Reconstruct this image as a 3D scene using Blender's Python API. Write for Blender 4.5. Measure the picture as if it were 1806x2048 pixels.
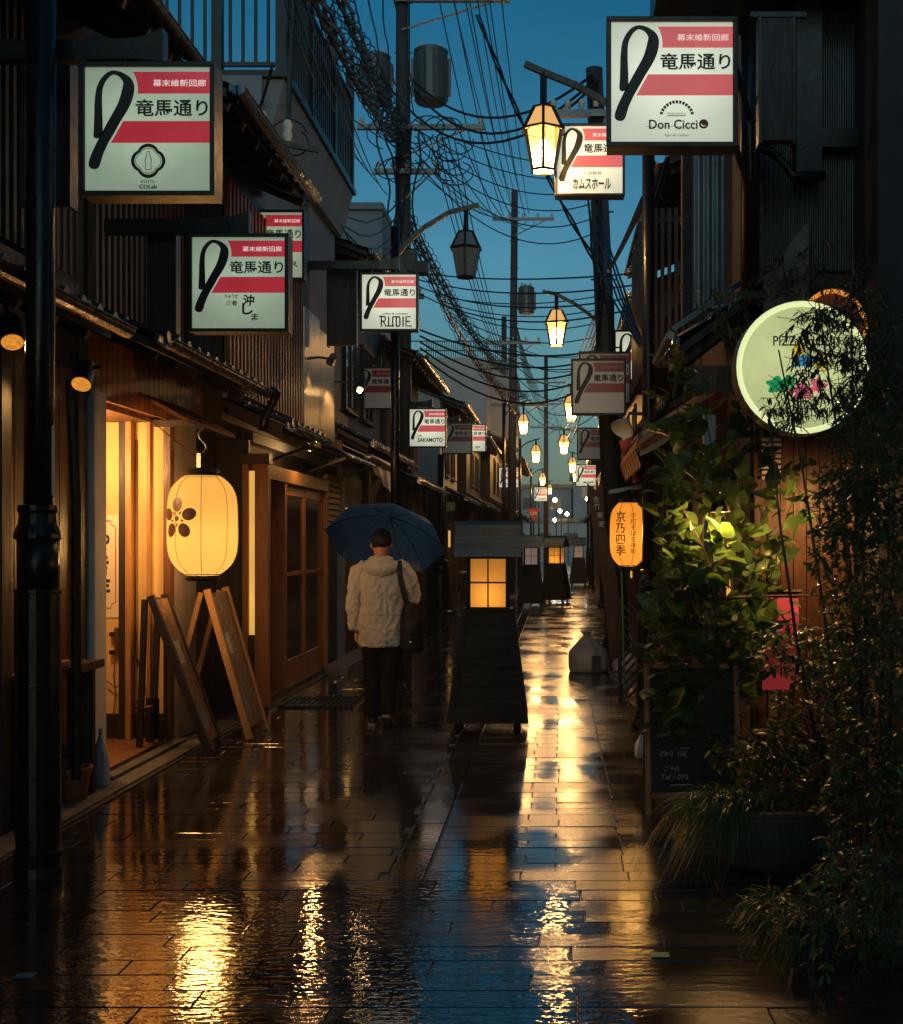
import bpy, bmesh, math, random
from mathutils import Vector, Matrix, noise
R = math.radians
rnd = random.Random(7)
for o in list(bpy.data.objects):
    bpy.data.objects.remove(o)
scene = bpy.context.scene
C = scene.collection

# ------------------------------------------------------------------ camera
CAMZ = 1.61
cam = bpy.data.cameras.new('camera')
cam_o = bpy.data.objects.new('camera', cam)
C.objects.link(cam_o)
cam_o.location = (0, 0, CAMZ)
cam_o.rotation_euler = (R(90), 0, 0)
cam.sensor_fit = 'HORIZONTAL'
cam.sensor_width = 36
cam.lens = 36 * 2500 / 1806
cam.shift_x = -212 / 1806
cam.shift_y = 61 / 1806
cam.clip_start = 0.05
cam.clip_end = 3000
scene.camera = cam_o

# ------------------------------------------------------------------ sky, sun, exposure
world = bpy.data.worlds.new('World')
scene.world = world
world.use_nodes = True
wn = world.node_tree
bg = wn.nodes['Background']
sky = wn.nodes.new('ShaderNodeTexSky')
sky.sky_type = 'NISHITA'
sky.sun_disc = False
sky.sun_elevation = R(14)
sky.sun_rotation = R(180)
sky.altitude = 0
sky.air_density = 1.5
sky.dust_density = 1.5
sky.ozone_density = 6.0
tint = wn.nodes.new('ShaderNodeMix')
tint.data_type = 'RGBA'
tint.blend_type = 'MULTIPLY'
tint.inputs[0].default_value = 1.0
wn.links.new(sky.outputs[0], tint.inputs[6])
# dusk tint: greyer low over the roofs, deeper blue overhead, faint broken cloud
wtc = wn.nodes.new('ShaderNodeTexCoord'); wsep = wn.nodes.new('ShaderNodeSeparateXYZ')
wn.links.new(wtc.outputs['Generated'], wsep.inputs[0])
wmr = wn.nodes.new('ShaderNodeMapRange'); wmr.inputs[1].default_value = 0.05; wmr.inputs[2].default_value = 0.45
wn.links.new(wsep.outputs[2], wmr.inputs[0])
wmx = wn.nodes.new('ShaderNodeMix'); wmx.data_type = 'RGBA'
wmx.inputs[6].default_value = (0.95, 1.14, 1.06, 1)
wmx.inputs[7].default_value = (0.01, 0.66, 0.72, 1)
wn.links.new(wmr.outputs[0], wmx.inputs[0])
wmap = wn.nodes.new('ShaderNodeMapping'); wmap.inputs['Scale'].default_value = (1, 1, 3.0)
wn.links.new(wtc.outputs['Generated'], wmap.inputs[0])
wno = wn.nodes.new('ShaderNodeTexNoise'); wno.inputs['Scale'].default_value = 2.2; wno.inputs['Detail'].default_value = 5
wn.links.new(wmap.outputs[0], wno.inputs['Vector'])
wcr = wn.nodes.new('ShaderNodeMapRange'); wcr.inputs[1].default_value = 0.3; wcr.inputs[2].default_value = 0.7; wcr.inputs[3].default_value = 0.76; wcr.inputs[4].default_value = 1.24
wn.links.new(wno.outputs['Fac'], wcr.inputs[0])
wm2 = wn.nodes.new('ShaderNodeVectorMath'); wm2.operation = 'SCALE'
wn.links.new(wmx.outputs[2], wm2.inputs[0]); wn.links.new(wcr.outputs[0], wm2.inputs['Scale'])
wn.links.new(wm2.outputs[0], tint.inputs[7])
wn.links.new(tint.outputs[2], bg.inputs[0])
bg.inputs[1].default_value = 0.080

sun = bpy.data.lights.new('sun', 'SUN')
sun.energy = 0.26
sun.angle = R(60)
sun.color = (0.97, 0.97, 1.0)
sun_o = bpy.data.objects.new('sun', sun)
C.objects.link(sun_o)
sun_o.rotation_euler = (R(76), 0, 0)

vs = scene.view_settings
vs.view_transform = 'Standard'
vs.look = 'None'
vs.gamma = 1
vs.exposure = 0.0
vs.use_curve_mapping = False
scene.cycles.use_denoising = True
try:
    scene.cycles.denoiser = 'OPENIMAGEDENOISE'
except Exception:
    pass
scene.cycles.max_bounces = 6
scene.cycles.diffuse_bounces = 2
scene.cycles.glossy_bounces = 4
scene.cycles.transmission_bounces = 4
scene.cycles.transparent_max_bounces = 6
scene.cycles.volume_bounces = 0
scene.cycles.sample_clamp_indirect = 3.0
scene.cycles.sample_clamp_direct = 0
scene.cycles.caustics_reflective = False
scene.cycles.caustics_refractive = False
scene.cycles.use_light_tree = True

# ------------------------------------------------------------------ helpers
def W(px, py, Y):
    """photo pixel (full size) at depth Y -> point in the street"""
    return Vector(((px - 1115) * Y / 2500, Y, CAMZ - (py - 1085) * Y / 2500))

ORG = {}

def tag(o, label=None, cat=None, group=None, kind=None):
    if label: o['label'] = label
    if cat: o['category'] = cat
    if group: o['group'] = group
    if kind: o['kind'] = kind
    return o

def thing(name, label, cat, loc, group=None):
    o = bpy.data.objects.new(name, None)
    o.empty_display_size = 0.1
    C.objects.link(o)
    o.location = loc
    ORG[o.name] = Vector(loc)
    return tag(o, label, cat, group)

class MB:
    """collects shapes in street coordinates, builds ONE mesh object"""
    def __init__(self):
        self.v = []
        self.f = []
    def add(self, vs_, fs_):
        b = len(self.v)
        self.v += [Vector(p) for p in vs_]
        self.f += [tuple(b + i for i in f) for f in fs_]
        return self
    def box(self, x0, x1, y0, y1, z0, z1, m=None):
        p = [Vector((x, y, z)) for z in (z0, z1) for y in (y0, y1) for x in (x0, x1)]
        if m is not None:
            p = [m @ q for q in p]
        return self.add(p, [(0, 2, 3, 1), (4, 5, 7, 6), (0, 1, 5, 4), (2, 6, 7, 3), (0, 4, 6, 2), (1, 3, 7, 5)])
    def cbox(self, x0, x1, y0, y1, z0, z1, c=0.006):
        """slab with chamfered upper edges"""
        v = [(x0, y0, z0), (x1, y0, z0), (x1, y1, z0), (x0, y1, z0),
             (x0, y0, z1 - c), (x1, y0, z1 - c), (x1, y1, z1 - c), (x0, y1, z1 - c),
             (x0 + c, y0 + c, z1), (x1 - c, y0 + c, z1), (x1 - c, y1 - c, z1), (x0 + c, y1 - c, z1)]
        f = [(8, 9, 10, 11)]
        for i in range(4):
            j = (i + 1) % 4
            f += [(i, j, 4 + j, 4 + i), (4 + i, 4 + j, 8 + j, 8 + i)]
        return self.add(v, f)
    def bar(self, a, b, w, h=None, up=(0, 0, 1)):
        """rectangular bar from a to b"""
        a = Vector(a); b = Vector(b); h = h or w
        d = (b - a).normalized()
        u = Vector(up)
        if abs(d.dot(u)) > 0.98: u = Vector((0, 1, 0))
        s = d.cross(u).normalized(); t = s.cross(d).normalized()
        p = [q + s * (i * w / 2) + t * (j * h / 2) for q in (a, b) for i, j in ((-1, -1), (1, -1), (1, 1), (-1, 1))]
        return self.add(p, [(3, 2, 1, 0), (4, 5, 6, 7), (0, 1, 5, 4), (1, 2, 6, 5), (2, 3, 7, 6), (3, 0, 4, 7)])
    def tube(self, path, r, n=8, cap=True):
        path = [Vector(p) for p in path]
        rr = r if isinstance(r, (list, tuple)) else [r] * len(path)
        ref = None
        base = len(self.v)
        for i, p in enumerate(path):
            d = (path[min(i + 1, len(path) - 1)] - path[max(i - 1, 0)])
            d = d.normalized() if d.length > 1e-9 else Vector((0, 0, 1))
            if ref is None:
                ref = Vector((0, 0, 1)) if abs(d.z) < 0.9 else Vector((1, 0, 0))
            s = d.cross(ref)
            if s.length < 1e-6: s = d.cross(Vector((0, 1, 0.1)))
            s.normalize(); t = s.cross(d).normalized()
            ref = t
            for k in range(n):
                a = 2 * math.pi * k / n
                self.v.append(p + (s * math.cos(a) + t * math.sin(a)) * rr[i])
        for i in range(len(path) - 1):
            for k in range(n):
                k2 = (k + 1) % n
                self.f.append((base + i * n + k, base + i * n + k2, base + (i + 1) * n + k2, base + (i + 1) * n + k))
        if cap:
            self.f.append(tuple(base + k for k in range(n))[::-1])
            e = base + (len(path) - 1) * n
            self.f.append(tuple(e + k for k in range(n)))
        return self
    def lathe(self, prof, c, n=24, cap=True, a0=0.0):
        """prof = [(r,z)...] bottom to top, about the vertical through c"""
        c = Vector(c); base = len(self.v)
        for r, z in prof:
            for k in range(n):
                a = a0 + 2 * math.pi * k / n
                self.v.append(c + Vector((r * math.cos(a), r * math.sin(a), z)))
        for i in range(len(prof) - 1):
            for k in range(n):
                k2 = (k + 1) % n
                self.f.append((base + i * n + k, base + i * n + k2, base + (i + 1) * n + k2, base + (i + 1) * n + k))
        if cap:
            self.f.append(tuple(base + k for k in range(n))[::-1])
            e = base + (len(prof) - 1) * n
            self.f.append(tuple(e + k for k in range(n)))
        return self
    def prism(self, pts, off):
        """polygon pts extruded by off"""
        off = Vector(off); n = len(pts)
        p = [Vector(q) for q in pts]
        self.add(p + [q + off for q in p],
                 [tuple(range(n))[::-1], tuple(range(n, 2 * n))] + [(i, (i + 1) % n, n + (i + 1) % n, n + i) for i in range(n)])
        return self
    def stroke(self, pts, y):
        """brush stroke on a plane y=const; pts=[(x,z,halfwidth)]"""
        base = len(self.v)
        for i, (x, z, w) in enumerate(pts):
            a = pts[max(i - 1, 0)]; b = pts[min(i + 1, len(pts) - 1)]
            d = Vector((b[0] - a[0], b[1] - a[1])).normalized()
            nx, nz = -d.y, d.x
            self.v += [Vector((x + nx * w, y, z + nz * w)), Vector((x - nx * w, y, z - nz * w))]
        for i in range(len(pts) - 1):
            k = base + 2 * i
            self.f.append((k, k + 2, k + 3, k + 1))
        return self
    def build(self, name, mat, parent=None, smooth=False, bevel=0, kind=None, label=None):
        if parent is not None:
            org = ORG[parent.name]
        else:
            xs = [p.x for p in self.v]; ys = [p.y for p in self.v]; zs = [p.z for p in self.v]
            org = Vector(((min(xs) + max(xs)) / 2, (min(ys) + max(ys)) / 2, min(zs)))
        me = bpy.data.meshes.new(name)
        me.from_pydata([p - org for p in self.v], [], self.f)
        if mat is not None: me.materials.append(M[mat])
        me.update()
        if smooth:
            me.polygons.foreach_set('use_smooth', [True] * len(me.polygons))
        o = bpy.data.objects.new(name, me)
        C.objects.link(o)
        if parent is not None:
            o.parent = parent
        else:
            o.location = org
        ORG[o.name] = org
        if bevel:
            bv = o.modifiers.new('bevel', 'BEVEL'); bv.width = bevel; bv.segments = 2; bv.limit_method = 'ANGLE'
        if kind: o['kind'] = kind
        if label: o['label'] = label
        return o

def inst(src, name, parent, loc, rotz=0.0, scale=None, rot=None):
    """another object sharing src's mesh; loc in street coordinates"""
    o = bpy.data.objects.new(name, src if isinstance(src, bpy.types.Mesh) else src.data)
    C.objects.link(o)
    if parent is not None:
        o.parent = parent
        o.location = Vector(loc) - ORG[parent.name]
    else:
        o.location = loc
    o.rotation_euler = rot if rot is not None else (0, 0, rotz)
    if scale is not None: o.scale = scale
    ORG[o.name] = Vector(loc)
    return o

def mesh_of(mb, mat, smooth=False, name='piece'):
    me = bpy.data.meshes.new(name)
    me.from_pydata(mb.v, [], mb.f)
    me.materials.append(M[mat]); me.update()
    if smooth: me.polygons.foreach_set('use_smooth', [True] * len(me.polygons))
    return me

def copy_tree(o, loc=None, parent=None, label=None, group=None, rotz=None):
    c = o.copy(); C.objects.link(c); c.parent = parent
    if parent is None and loc is not None: c.location = loc
    if rotz is not None: c.rotation_euler.z = rotz
    if label: c['label'] = label
    if group: c['group'] = group
    ORG[c.name] = Vector(c.location)
    for ch in list(o.children): copy_tree(ch, parent=c)
    return c

# ------------------------------------------------------------------ materials
M = {}
def nd(t, kind, **kw):
    n = t.nodes.new(kind)
    for k, v in kw.items(): setattr(n, k, v)
    return n

def mat(name, c1, c2=None, rough=0.5, rough2=None, metal=0.0, scale=8.0, stretch=(1, 1, 1), bump=0.0, bscale=None,
        emit=None, estr=0.0, evar=0.0, spec=0.5, rand=0.0, coat=0.0, alpha=1.0, transl=0.0, world=False, trans=0.0, sheen=0.0, clear=0.0):
    m = bpy.data.materials.new(name); m.use_nodes = True
    t = m.node_tree; p = t.nodes['Principled BSDF']; L = t.links.new
    c2 = c2 or tuple(x * 0.7 for x in c1)
    tc = nd(t, 'ShaderNodeTexCoord'); mp = nd(t, 'ShaderNodeMapping')
    mp.inputs['Scale'].default_value = stretch
    if world:
        ge = nd(t, 'ShaderNodeNewGeometry'); L(ge.outputs['Position'], mp.inputs[0])
    else:
        L(tc.outputs['Object'], mp.inputs[0])
    no = nd(t, 'ShaderNodeTexNoise'); no.inputs['Scale'].default_value = scale; no.inputs['Detail'].default_value = 5; no.inputs['Roughness'].default_value = 0.6
    L(mp.outputs[0], no.inputs['Vector'])
    mx = nd(t, 'ShaderNodeMix', data_type='RGBA')
    cr = nd(t, 'ShaderNodeMapRange'); cr.inputs[1].default_value = 0.3; cr.inputs[2].default_value = 0.7
    L(no.outputs['Fac'], cr.inputs[0]); L(cr.outputs[0], mx.inputs[0])
    mx.inputs[6].default_value = (*c1, 1); mx.inputs[7].default_value = (*c2, 1)
    col = mx.outputs[2]
    if rand:
        oi = nd(t, 'ShaderNodeObjectInfo'); hs = nd(t, 'ShaderNodeHueSaturation')
        mr = nd(t, 'ShaderNodeMapRange'); mr.inputs[3].default_value = 1 - rand; mr.inputs[4].default_value = 1 + rand
        L(oi.outputs['Random'], mr.inputs[0]); L(mr.outputs[0], hs.inputs['Value']); L(col, hs.inputs['Color']); col = hs.outputs[0]
    L(col, p.inputs['Base Color'])
    if rough2 is None:
        p.inputs['Roughness'].default_value = rough
    else:
        rr = nd(t, 'ShaderNodeMapRange'); rr.inputs[1].default_value = 0.3; rr.inputs[2].default_value = 0.7
        rr.inputs[3].default_value = rough; rr.inputs[4].default_value = rough2
        L(no.outputs['Fac'], rr.inputs[0]); L(rr.outputs[0], p.inputs['Roughness'])
    p.inputs['Metallic'].default_value = metal
    p.inputs['Specular IOR Level'].default_value = spec
    p.inputs['Coat Weight'].default_value = coat
    p.inputs['Coat Roughness'].default_value = 0.08
    p.inputs['Alpha'].default_value = alpha
    p.inputs['Transmission Weight'].default_value = trans
    p.inputs['Sheen Weight'].default_value = sheen
    if bump:
        nb = nd(t, 'ShaderNodeTexNoise'); nb.inputs['Scale'].default_value = bscale or scale * 4; nb.inputs['Detail'].default_value = 4
        L(mp.outputs[0], nb.inputs['Vector'])
        bp = nd(t, 'ShaderNodeBump'); bp.inputs['Strength'].default_value = bump; bp.inputs['Distance'].default_value = 0.02
        L(nb.outputs['Fac'], bp.inputs['Height']); L(bp.outputs[0], p.inputs['Normal'])
    if emit:
        p.inputs['Emission Color'].default_value = (*emit, 1)
        if evar:
            er = nd(t, 'ShaderNodeMapRange'); er.inputs[1].default_value = 0.3; er.inputs[2].default_value = 0.7
            er.inputs[3].default_value = estr * (1 - evar); er.inputs[4].default_value = estr * (1 + evar)
            L(no.outputs['Fac'], er.inputs[0]); L(er.outputs[0], p.inputs['Emission Strength'])
        else:
            p.inputs['Emission Strength'].default_value = estr
    if transl:
        tr = nd(t, 'ShaderNodeBsdfTranslucent'); L(col, tr.inputs[0])
        ms = nd(t, 'ShaderNodeMixShader'); ms.inputs[0].default_value = transl
        out = t.nodes['Material Output']
        L(p.outputs[0], ms.inputs[1]); L(tr.outputs[0], ms.inputs[2]); L(ms.outputs[0], out.inputs[0])
    if clear:
        tp = nd(t, 'ShaderNodeBsdfTransparent'); ms = nd(t, 'ShaderNodeMixShader'); ms.inputs[0].default_value = clear
        out = t.nodes['Material Output']; prev = out.inputs[0].links[0].from_socket
        L(prev, ms.inputs[1]); L(tp.outputs[0], ms.inputs[2]); L(ms.outputs[0], out.inputs[0])
    M[name] = m
    return m

wood = dict(scale=6, stretch=(6, 6, 0.6), bump=0.25, bscale=14)
mat('dark_wood', (0.018, 0.010, 0.007), (0.008, 0.0055, 0.005), rough=0.42, rough2=0.65, rand=0.25, **wood)
mat('brown_wood', (0.10, 0.042, 0.018), (0.05, 0.02, 0.010), rough=0.35, rough2=0.6, rand=0.2, **wood)
mat('red_wood', (0.19, 0.058, 0.020), (0.10, 0.030, 0.012), rough=0.3, rough2=0.55, rand=0.2, **wood)
mat('pale_wood', (0.36, 0.20, 0.08), (0.24, 0.12, 0.045), rough=0.4, rough2=0.6, rand=0.15, **wood)
mat('floor_wood', (0.20, 0.10, 0.045), (0.11, 0.05, 0.022), rough=0.3, rough2=0.5, scale=6, stretch=(6, 0.6, 6), bump=0.2, bscale=14)
mat('worn_wood', (0.30, 0.17, 0.09), (0.06, 0.035, 0.022), rough=0.25, rough2=0.7, scale=9, stretch=(5, 5, 1.2), bump=0.35, bscale=18)
mat('andon_wood', (0.007, 0.007, 0.008), (0.004, 0.004, 0.005), rough=0.5, rough2=0.75, spec=0.3, scale=5, stretch=(0.8, 6, 6), bump=0.3, bscale=14, rand=0.25)
mat('black_paint', (0.006, 0.0065, 0.008), (0.004, 0.004, 0.005), rough=0.22, rough2=0.42, scale=12, bump=0.05, spec=0.35)
mat('frame_metal', (0.010, 0.009, 0.009), (0.018, 0.012, 0.009), rough=0.3, rough2=0.5, scale=20, bump=0.08, spec=0.4)
mat('copper_gutter', (0.055, 0.032, 0.022), (0.025, 0.018, 0.016), rough=0.18, rough2=0.4, metal=0.6, scale=10, bump=0.1)
mat('roof_tile', (0.040, 0.044, 0.050), (0.020, 0.022, 0.026), rough=0.16, rough2=0.38, scale=9, bump=0.12, bscale=40, rand=0.25, coat=0.3)
mat('plaster_pale', (0.66, 0.63, 0.60), (0.55, 0.52, 0.50), rough=0.8, scale=5, bump=0.1, bscale=60)
mat('plaster_lilac', (0.22, 0.185, 0.175), (0.18, 0.15, 0.14), rough=0.8, scale=5, bump=0.1, bscale=60)
mat('andon_roof', (0.012, 0.062, 0.125), (0.008, 0.042, 0.085), rough=0.5, rough2=0.7, scale=5, stretch=(0.8, 6, 6), bump=0.35, bscale=14, rand=0.3, spec=0.25)  # blue of the sky light on the roof boards put into their colour
mat('plaster_cream', (0.68, 0.46, 0.20), (0.56, 0.36, 0.15), rough=0.75, scale=4, bump=0.1, bscale=50)
mat('plaster_grey', (0.19, 0.23, 0.28), (0.14, 0.17, 0.21), rough=0.7, scale=3, bump=0.15, bscale=40)
mat('plaster_dark', (0.050, 0.045, 0.043), (0.03, 0.028, 0.027), rough=0.8, scale=5, bump=0.15, bscale=40)
mat('panel_metal', (0.5, 0.46, 0.42), (0.40, 0.37, 0.34), rough=0.3, rough2=0.42, metal=0.95, scale=14, bump=0.05, bscale=60)
mat('corrugated', (0.30, 0.33, 0.36), (0.20, 0.21, 0.23), rough=0.3, rough2=0.5, metal=0.35, scale=7, stretch=(3, 3, 0.5))
mat('corrugated_dark', (0.08, 0.085, 0.09), (0.05, 0.05, 0.055), rough=0.2, rough2=0.35, metal=0.6, scale=7, stretch=(3, 3, 0.5))
mat('concrete', (0.16, 0.155, 0.15), (0.09, 0.088, 0.085), rough=0.55, rough2=0.8, scale=7, bump=0.25, bscale=50)
mat('pole_concrete', (0.05, 0.05, 0.053), (0.03, 0.03, 0.032), rough=0.5, rough2=0.7, scale=5, stretch=(3, 3, 0.6), bump=0.15, bscale=60)
mat('cable', (0.005, 0.005, 0.006), (0.007, 0.007, 0.008), rough=0.4, spec=0.3)
mat('steel', (0.12, 0.125, 0.135), (0.08, 0.083, 0.09), rough=0.3, rough2=0.5, metal=0.8, scale=15)
mat('transformer_grey', (0.06, 0.075, 0.09), (0.045, 0.055, 0.065), rough=0.35, scale=5, bump=0.05)
mat('porcelain', (0.6, 0.6, 0.58), (0.5, 0.5, 0.48), rough=0.2)
mat('ink', (0.008, 0.008, 0.008), (0.012, 0.012, 0.011), rough=0.5)
mat('ink_brown', (0.05, 0.012, 0.005), (0.035, 0.010, 0.004), rough=0.5)
# backlit sign faces: thin acrylic lit by a tube behind
mat('sign_green', (0.35, 0.4, 0.34), (0.33, 0.38, 0.32), rough=0.22, emit=(0.29, 0.365, 0.255), estr=0.95, evar=0.22, scale=2.2, coat=0.2)
mat('sign_white', (0.7, 0.72, 0.66), (0.68, 0.7, 0.64), rough=0.22, emit=(0.62, 0.64, 0.48), estr=0.95, evar=0.16, scale=2.2, coat=0.2)
mat('sign_red_dim', (0.20, 0.02, 0.026), (0.19, 0.02, 0.026), rough=0.22, emit=(0.34, 0.022, 0.034), estr=0.95, evar=0.22, scale=2.2, coat=0.2)
mat('sign_red', (0.40, 0.07, 0.07), (0.38, 0.06, 0.06), rough=0.22, emit=(0.50, 0.075, 0.078), estr=0.95, evar=0.16, scale=2.2, coat=0.2)
mat('sign_letter', (0.7, 0.66, 0.6), (0.68, 0.64, 0.58), rough=0.3, emit=(0.72, 0.62, 0.55), estr=0.9)
mat('sign_off', (0.74, 0.71, 0.71), (0.66, 0.63, 0.63), rough=0.3, scale=3, bump=0.03)
mat('sign_off_warm', (0.78, 0.64, 0.52), (0.70, 0.57, 0.46), rough=0.3, scale=3, bump=0.03)
mat('sign_off_red', (0.36, 0.035, 0.045), (0.31, 0.03, 0.04), rough=0.3)
mat('sign_off_letter', (0.45, 0.3, 0.3), (0.4, 0.28, 0.28), rough=0.3)
mat('sign_round', (0.30, 0.34, 0.2), (0.28, 0.32, 0.18), rough=0.3, emit=(0.52, 0.56, 0.25), estr=0.95, evar=0.22, scale=3)
mat('sign_round_rim', (0.6, 0.62, 0.45), (0.58, 0.6, 0.42), rough=0.3, emit=(0.78, 0.82, 0.40), estr=1.0)
# lamps
mat('lamp_pane', (0.8, 0.7, 0.5), rough=0.3, emit=(1.0, 0.37, 0.05), estr=2.6, clear=0.45)
mat('lamp_cap_pane', (0.6, 0.4, 0.2), rough=0.3, emit=(1.0, 0.50, 0.15), estr=0.8)
mat('bulb', (1, 0.9, 0.7), rough=0.3, emit=(1.0, 0.60, 0.22), estr=60.0)
mat('bulb_white', (1, 1, 0.95), rough=0.3, emit=(0.95, 1.0, 0.72), estr=26.0)
mat('lamp_glass_off', (0.16, 0.19, 0.22), (0.12, 0.15, 0.18), rough=0.25, rough2=0.4, scale=8, coat=0.4)
mat('paper_gold', (0.10, 0.07, 0.03), (0.09, 0.06, 0.028), rough=0.7, scale=5, emit=(0.86, 0.43, 0.075), estr=0.84, clear=0.22, spec=0.2)
mat('paper_orange', (0.10, 0.05, 0.018), (0.09, 0.045, 0.016), rough=0.7, scale=5, emit=(0.92, 0.31, 0.028), estr=0.80, clear=0.15, spec=0.2)
mat('paper_amber', (0.45, 0.28, 0.11), (0.42, 0.26, 0.10), rough=0.6, scale=3, emit=(0.80, 0.33, 0.04), estr=0.60, transl=0.5)
mat('paper_off_glow', (0.55, 0.45, 0.42), (0.48, 0.40, 0.37), rough=0.7, scale=4, emit=(0.5, 0.32, 0.27), estr=0.30)  # faint glow painted into the panes of the unlit lanterns
mat('window_glow', (0.7, 0.5, 0.3), rough=0.4, emit=(0.85, 0.46, 0.10), estr=0.8, evar=0.2, scale=3)
mat('spot_lens', (0.3, 0.2, 0.1), rough=0.25, emit=(1.0, 0.36, 0.045), estr=0.7, evar=0.4, scale=40)
mat('glass_dark', (0.02, 0.025, 0.03), (0.012, 0.014, 0.018), rough=0.06, rough2=0.16, scale=3, coat=0.5)
mat('window_blue', (0.06, 0.09, 0.12), (0.04, 0.06, 0.08), rough=0.08, scale=3, coat=0.5)
mat('jacket', (0.50, 0.465, 0.42), (0.40, 0.37, 0.335), rough=0.75, scale=7, bump=0.25, bscale=22, sheen=0.2)
mat('trousers', (0.008, 0.0075, 0.009), (0.006, 0.006, 0.007), rough=0.85, spec=0.2, scale=10, bump=0.3, bscale=25)
mat('skin', (0.46, 0.21, 0.14), (0.40, 0.17, 0.11), rough=0.5, scale=10)
mat('hair', (0.005, 0.004, 0.004), (0.009, 0.007, 0.007), rough=0.5, scale=30, stretch=(3, 3, 0.6), bump=0.6, bscale=60, spec=0.3)
mat('shoe', (0.03, 0.028, 0.026), (0.02, 0.019, 0.018), rough=0.5, bump=0.1)
mat('shoe_sole', (0.16, 0.14, 0.12), (0.12, 0.10, 0.09), rough=0.6)
mat('bag', (0.005, 0.005, 0.006), (0.008, 0.008, 0.009), rough=0.6, spec=0.3, scale=20, bump=0.3, bscale=60)
mat('umbrella', (0.026, 0.105, 0.33), (0.02, 0.085, 0.28), rough=0.35, scale=6, bump=0.08, bscale=20, transl=0.6)
mat('plastic_bag', (0.60, 0.60, 0.60), (0.48, 0.48, 0.49), rough=0.28, rough2=0.45, scale=6, bump=0.35, bscale=14)
mat('bag_grey', (0.30, 0.30, 0.31), (0.22, 0.22, 0.23), rough=0.3, rough2=0.5, scale=6, bump=0.3, bscale=16)
mat('stone_pot', (0.085, 0.08, 0.072), (0.04, 0.04, 0.038), rough=0.6, rough2=0.85, scale=6, bump=0.5, bscale=24)
mat('terracotta', (0.26, 0.085, 0.035), (0.18, 0.06, 0.025), rough=0.55, scale=8, bump=0.2)
mat('plastic_pot', (0.03, 0.045, 0.06), (0.02, 0.03, 0.04), rough=0.35)
mat('soil', (0.02, 0.015, 0.01), rough=0.9, bump=0.5, scale=20)
mat('leaf', (0.10, 0.18, 0.034), (0.06, 0.13, 0.028), rough=0.35, rough2=0.5, scale=9, bump=0.2, bscale=30, rand=0.45, transl=0.5, coat=0.1)
mat('leaf_dark', (0.058, 0.115, 0.032), (0.030, 0.075, 0.024), rough=0.35, rough2=0.5, scale=9, rand=0.45, transl=0.4, coat=0.1)
mat('leaf_fine', (0.035, 0.070, 0.018), (0.05, 0.05, 0.012), rough=0.35, scale=3, rand=0.3, transl=0.3)
mat('grass', (0.055, 0.12, 0.032), (0.035, 0.085, 0.022), rough=0.35, scale=5, transl=0.3)
mat('bark', (0.06, 0.042, 0.028), (0.03, 0.022, 0.016), rough=0.75, scale=8, stretch=(3, 3, 0.7), bump=0.5, bscale=20)
mat('cloth_red', (0.34, 0.055, 0.065), (0.26, 0.04, 0.05), rough=0.75, scale=7, bump=0.2, transl=0.3)
mat('cloth_cream', (0.55, 0.42, 0.28), (0.45, 0.34, 0.22), rough=0.75, scale=7, bump=0.2, transl=0.3)
mat('awning_brown', (0.16, 0.10, 0.06), (0.10, 0.065, 0.04), rough=0.35, rough2=0.55, scale=6, bump=0.15)
mat('awning_white', (0.45, 0.46, 0.46), (0.36, 0.37, 0.38), rough=0.5, scale=6, bump=0.1)
mat('yellow_cloth', (0.40, 0.42, 0.10), (0.32, 0.34, 0.08), rough=0.7)
mat('pink_poster', (0.62, 0.10, 0.22), (0.55, 0.085, 0.19), rough=0.25, scale=3)
mat('chalkboard', (0.012, 0.010, 0.008), (0.022, 0.016, 0.011), rough=0.5, rough2=0.7, scale=5, spec=0.3)
mat('orange_wood', (0.42, 0.16, 0.045), (0.30, 0.10, 0.03), rough=0.35, rough2=0.55, scale=6, stretch=(6, 6, 0.6), bump=0.25, bscale=14)
mat('chalk', (0.55, 0.53, 0.5), (0.4, 0.38, 0.36), rough=0.9, scale=60)
mat('poster', (0.70, 0.60, 0.45), (0.66, 0.56, 0.42), rough=0.5, scale=3)
mat('crimson', (0.35, 0.02, 0.03), rough=0.4)
mat('stop_red', (0.42, 0.02, 0.025), (0.36, 0.018, 0.022), rough=0.3)
mat('white_paint', (0.8, 0.75, 0.73), (0.66, 0.66, 0.64), rough=0.4)
mat('blue_sheet', (0.03, 0.12, 0.22), (0.02, 0.09, 0.17), rough=0.25)
mat('green_tape', (0.02, 0.30, 0.16), (0.02, 0.26, 0.14), rough=0.4, emit=None)
mat('hose_green', (0.03, 0.22, 0.09), rough=0.4)
mat('pink_cloth', (0.5, 0.12, 0.14), rough=0.7)
mat('logo_yellow', (0.7, 0.5, 0.03), rough=0.4, emit=(0.8, 0.55, 0.03), estr=0.8)
mat('logo_blue', (0.05, 0.25, 0.5), rough=0.4, emit=(0.04, 0.28, 0.5), estr=0.7)
mat('logo_green', (0.02, 0.35, 0.12), rough=0.4, emit=(0.01, 0.30, 0.09), estr=0.7)
mat('logo_pink', (0.6, 0.12, 0.2), rough=0.4, emit=(0.62, 0.12, 0.18), estr=0.8)
mat('hill', (0.018, 0.024, 0.026), (0.010, 0.014, 0.016), rough=0.9, scale=0.3)
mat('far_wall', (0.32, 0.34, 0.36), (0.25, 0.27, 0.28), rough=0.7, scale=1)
mat('far_white', (0.42, 0.43, 0.44), (0.36, 0.37, 0.38), rough=0.7, scale=1, bump=0.1)

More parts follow.
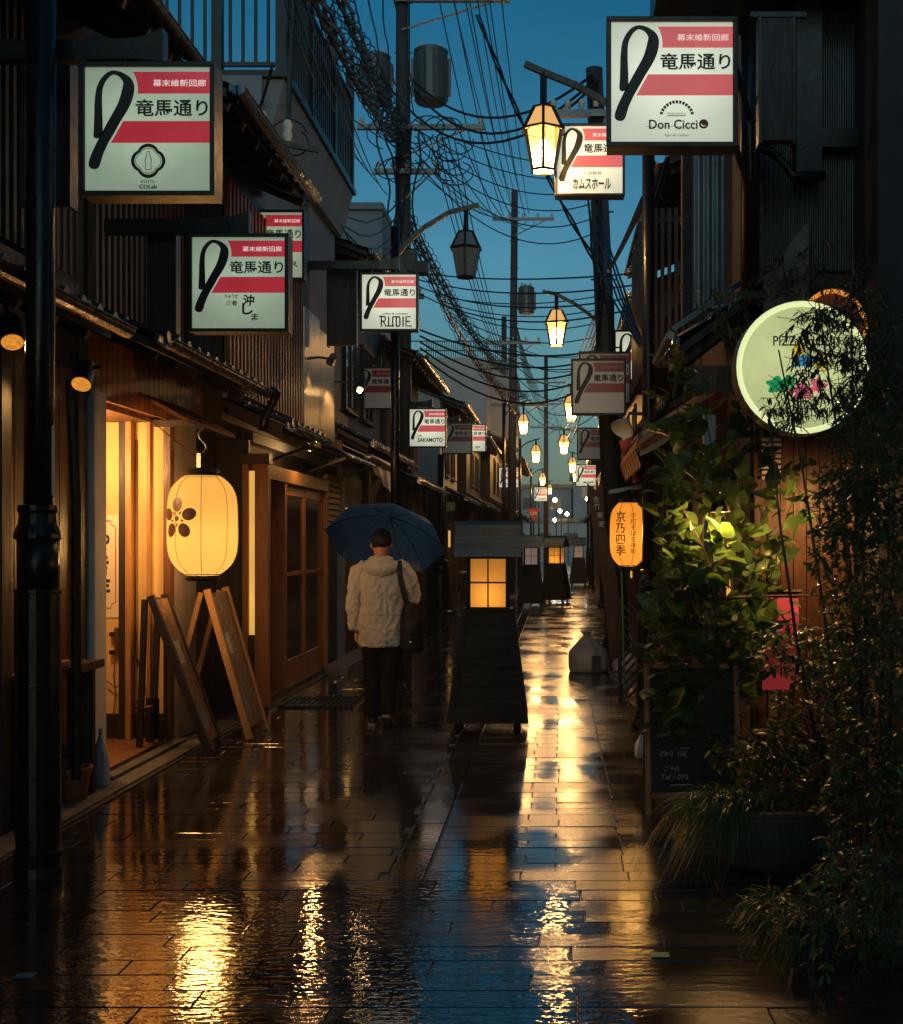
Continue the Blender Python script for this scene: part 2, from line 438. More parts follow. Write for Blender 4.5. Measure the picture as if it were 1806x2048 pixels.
# light boxes: tube glow painted into the emission, brightest mid panel, dimmer toward the frame
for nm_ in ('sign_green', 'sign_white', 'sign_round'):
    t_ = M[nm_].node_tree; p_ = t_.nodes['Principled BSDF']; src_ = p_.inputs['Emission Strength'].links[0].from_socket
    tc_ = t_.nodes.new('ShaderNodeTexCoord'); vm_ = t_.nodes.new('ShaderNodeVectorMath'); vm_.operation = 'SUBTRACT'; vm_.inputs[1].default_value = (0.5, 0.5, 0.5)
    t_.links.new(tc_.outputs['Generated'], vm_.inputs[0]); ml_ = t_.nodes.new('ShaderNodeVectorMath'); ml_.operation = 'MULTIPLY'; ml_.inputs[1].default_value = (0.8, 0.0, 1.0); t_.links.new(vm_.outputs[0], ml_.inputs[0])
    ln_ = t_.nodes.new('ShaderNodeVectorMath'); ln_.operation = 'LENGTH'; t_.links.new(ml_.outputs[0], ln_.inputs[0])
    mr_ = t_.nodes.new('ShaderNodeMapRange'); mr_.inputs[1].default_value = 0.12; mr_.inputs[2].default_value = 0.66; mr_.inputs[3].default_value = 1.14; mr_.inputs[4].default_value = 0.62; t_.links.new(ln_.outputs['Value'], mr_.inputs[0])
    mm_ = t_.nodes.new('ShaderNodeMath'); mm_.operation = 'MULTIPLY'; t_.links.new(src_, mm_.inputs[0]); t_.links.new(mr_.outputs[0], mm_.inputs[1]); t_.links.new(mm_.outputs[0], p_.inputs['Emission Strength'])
_pm = M['panel_metal'].node_tree; _pp = _pm.nodes['Principled BSDF']
_pp.inputs['Anisotropic'].default_value = 0.92
_tg = _pm.nodes.new('ShaderNodeTangent'); _tg.direction_type = 'RADIAL'; _tg.axis = 'Z'
_pm.links.new(_tg.outputs[0], _pp.inputs['Tangent'])

# wet paving: stone under a thin, broken film of water
def wet_stone(name, c1, c2, dry_lo, dry_hi, wetness):
    m = bpy.data.materials.new(name); m.use_nodes = True
    t = m.node_tree; p = t.nodes['Principled BSDF']; L = t.links.new
    ge = nd(t, 'ShaderNodeNewGeometry'); oi = nd(t, 'ShaderNodeObjectInfo')
    def N(sc, det, stretch=(1, 1, 1)):
        mp = nd(t, 'ShaderNodeMapping'); mp.inputs['Scale'].default_value = stretch
        L(ge.outputs['Position'], mp.inputs[0])
        n = nd(t, 'ShaderNodeTexNoise'); n.inputs['Scale'].default_value = sc; n.inputs['Detail'].default_value = det
        L(mp.outputs[0], n.inputs['Vector']); return n.outputs['Fac']
    big = N(1.3, 3); fine = N(240, 2); mid = N(30, 3); rip = N(13, 2, (1.0, 2.2, 1)); speck = N(90, 3)
    mx = nd(t, 'ShaderNodeMix', data_type='RGBA'); mx.inputs[6].default_value = (*c1, 1); mx.inputs[7].default_value = (*c2, 1)
    L(speck, mx.inputs[0])
    hs = nd(t, 'ShaderNodeHueSaturation'); mr = nd(t, 'ShaderNodeMapRange'); mr.inputs[3].default_value = 0.7; mr.inputs[4].default_value = 1.3
    L(oi.outputs['Random'], mr.inputs[0]); L(mr.outputs[0], hs.inputs['Value']); L(mx.outputs[2], hs.inputs['Color'])
    L(hs.outputs[0], p.inputs['Base Color'])
    sep = nd(t, 'ShaderNodeSeparateXYZ'); L(ge.outputs['Position'], sep.inputs[0])
    pool = nd(t, 'ShaderNodeMapRange'); pool.inputs[1].default_value = 6.3; pool.inputs[2].default_value = 5.3; L(sep.outputs[1], pool.inputs[0])   # water stands on the low near apron
    sh_ = nd(t, 'ShaderNodeMath', operation='MULTIPLY_ADD'); L(pool.outputs[0], sh_.inputs[0]); sh_.inputs[1].default_value = -0.04; L(big, sh_.inputs[2])
    wet = nd(t, 'ShaderNodeMapRange'); wet.inputs[1].default_value = wetness - 0.10; wet.inputs[2].default_value = wetness + 0.10
    L(sh_.outputs[0], wet.inputs[0])           # 0 = film of water, 1 = damp stone
    ro = nd(t, 'ShaderNodeMapRange'); ro.inputs[3].default_value = dry_lo; ro.inputs[4].default_value = dry_hi
    L(wet.outputs[0], ro.inputs[0]); L(ro.outputs[0], p.inputs['Roughness'])
    p.inputs['IOR'].default_value = 1.7
    p.inputs['Specular IOR Level'].default_value = 0.9
    a = nd(t, 'ShaderNodeMath', operation='MULTIPLY'); L(fine, a.inputs[0]); L(wet.outputs[0], a.inputs[1])
    b1 = nd(t, 'ShaderNodeBump'); b1.inputs['Strength'].default_value = 0.5; b1.inputs['Distance'].default_value = 0.0007
    L(a.outputs[0], b1.inputs['Height'])
    b2 = nd(t, 'ShaderNodeBump'); b2.inputs['Strength'].default_value = 0.3; b2.inputs['Distance'].default_value = 0.0016
    L(mid, b2.inputs['Height']); L(b1.outputs[0], b2.inputs['Normal'])
    rs_ = nd(t, 'ShaderNodeMapRange'); rs_.inputs[3].default_value = 0.10; rs_.inputs[4].default_value = 0.38; L(pool.outputs[0], rs_.inputs[0])
    b3 = nd(t, 'ShaderNodeBump'); b3.inputs['Distance'].default_value = 0.006; L(rs_.outputs[0], b3.inputs['Strength'])
    L(rip, b3.inputs['Height']); L(b2.outputs[0], b3.inputs['Normal'])
    L(b3.outputs[0], p.inputs['Normal'])
    M[name] = m
wet_stone('wet_stone', (0.025, 0.022, 0.020), (0.015, 0.0135, 0.0125), 0.02, 0.12, 0.55)
wet_stone('wet_stone_rough', (0.030, 0.027, 0.024), (0.018, 0.016, 0.0145), 0.07, 0.21, 0.48)
wet_stone('wet_joint', (0.012, 0.011, 0.010), (0.008, 0.007, 0.007), 0.15, 0.35, 0.45)
wet_stone('wet_asphalt', (0.035, 0.034, 0.033), (0.022, 0.021, 0.021), 0.08, 0.26, 0.50)

# ------------------------------------------------------------------ lettering
_tc = {}
def text_geo(body, bold=0.0, shear=0.0):
    k = (body, bold, shear)
    if k in _tc: return _tc[k]
    cu = bpy.data.curves.new('txt', 'FONT'); cu.body = body; cu.offset = bold; cu.shear = shear; cu.resolution_u = 3
    ob = bpy.data.objects.new('txt', cu); C.objects.link(ob)
    dg = bpy.context.evaluated_depsgraph_get()
    ev = ob.evaluated_get(dg); me = ev.to_mesh()
    v = [(p.co.x, p.co.y) for p in me.vertices]; f = [tuple(q.vertices) for q in me.polygons]
    ev.to_mesh_clear(); bpy.data.objects.remove(ob); bpy.data.curves.remove(cu)
    xs = [p[0] for p in v]; ys = [p[1] for p in v]
    x0, x1, y0, y1 = min(xs), max(xs), min(ys), max(ys)
    _tc[k] = ([((a - x0) / max(x1 - x0, 1e-6), (b - y0) / max(y1 - y0, 1e-6)) for a, b in v], f)
    return _tc[k]

def put_text(mb, body, x0, x1, z0, z1, y, bold=0.0, shear=0.0, fn=None):
    """lettering filling a rectangle of the plane y; fn maps (x,z)->point for curved faces"""
    v, f = text_geo(body, bold, shear)
    pts = []
    for a, b in v:
        x = x0 + a * (x1 - x0); z = z0 + b * (z1 - z0)
        pts.append(fn(x, z) if fn else Vector((x, y, z)))
    mb.add(pts, f)
# ================================================================== ground and street
g = MB(); g.box(-300, 300, -60, 500, -0.5, -0.035)
tag(g.build('ground', 'wet_asphalt'), kind='structure')

pave = MB(); pave.box(-2.79, 2.4, 1.5, 36, -0.034, -0.010)
pave_o = tag(pave.build('street_paving', 'wet_joint'), kind='structure')
far_road = MB(); far_road.box(-3.2, 3.2, 36.004, 120, -0.034, -0.004)
tag(far_road.build('far_road', 'wet_asphalt'), kind='structure')

_pm = {}
def paver_mesh(l, m_='wet_stone'):
    if (l, m_) not in _pm:
        mb = MB(); mb.cbox(-l / 2, l / 2, -0.0795, 0.0795, -0.03, 0.0, 0.003)
        _pm[l, m_] = mesh_of(mb, m_, name='paver')
    return _pm[l, m_]
ROW = 0.162
pavers = []
def row_joints(js, yc):
    for a, b in zip(js[:-1], js[1:]):
        if b - a > 0.05: pavers.append(((a + b) / 2, yc, b - a - 0.004))
y = 2.791
k = 0
while y < 5.95 - ROW * 0.5:                      # the wide near apron
    js = [-2.78]; x = -2.78 + (0.17 * (k % 3)) + rnd.uniform(-0.03, 0.03)
    if k % 3: js.append(x)
    while x < 2.3:
        x += rnd.choice((0.34, 0.50, 0.66, 0.66, 0.85)); js.append(min(x, 2.38))
    row_joints(js, y); y += ROW; k += 1
y = 5.95 + ROW / 2
k = 0
while y < 35.9:
    js = [-2.78]; x = -2.78 + 0.213 * (k % 3)
    if k % 3: js.append(x)
    while x < -0.85:
        x += 0.64; js.append(min(x, -0.822))
    row_joints(js, y)
    j2 = [-0.632, 0.0, 0.335, 0.92, 1.5, 2.38] if k % 2 else [-0.632, -0.17, 0.335, 0.70, 1.3, 1.9, 2.38]
    j2 = [j2[0]] + [v + rnd.uniform(-0.012, 0.012) for v in j2[1:-1]] + [j2[-1]]
    row_joints(j2, y)
    y += ROW; k += 1
# lengthwise slab band between the two fields
band = []
y = 5.95
while y < 35.3:
    band.append((-0.727, y + 0.30, 0.60)); y += 0.604
pavers.sort(key=lambda p: p[1])
in_view = [p for p in pavers if p[1] > 3.7 and abs(p[0]) < 2.8 and p[0] < 1.6]
near = set(id(p) for p in in_view[:280])
rest = MB(); rest2 = MB()
for p in pavers:
    x, y, l = p
    dz = rnd.uniform(-0.0018, 0.001); rx = rnd.gauss(0, 0.0028); ry = rnd.gauss(0, 0.002)
    if id(p) in near:
        q = min((0.17, 0.34, 0.5, 0.66), key=lambda v: abs(v - l))
        inst(paver_mesh(q, 'wet_stone_rough' if (x > -0.63 and y > 5.95) or x > 0.0 else 'wet_stone'), 'paver', pave_o, (x, y, dz), scale=(l / q, 1, 1), rot=(rx, ry, 0))
    else:
        rb = rest2 if (x > -0.63 and y > 5.95) or x > 0.0 else rest
        b = len(rb.v); rb.cbox(x - l / 2, x + l / 2, y - 0.0795, y + 0.0795, -0.03, 0, 0.003)
        for i in range(b, len(rb.v)):
            v = rb.v[i]; v.z += dz + (v.y - y) * rx - (v.x - x) * ry
for x, y, l in band:
    dz = rnd.uniform(-0.002, 0.001)
    if y < 11: 
        mbx = MB(); mbx.cbox(x - 0.083, x + 0.083, y - l / 2, y + l / 2, -0.03, 0.001 + dz, 0.004); mbx.build('band_slab', 'wet_stone', pave_o)
    else: rest.cbox(x - 0.083, x + 0.083, y - l / 2, y + l / 2, -0.03, 0.001 + dz, 0.004)
rest.build('far_pavers', 'wet_stone', pave_o, kind='stuff'); rest2.build('far_pavers', 'wet_stone_rough', pave_o, kind='stuff')

# gutter and kerb along the left shop fronts
kerb = MB(); kerb.box(-3.35, -2.80, 1.5, 36, -0.034, 0.016)
kerb_o = tag(kerb.build('kerb', 'wet_joint'), kind='structure')
y = 4.6
while y < 24:
    mb = MB(); mb.cbox(-3.0, -2.81, y, y + 0.594, -0.03, 0.03 + rnd.uniform(-0.003, 0.003), 0.004); mb.build('kerb_stone', 'stone_pot', kerb_o); y += 0.6
mb = MB(); mb.box(-2.802, -2.785, 4.6, 24, -0.02, 0.012); mb.build('gutter_edge', 'steel', kerb_o)

# ================================================================== roofs, walls
def tile_mesh(key, dx, dz, mats='roof_tile', _c={}):
    if key in _c: return _c[key]
    L = math.hypot(dx, dz); n = max(2, round(L / 0.24)); mb = MB()
    ys = [-0.12, -0.08, -0.03, 0.0, 0.03, 0.06, 0.09, 0.12]
    def h(yy):
        return 0.042 * math.cos((yy - 0.06) / 0.06 * math.pi / 2) if abs(yy - 0.06) < 0.0601 else 0.006 * (abs(yy + 0.06) / 0.06) ** 2 - 0.004
    for i in range(n):
        a = i / n; b = (i + 1.12) / n; base = len(mb.v)
        for t_, up in ((a, 0.022), (b, 0.0)):
            for yy in ys: mb.v.append(Vector((dx * t_, yy, dz * t_ + h(yy) + up)))
        for yy in ys: mb.v.append(Vector((dx * a, yy, dz * a + h(yy) + 0.002)))
        m = len(ys)
        for j in range(m - 1):
            mb.f.append((base + j, base + j + 1, base + m + j + 1, base + m + j))
            mb.f.append((base + 2 * m + j, base + 2 * m + j + 1, base + j + 1, base + j))
    s = 1 if dx < 0 else -1
    b = len(mb.v); c = Vector((0.012 * s, 0.06, 0.028))
    for xx in (0, 0.03 * s):
        for k in range(10):
            a = 2 * math.pi * k / 10
            mb.v.append(c + Vector((xx - 0.02 * s, 0.047 * math.cos(a), 0.047 * math.sin(a))))
    mb.f.append(tuple(b + 10 + k for k in range(10)))
    for k in range(10): mb.f.append((b + k, b + (k + 1) % 10, b + 10 + (k + 1) % 10, b + 10 + k))
    # drip lip under the pan
    mb.box(-0.012, 0.012, -0.12, 0.0, -0.035, 0.02)
    _c[key] = mesh_of(mb, mats)
    return _c[key]

def tiled_roof(parent, xe, ze, xr, zr, y0, y1, gutter=True, solid=True, tiles=True):
    s = 1 if xe > xr else -1
    mb = MB(); mb.prism([(xe - 0.03 * s, y0, ze - 0.05), (xr, y0, zr - 0.05), (xr, y0, zr - 0.11), (xe - 0.03 * s, y0, ze - 0.11)], (0, y1 - y0, 0))
    deck = mb.build('roof_deck', 'dark_wood', parent)
    n = max(1, round((y1 - y0) / 0.24))
    if tiles:
        me = tile_mesh((round(xr - xe, 2), round(zr - ze, 2)), xr - xe, zr - ze)
        for i in range(n):
            inst(me, 'roof_tile', parent, (xe, y0 + (i + 0.5) * (y1 - y0) / n, ze - 0.035), scale=(1, (y1 - y0) / n / 0.24, 1))
    else:
        mb = MB(); mb.prism([(xe, y0, ze), (xr, y0, zr), (xr, y0, zr - 0.048), (xe, y0, ze - 0.048)], (0, y1 - y0, 0)); mb.build('roof_sheet', 'roof_tile', parent)
    # rafters under the eave
    mb = MB(); yy = y0 + 0.15
    while yy < y1:
        mb.bar((xe - 0.05 * s, yy, ze - 0.14), (xr, yy, zr - 0.14), 0.045, 0.06); yy += 0.45
    mb.build('rafter_row', 'dark_wood', parent, kind='stuff')
    if gutter:
        mb = MB(); prof = []
        for k in range(9):
            a = math.pi + math.pi * k / 8; prof.append((math.cos(a) * 0.055, math.sin(a) * 0.055))
        base = 0
        for yy in (y0 - 0.02, y1 + 0.02):
            for px_, pz_ in prof: mb.v.append(Vector((xe + 0.06 * s + px_, yy, ze - 0.05 + pz_)))
        for k in range(8): mb.f.append((k, k + 1, 9 + k + 1, 9 + k))
        for yy in (y0 - 0.02, y1 + 0.02): mb.tube([(xe + 0.115 * s, yy - 0.001, ze - 0.05), (xe + 0.115 * s, yy + 0.001, ze - 0.05)], 0.006, 6)
        mb.tube([(xe + 0.115 * s, y0 - 0.02, ze - 0.05), (xe + 0.115 * s, y1 + 0.02, ze - 0.05)], 0.008, 6)
        yy = y0 + 0.2
        while yy < y1:
            mb.box(xe + (0.06 - 0.062 * 1) * s if s > 0 else xe - 0.122, xe + 0.122 if s > 0 else xe + 0.002, yy, yy + 0.02, ze - 0.047, ze - 0.042); yy += 0.6
        mb.build('gutter', 'copper_gutter', parent, smooth=False)

def slats(parent, x, y0, y1, z0, z1, step, w, d, m='brown_wood', along='y', xx=None):
    src = None; yy = y0
    while yy <= y1 + 1e-6:
        if along == 'y':
            loc = (x, yy, z0)
            if src is None:
                mb = MB(); mb.box(-d / 2, d / 2, -w / 2, w / 2, 0, z1 - z0); src = mesh_of(mb, m)
        else:
            loc = (yy, x, z0)
            if src is None:
                mb = MB(); mb.box(-w / 2, w / 2, -d / 2, d / 2, 0, z1 - z0); src = mesh_of(mb, m)
        inst(src, 'slat', parent, loc); yy += step

def window(parent, x, y0, y1, z0, z1, s, pane='glass_dark', frame='dark_wood', mull=1):
    """framed window on a wall x=const, facing s (+1 = +x)"""
    f = MB(); t = 0.05
    f.box(min(x, x + 0.05 * s), max(x, x + 0.05 * s), y0, y1, z0, z0 + t); f.box(min(x, x + 0.05 * s), max(x, x + 0.05 * s), y0, y1, z1 - t, z1)
    n = mull + 1
    for k in range(n + 1):
        yy = y0 + (y1 - y0 - t) * k / n
        f.box(min(x + 0.001 * s, x + 0.046 * s), max(x + 0.001 * s, x + 0.046 * s), yy, yy + t, z0 + t, z1 - t)
    fo = f.build('window', frame, parent)
    for k in range(n):
        a = y0 + (y1 - y0 - t) * k / n + t; b = y0 + (y1 - y0 - t) * (k + 1) / n
        p = MB(); p.box(min(x + 0.012 * s, x + 0.020 * s), max(x + 0.012 * s, x + 0.020 * s), a, b, z0 + t, z1 - t); p.build('pane', pane, fo)
    mb = MB(); mb.box(min(x, x + 0.09 * s), max(x, x + 0.09 * s), y0 - 0.04, y1 + 0.04, z0 - 0.035, z0 - 0.002); mb.build('sill', frame, fo)

# ------------------------------------------------------------------ left, nearest house: dark boarded shop with spotlights
h1 = thing('shop_house', 'dark boarded wooden shop house behind the big black lamp post', 'house', (-3.6, 5.6, 0), 'shop houses along the street')
mb = MB(); mb.box(-6, -3.14, 2.6, 8.2, 0.02, 3.3); mb.build('wall', 'dark_wood', h1)
yy = 5.2
while yy < 8.15:
    w_ = rnd.uniform(0.11, 0.14)
    mb = MB(); mb.box(-3.138, -3.118 + rnd.uniform(0, 0.006), yy, min(yy + w_, 8.19), 0.10, 2.72); mb.build('wall_board', 'red_wood', h1); yy += w_ + 0.008
mb = MB(); mb.box(-3.15, -3.0, 6.75, 6.87, 0.02, 2.8); mb.build('post', 'dark_wood', h1)
mb = MB(); mb.box(-3.14, -3.085, 8.06, 8.2, 0.02, 2.8); mb.build('post', 'dark_wood', h1)
mb = MB(); mb.box(-6, -3.4, 2.6, 8.8, 3.3, 5.6); mb.build('upper_wall', 'plaster_dark', h1)
mb = MB(); mb.box(-3.398, -3.33, 6.2, 6.5, 4.05, 5.0); mb.build('shutter', 'brown_wood', h1)
slats(h1, -3.36, 6.6, 8.7, 3.45, 4.95, 0.11, 0.045, 0.04, 'dark_wood')
tiled_roof(h1, -2.6, 2.92, -3.42, 3.28, 4.2, 7.36)
tiled_roof(h1, -2.6, 5.05, -4.6, 5.95, 4.8, 8.86)
mb = MB(); mb.tube([W(140, 760, 7.4), W(152, 1000, 7.4), W(152, 1560, 7.4)], 0.03, 8); mb.build('downpipe', 'black_paint', h1)

# ------------------------------------------------------------------ left: the lantern shop with the lit entrance
h2 = thing('shop_house', 'lantern shop with warmly lit entrance recess and white corner column', 'house', (-3.6, 9.6, 0), 'shop houses along the street')
mb = MB(); mb.box(-3.20, -3.055, 8.25, 8.47, 0.03, 2.62); mb.build('corner_column', 'plaster_pale', h2, bevel=0.006)
mb = MB(); mb.box(-3.21, -3.10, 8.20, 10.95, 2.60, 3.02); mb.build('header', 'red_wood', h2)
yy = 8.22
while yy < 10.9:
    mb = MB(); mb.box(-3.098, -3.085, yy, yy + 0.105, 2.58, 3.0); mb.build('header_board', 'red_wood', h2); yy += 0.112
mb = MB(); mb.box(-4.3, -3.21, 8.2, 9.95, 2.56, 2.60); mb.build('recess_ceiling', 'brown_wood', h2)
mb = MB(); mb.box(-4.36, -4.3, 8.2, 9.95, 0.05, 2.6); mb.build('recess_wall', 'plaster_cream', h2)
mb = MB(); mb.box(-4.3, -3.21, 8.14, 8.2, 0.05, 2.6); mb.build('recess_wall', 'plaster_cream', h2)
for k in range(9):
    mb = MB(); mb.box(-4.29 + k * 0.135, -4.29 + k * 0.135 + 0.131, 8.48, 9.9, 0.0, 0.062); mb.build('floor_plank', 'floor_wood', h2)
# end wall of the recess, strip by strip (pixel columns of the photo)
YE = 9.9
def strip(p0, p1, m, name, y0, z0=0.05, z1=2.56):
    mb = MB(); mb.box((p0 - 1115) * YE / 2500, (p1 - 1115) * YE / 2500, y0, YE + 0.05, z0, z1); return mb.build(name, m, h2)
strip(30, 243, 'plaster_cream', 'end_wall', YE)
strip(243.4, 258, 'dark_wood', 'door_jamb', YE - 0.07)
strip(258.4, 269, 'pale_wood', 'post', YE - 0.09)
strip(269.4, 297, 'plaster_cream', 'end_wall', YE)
strip(297.4, 304, 'pale_wood', 'post', YE - 0.05)
strip(304.4, 331, 'plaster_cream', 'end_wall', YE - 0.01)
strip(331.4, 345, 'brown_wood', 'door_jamb', YE - 0.06)
for k in range(4):
    mb = MB(); mb.box(-4.29, (257 - 1115) * YE / 2500, YE - 0.028, YE - 0.002, 0.06 + k * 0.05, 0.106 + k * 0.05); mb.build('skirting_board', 'dark_wood', h2)
    mb = MB(); mb.box((270 - 1115) * YE / 2500, (330 - 1115) * YE / 2500, YE - 0.028, YE - 0.012, 0.06 + k * 0.05, 0.106 + k * 0.05); mb.build('skirting_board', 'dark_wood', h2)
mb = MB(); mb.box(-3.2, -3.05, 9.955, 10.55, 0.03, 2.58); mb.build('street_wall', 'plaster_lilac', h2)
mb = MB(); mb.box(-3.6, -3.3, 10.55, 12.05, 0.03, 2.7); mb.build('recess_back', 'plaster_dark', h2)
mb = MB(); mb.box(-3.3, -3.12, 10.56, 10.66, 0.03, 2.7); mb.build('post', 'dark_wood', h2)
slats(h2, -3.28, 10.8, 11.95, 0.05, 2.5, 0.10, 0.035, 0.03, 'dark_wood')
mb = MB(); mb.box(-3.04, -2.95, 8.3, 9.95, -0.01, 0.055); mb.build('threshold', 'stone_pot', h2, bevel=0.006)
mb = MB(); mb.box(-6, -3.35, 8.2, 11.0, 3.0, 5.3); mb.build('upper_wall', 'plaster_dark', h2)
slats(h2, -3.30, 8.9, 11.0, 3.25, 4.9, 0.12, 0.05, 0.05, 'brown_wood')
tiled_roof(h2, -2.6, 2.98, -3.36, 3.30, 8.12, 10.94)
tiled_roof(h2, -2.42, 5.02, -4.6, 5.95, 9.25, 12.2)
mb = MB()   # slanted red-edged canopy board over the entrance
mb.prism([(-3.08, 9.2, 2.72), (-2.72, 9.2, 2.52), (-2.72, 9.2, 2.49), (-3.08, 9.2, 2.69)], (0, 1.35, 0)); mb.build('canopy', 'red_wood', h2)
mb = MB(); mb.tube([(-2.5, 10.98, 2.94), (-2.48, 11.06, 2.94), (-2.52, 11.08, 2.86), (-2.6, 11.1, 2.72), (-2.62, 11.1, 2.6)], 0.04, 8); mb.build('downpipe', 'black_paint', h2, smooth=True)
# poster, switch boxes and hanging cable on the end wall
po = thing('poster', 'cream paper poster with a red scalloped border on the lit entrance wall', 'poster', ((205 - 1115) * YE / 2500, YE - 0.004, 1.0))
def pw(px, py, y=YE): return Vector(((px - 1115) * YE / 2500, y, CAMZ - (py - 1085) * YE / 2500))
a = pw(170, 1235, 0); b = pw(241, 1030, 0)
mb = MB(); mb.box(a.x, b.x, YE - 0.006, YE - 0.003, a.z, b.z); mb.build('sheet', 'poster', po)
mb = MB(); mb.stroke([(pw(x, y_).x, pw(x, y_).z, 0.0035) for x, y_ in ((180, 1042), (222, 1042), (224, 1050), (232, 1053), (232, 1060), (232, 1190), (232, 1205), (224, 1208), (222, 1216), (180, 1216))], YE - 0.008)
mb.build('border', 'crimson', po)
mb = MB(); put_text(mb, 'や\nき\n芋', pw(190, 0).x, pw(221, 0).x, pw(0, 1200).z, pw(0, 1060).z, YE - 0.008, 0.03); mb.build('lettering', 'ink', po)
ec = thing('extension_cable', 'brown cable looped on a hook beside the lit entrance', 'cable', pw(272, 1430, YE - 0.03))
mb = MB(); mb.tube([pw(273, 880, YE - .03), pw(273, 1100, YE - .03), pw(273, 1310, YE - .03)], 0.006, 6)
loop = [pw(273 + 23 * math.sin(t_) * (0.5 - 0.5 * math.cos(t_)) ** 0.5 * (1 if t_ < 9 else 1), 1310 + 105 * (0.5 - 0.5 * math.cos(t_)), YE - .035) for t_ in [2 * math.pi * k / 24 for k in range(25)]]
mb.tube(loop, 0.006, 6); mb.tube([pw(273 + 12 * math.sin(t_), 1312 + 95 * (0.5 - 0.5 * math.cos(t_)), YE - .04) for t_ in [2 * math.pi * k / 20 for k in range(21)]], 0.005, 6)
mb.tube([pw(268, 1330, YE - .03), pw(250, 1365, YE - .03), pw(232, 1375, YE - .03), pw(215, 1360, YE - .03)], 0.005, 6)
mb.build('cord', 'ink_brown', ec, smooth=True)
sb = thing('socket_box', 'small dark socket box with plugs on the entrance wall', 'socket', pw(230, 1320, YE - .02))
mb = MB(); a = pw(231, 1310, 0); b = pw(239, 1255, 0); mb.box(a.x, b.x, YE - .03, YE - .001, a.z, b.z); mb.build('box', 'brown_wood', sb)
for py in (1268, 1304):
    mb = MB(); a = pw(222, py + 4, 0); b = pw(231, py - 4, 0); mb.box(a.x, b.x, YE - .045, YE - .004, a.z, b.z); mb.build('plug', 'ink', sb)
mb = MB(); mb.tube([pw(233, 1310, YE - .02), pw(229, 1350, YE - .02), pw(233, 1390, YE - .02), pw(228, 1432, YE - .02)], 0.004, 6); mb.build('cord', 'ink', sb, smooth=True)
# lit fittings inside the recess
rl = thing('ceiling_lamp', 'round ceiling lamp inside the lit entrance recess', 'lamp', (-3.72, 9.1, 2.47))
mb = MB(); mb.lathe([(0.10, -0.06), (0.13, 0.0), (0.14, 0.07), (0.06, 0.085)], (-3.72, 9.1, 2.47), 16); mb.build('shade', 'lamp_cap_pane', rl, smooth=True)
def point(name, loc, e, col, rad=0.05):
    l = bpy.data.lights.new(name, 'POINT'); l.energy = e; l.color = col; l.shadow_soft_size = rad
    o = bpy.data.objects.new(name, l); C.objects.link(o); o.location = loc; return o
def spot(name, loc, to, e, col, size=60, blend=0.6, rad=0.03):
    l = bpy.data.lights.new(name, 'SPOT'); l.energy = e; l.color = col; l.spot_size = R(size); l.spot_blend = blend; l.shadow_soft_size = rad
    o = bpy.data.objects.new(name, l); C.objects.link(o); o.location = loc
    o.rotation_euler = (Vector(to) - Vector(loc)).to_track_quat('-Z', 'Y').to_euler(); return o
WARM = (1.0, 0.50, 0.16)
lo = point('ceiling_lamp_light', (-3.55, 9.1, 2.25), 90, (1.0, 0.52, 0.18), 0.12)

# ------------------------------------------------------------------ left: glass door shop
h3 = thing('shop_house', 'wooden shop house with glazed sliding doors and orange timber posts', 'house', (-3.3, 13.2, 0), 'shop houses along the street')
XF = -2.87
def q3(px): return XF * -2500 / (1115 - px) if False else 2500 * XF / (px - 1115)   # depth where the wall meets photo column px
mb = MB(); mb.box(-5, -2.98, 12.06, 12.12, 0.03, 2.6); mb.build('side_wall', 'dark_wood', h3)
mb = MB(); mb.box((485 - 1115) * 12 / 2500, (496 - 1115) * 12 / 2500, 12.0, 12.1, 0.03, 2.36); mb.build('post', 'orange_wood', h3)
mb = MB(); mb.box((496.5 - 1115) * 12 / 2500, (510 - 1115) * 12 / 2500, 12.04, 12.05, 0.72, 2.30); mb.build('lit_window', 'window_glow', h3)
mb = MB(); mb.box((496.5 - 1115) * 12 / 2500, (510 - 1115) * 12 / 2500, 12.03, 12.06, 0.03, 0.72); mb.build('lower_panel', 'brown_wood', h3)
mb = MB(); mb.box((510.5 - 1115) * 12 / 2500, (537 - 1115) * 12 / 2500, 11.98, 12.1, 0.03, 2.36); mb.build('post', 'orange_wood', h3)
mb = MB(); mb.box((484 - 1115) * 12 / 2500, (540 - 1115) * 12 / 2500, 11.96, 12.12, 2.365, 2.46); mb.build('lintel', 'brown_wood', h3)
mb = MB(); mb.box(-5, XF - 0.25, 12.12, 15.6, 0.03, 2.7); mb.build('back_wall', 'plaster_dark', h3)
mb = MB(); mb.box(XF - 0.2, XF + 0.03, 12.2, 15.55, 2.24, 2.38); mb.build('lintel', 'pale_wood', h3)
mb = MB(); mb.box(XF - 0.2, XF + 0.05, 12.2, 15.55, 0.02, 0.09); mb.build('door_sill', 'brown_wood', h3)
for k, yy in enumerate((12.30, 13.08, 15.45)):
    mb = MB(); mb.box(XF - 0.12, XF + 0.02, yy, yy + 0.09, 0.09, 2.24); mb.build('post', 'orange_wood', h3)
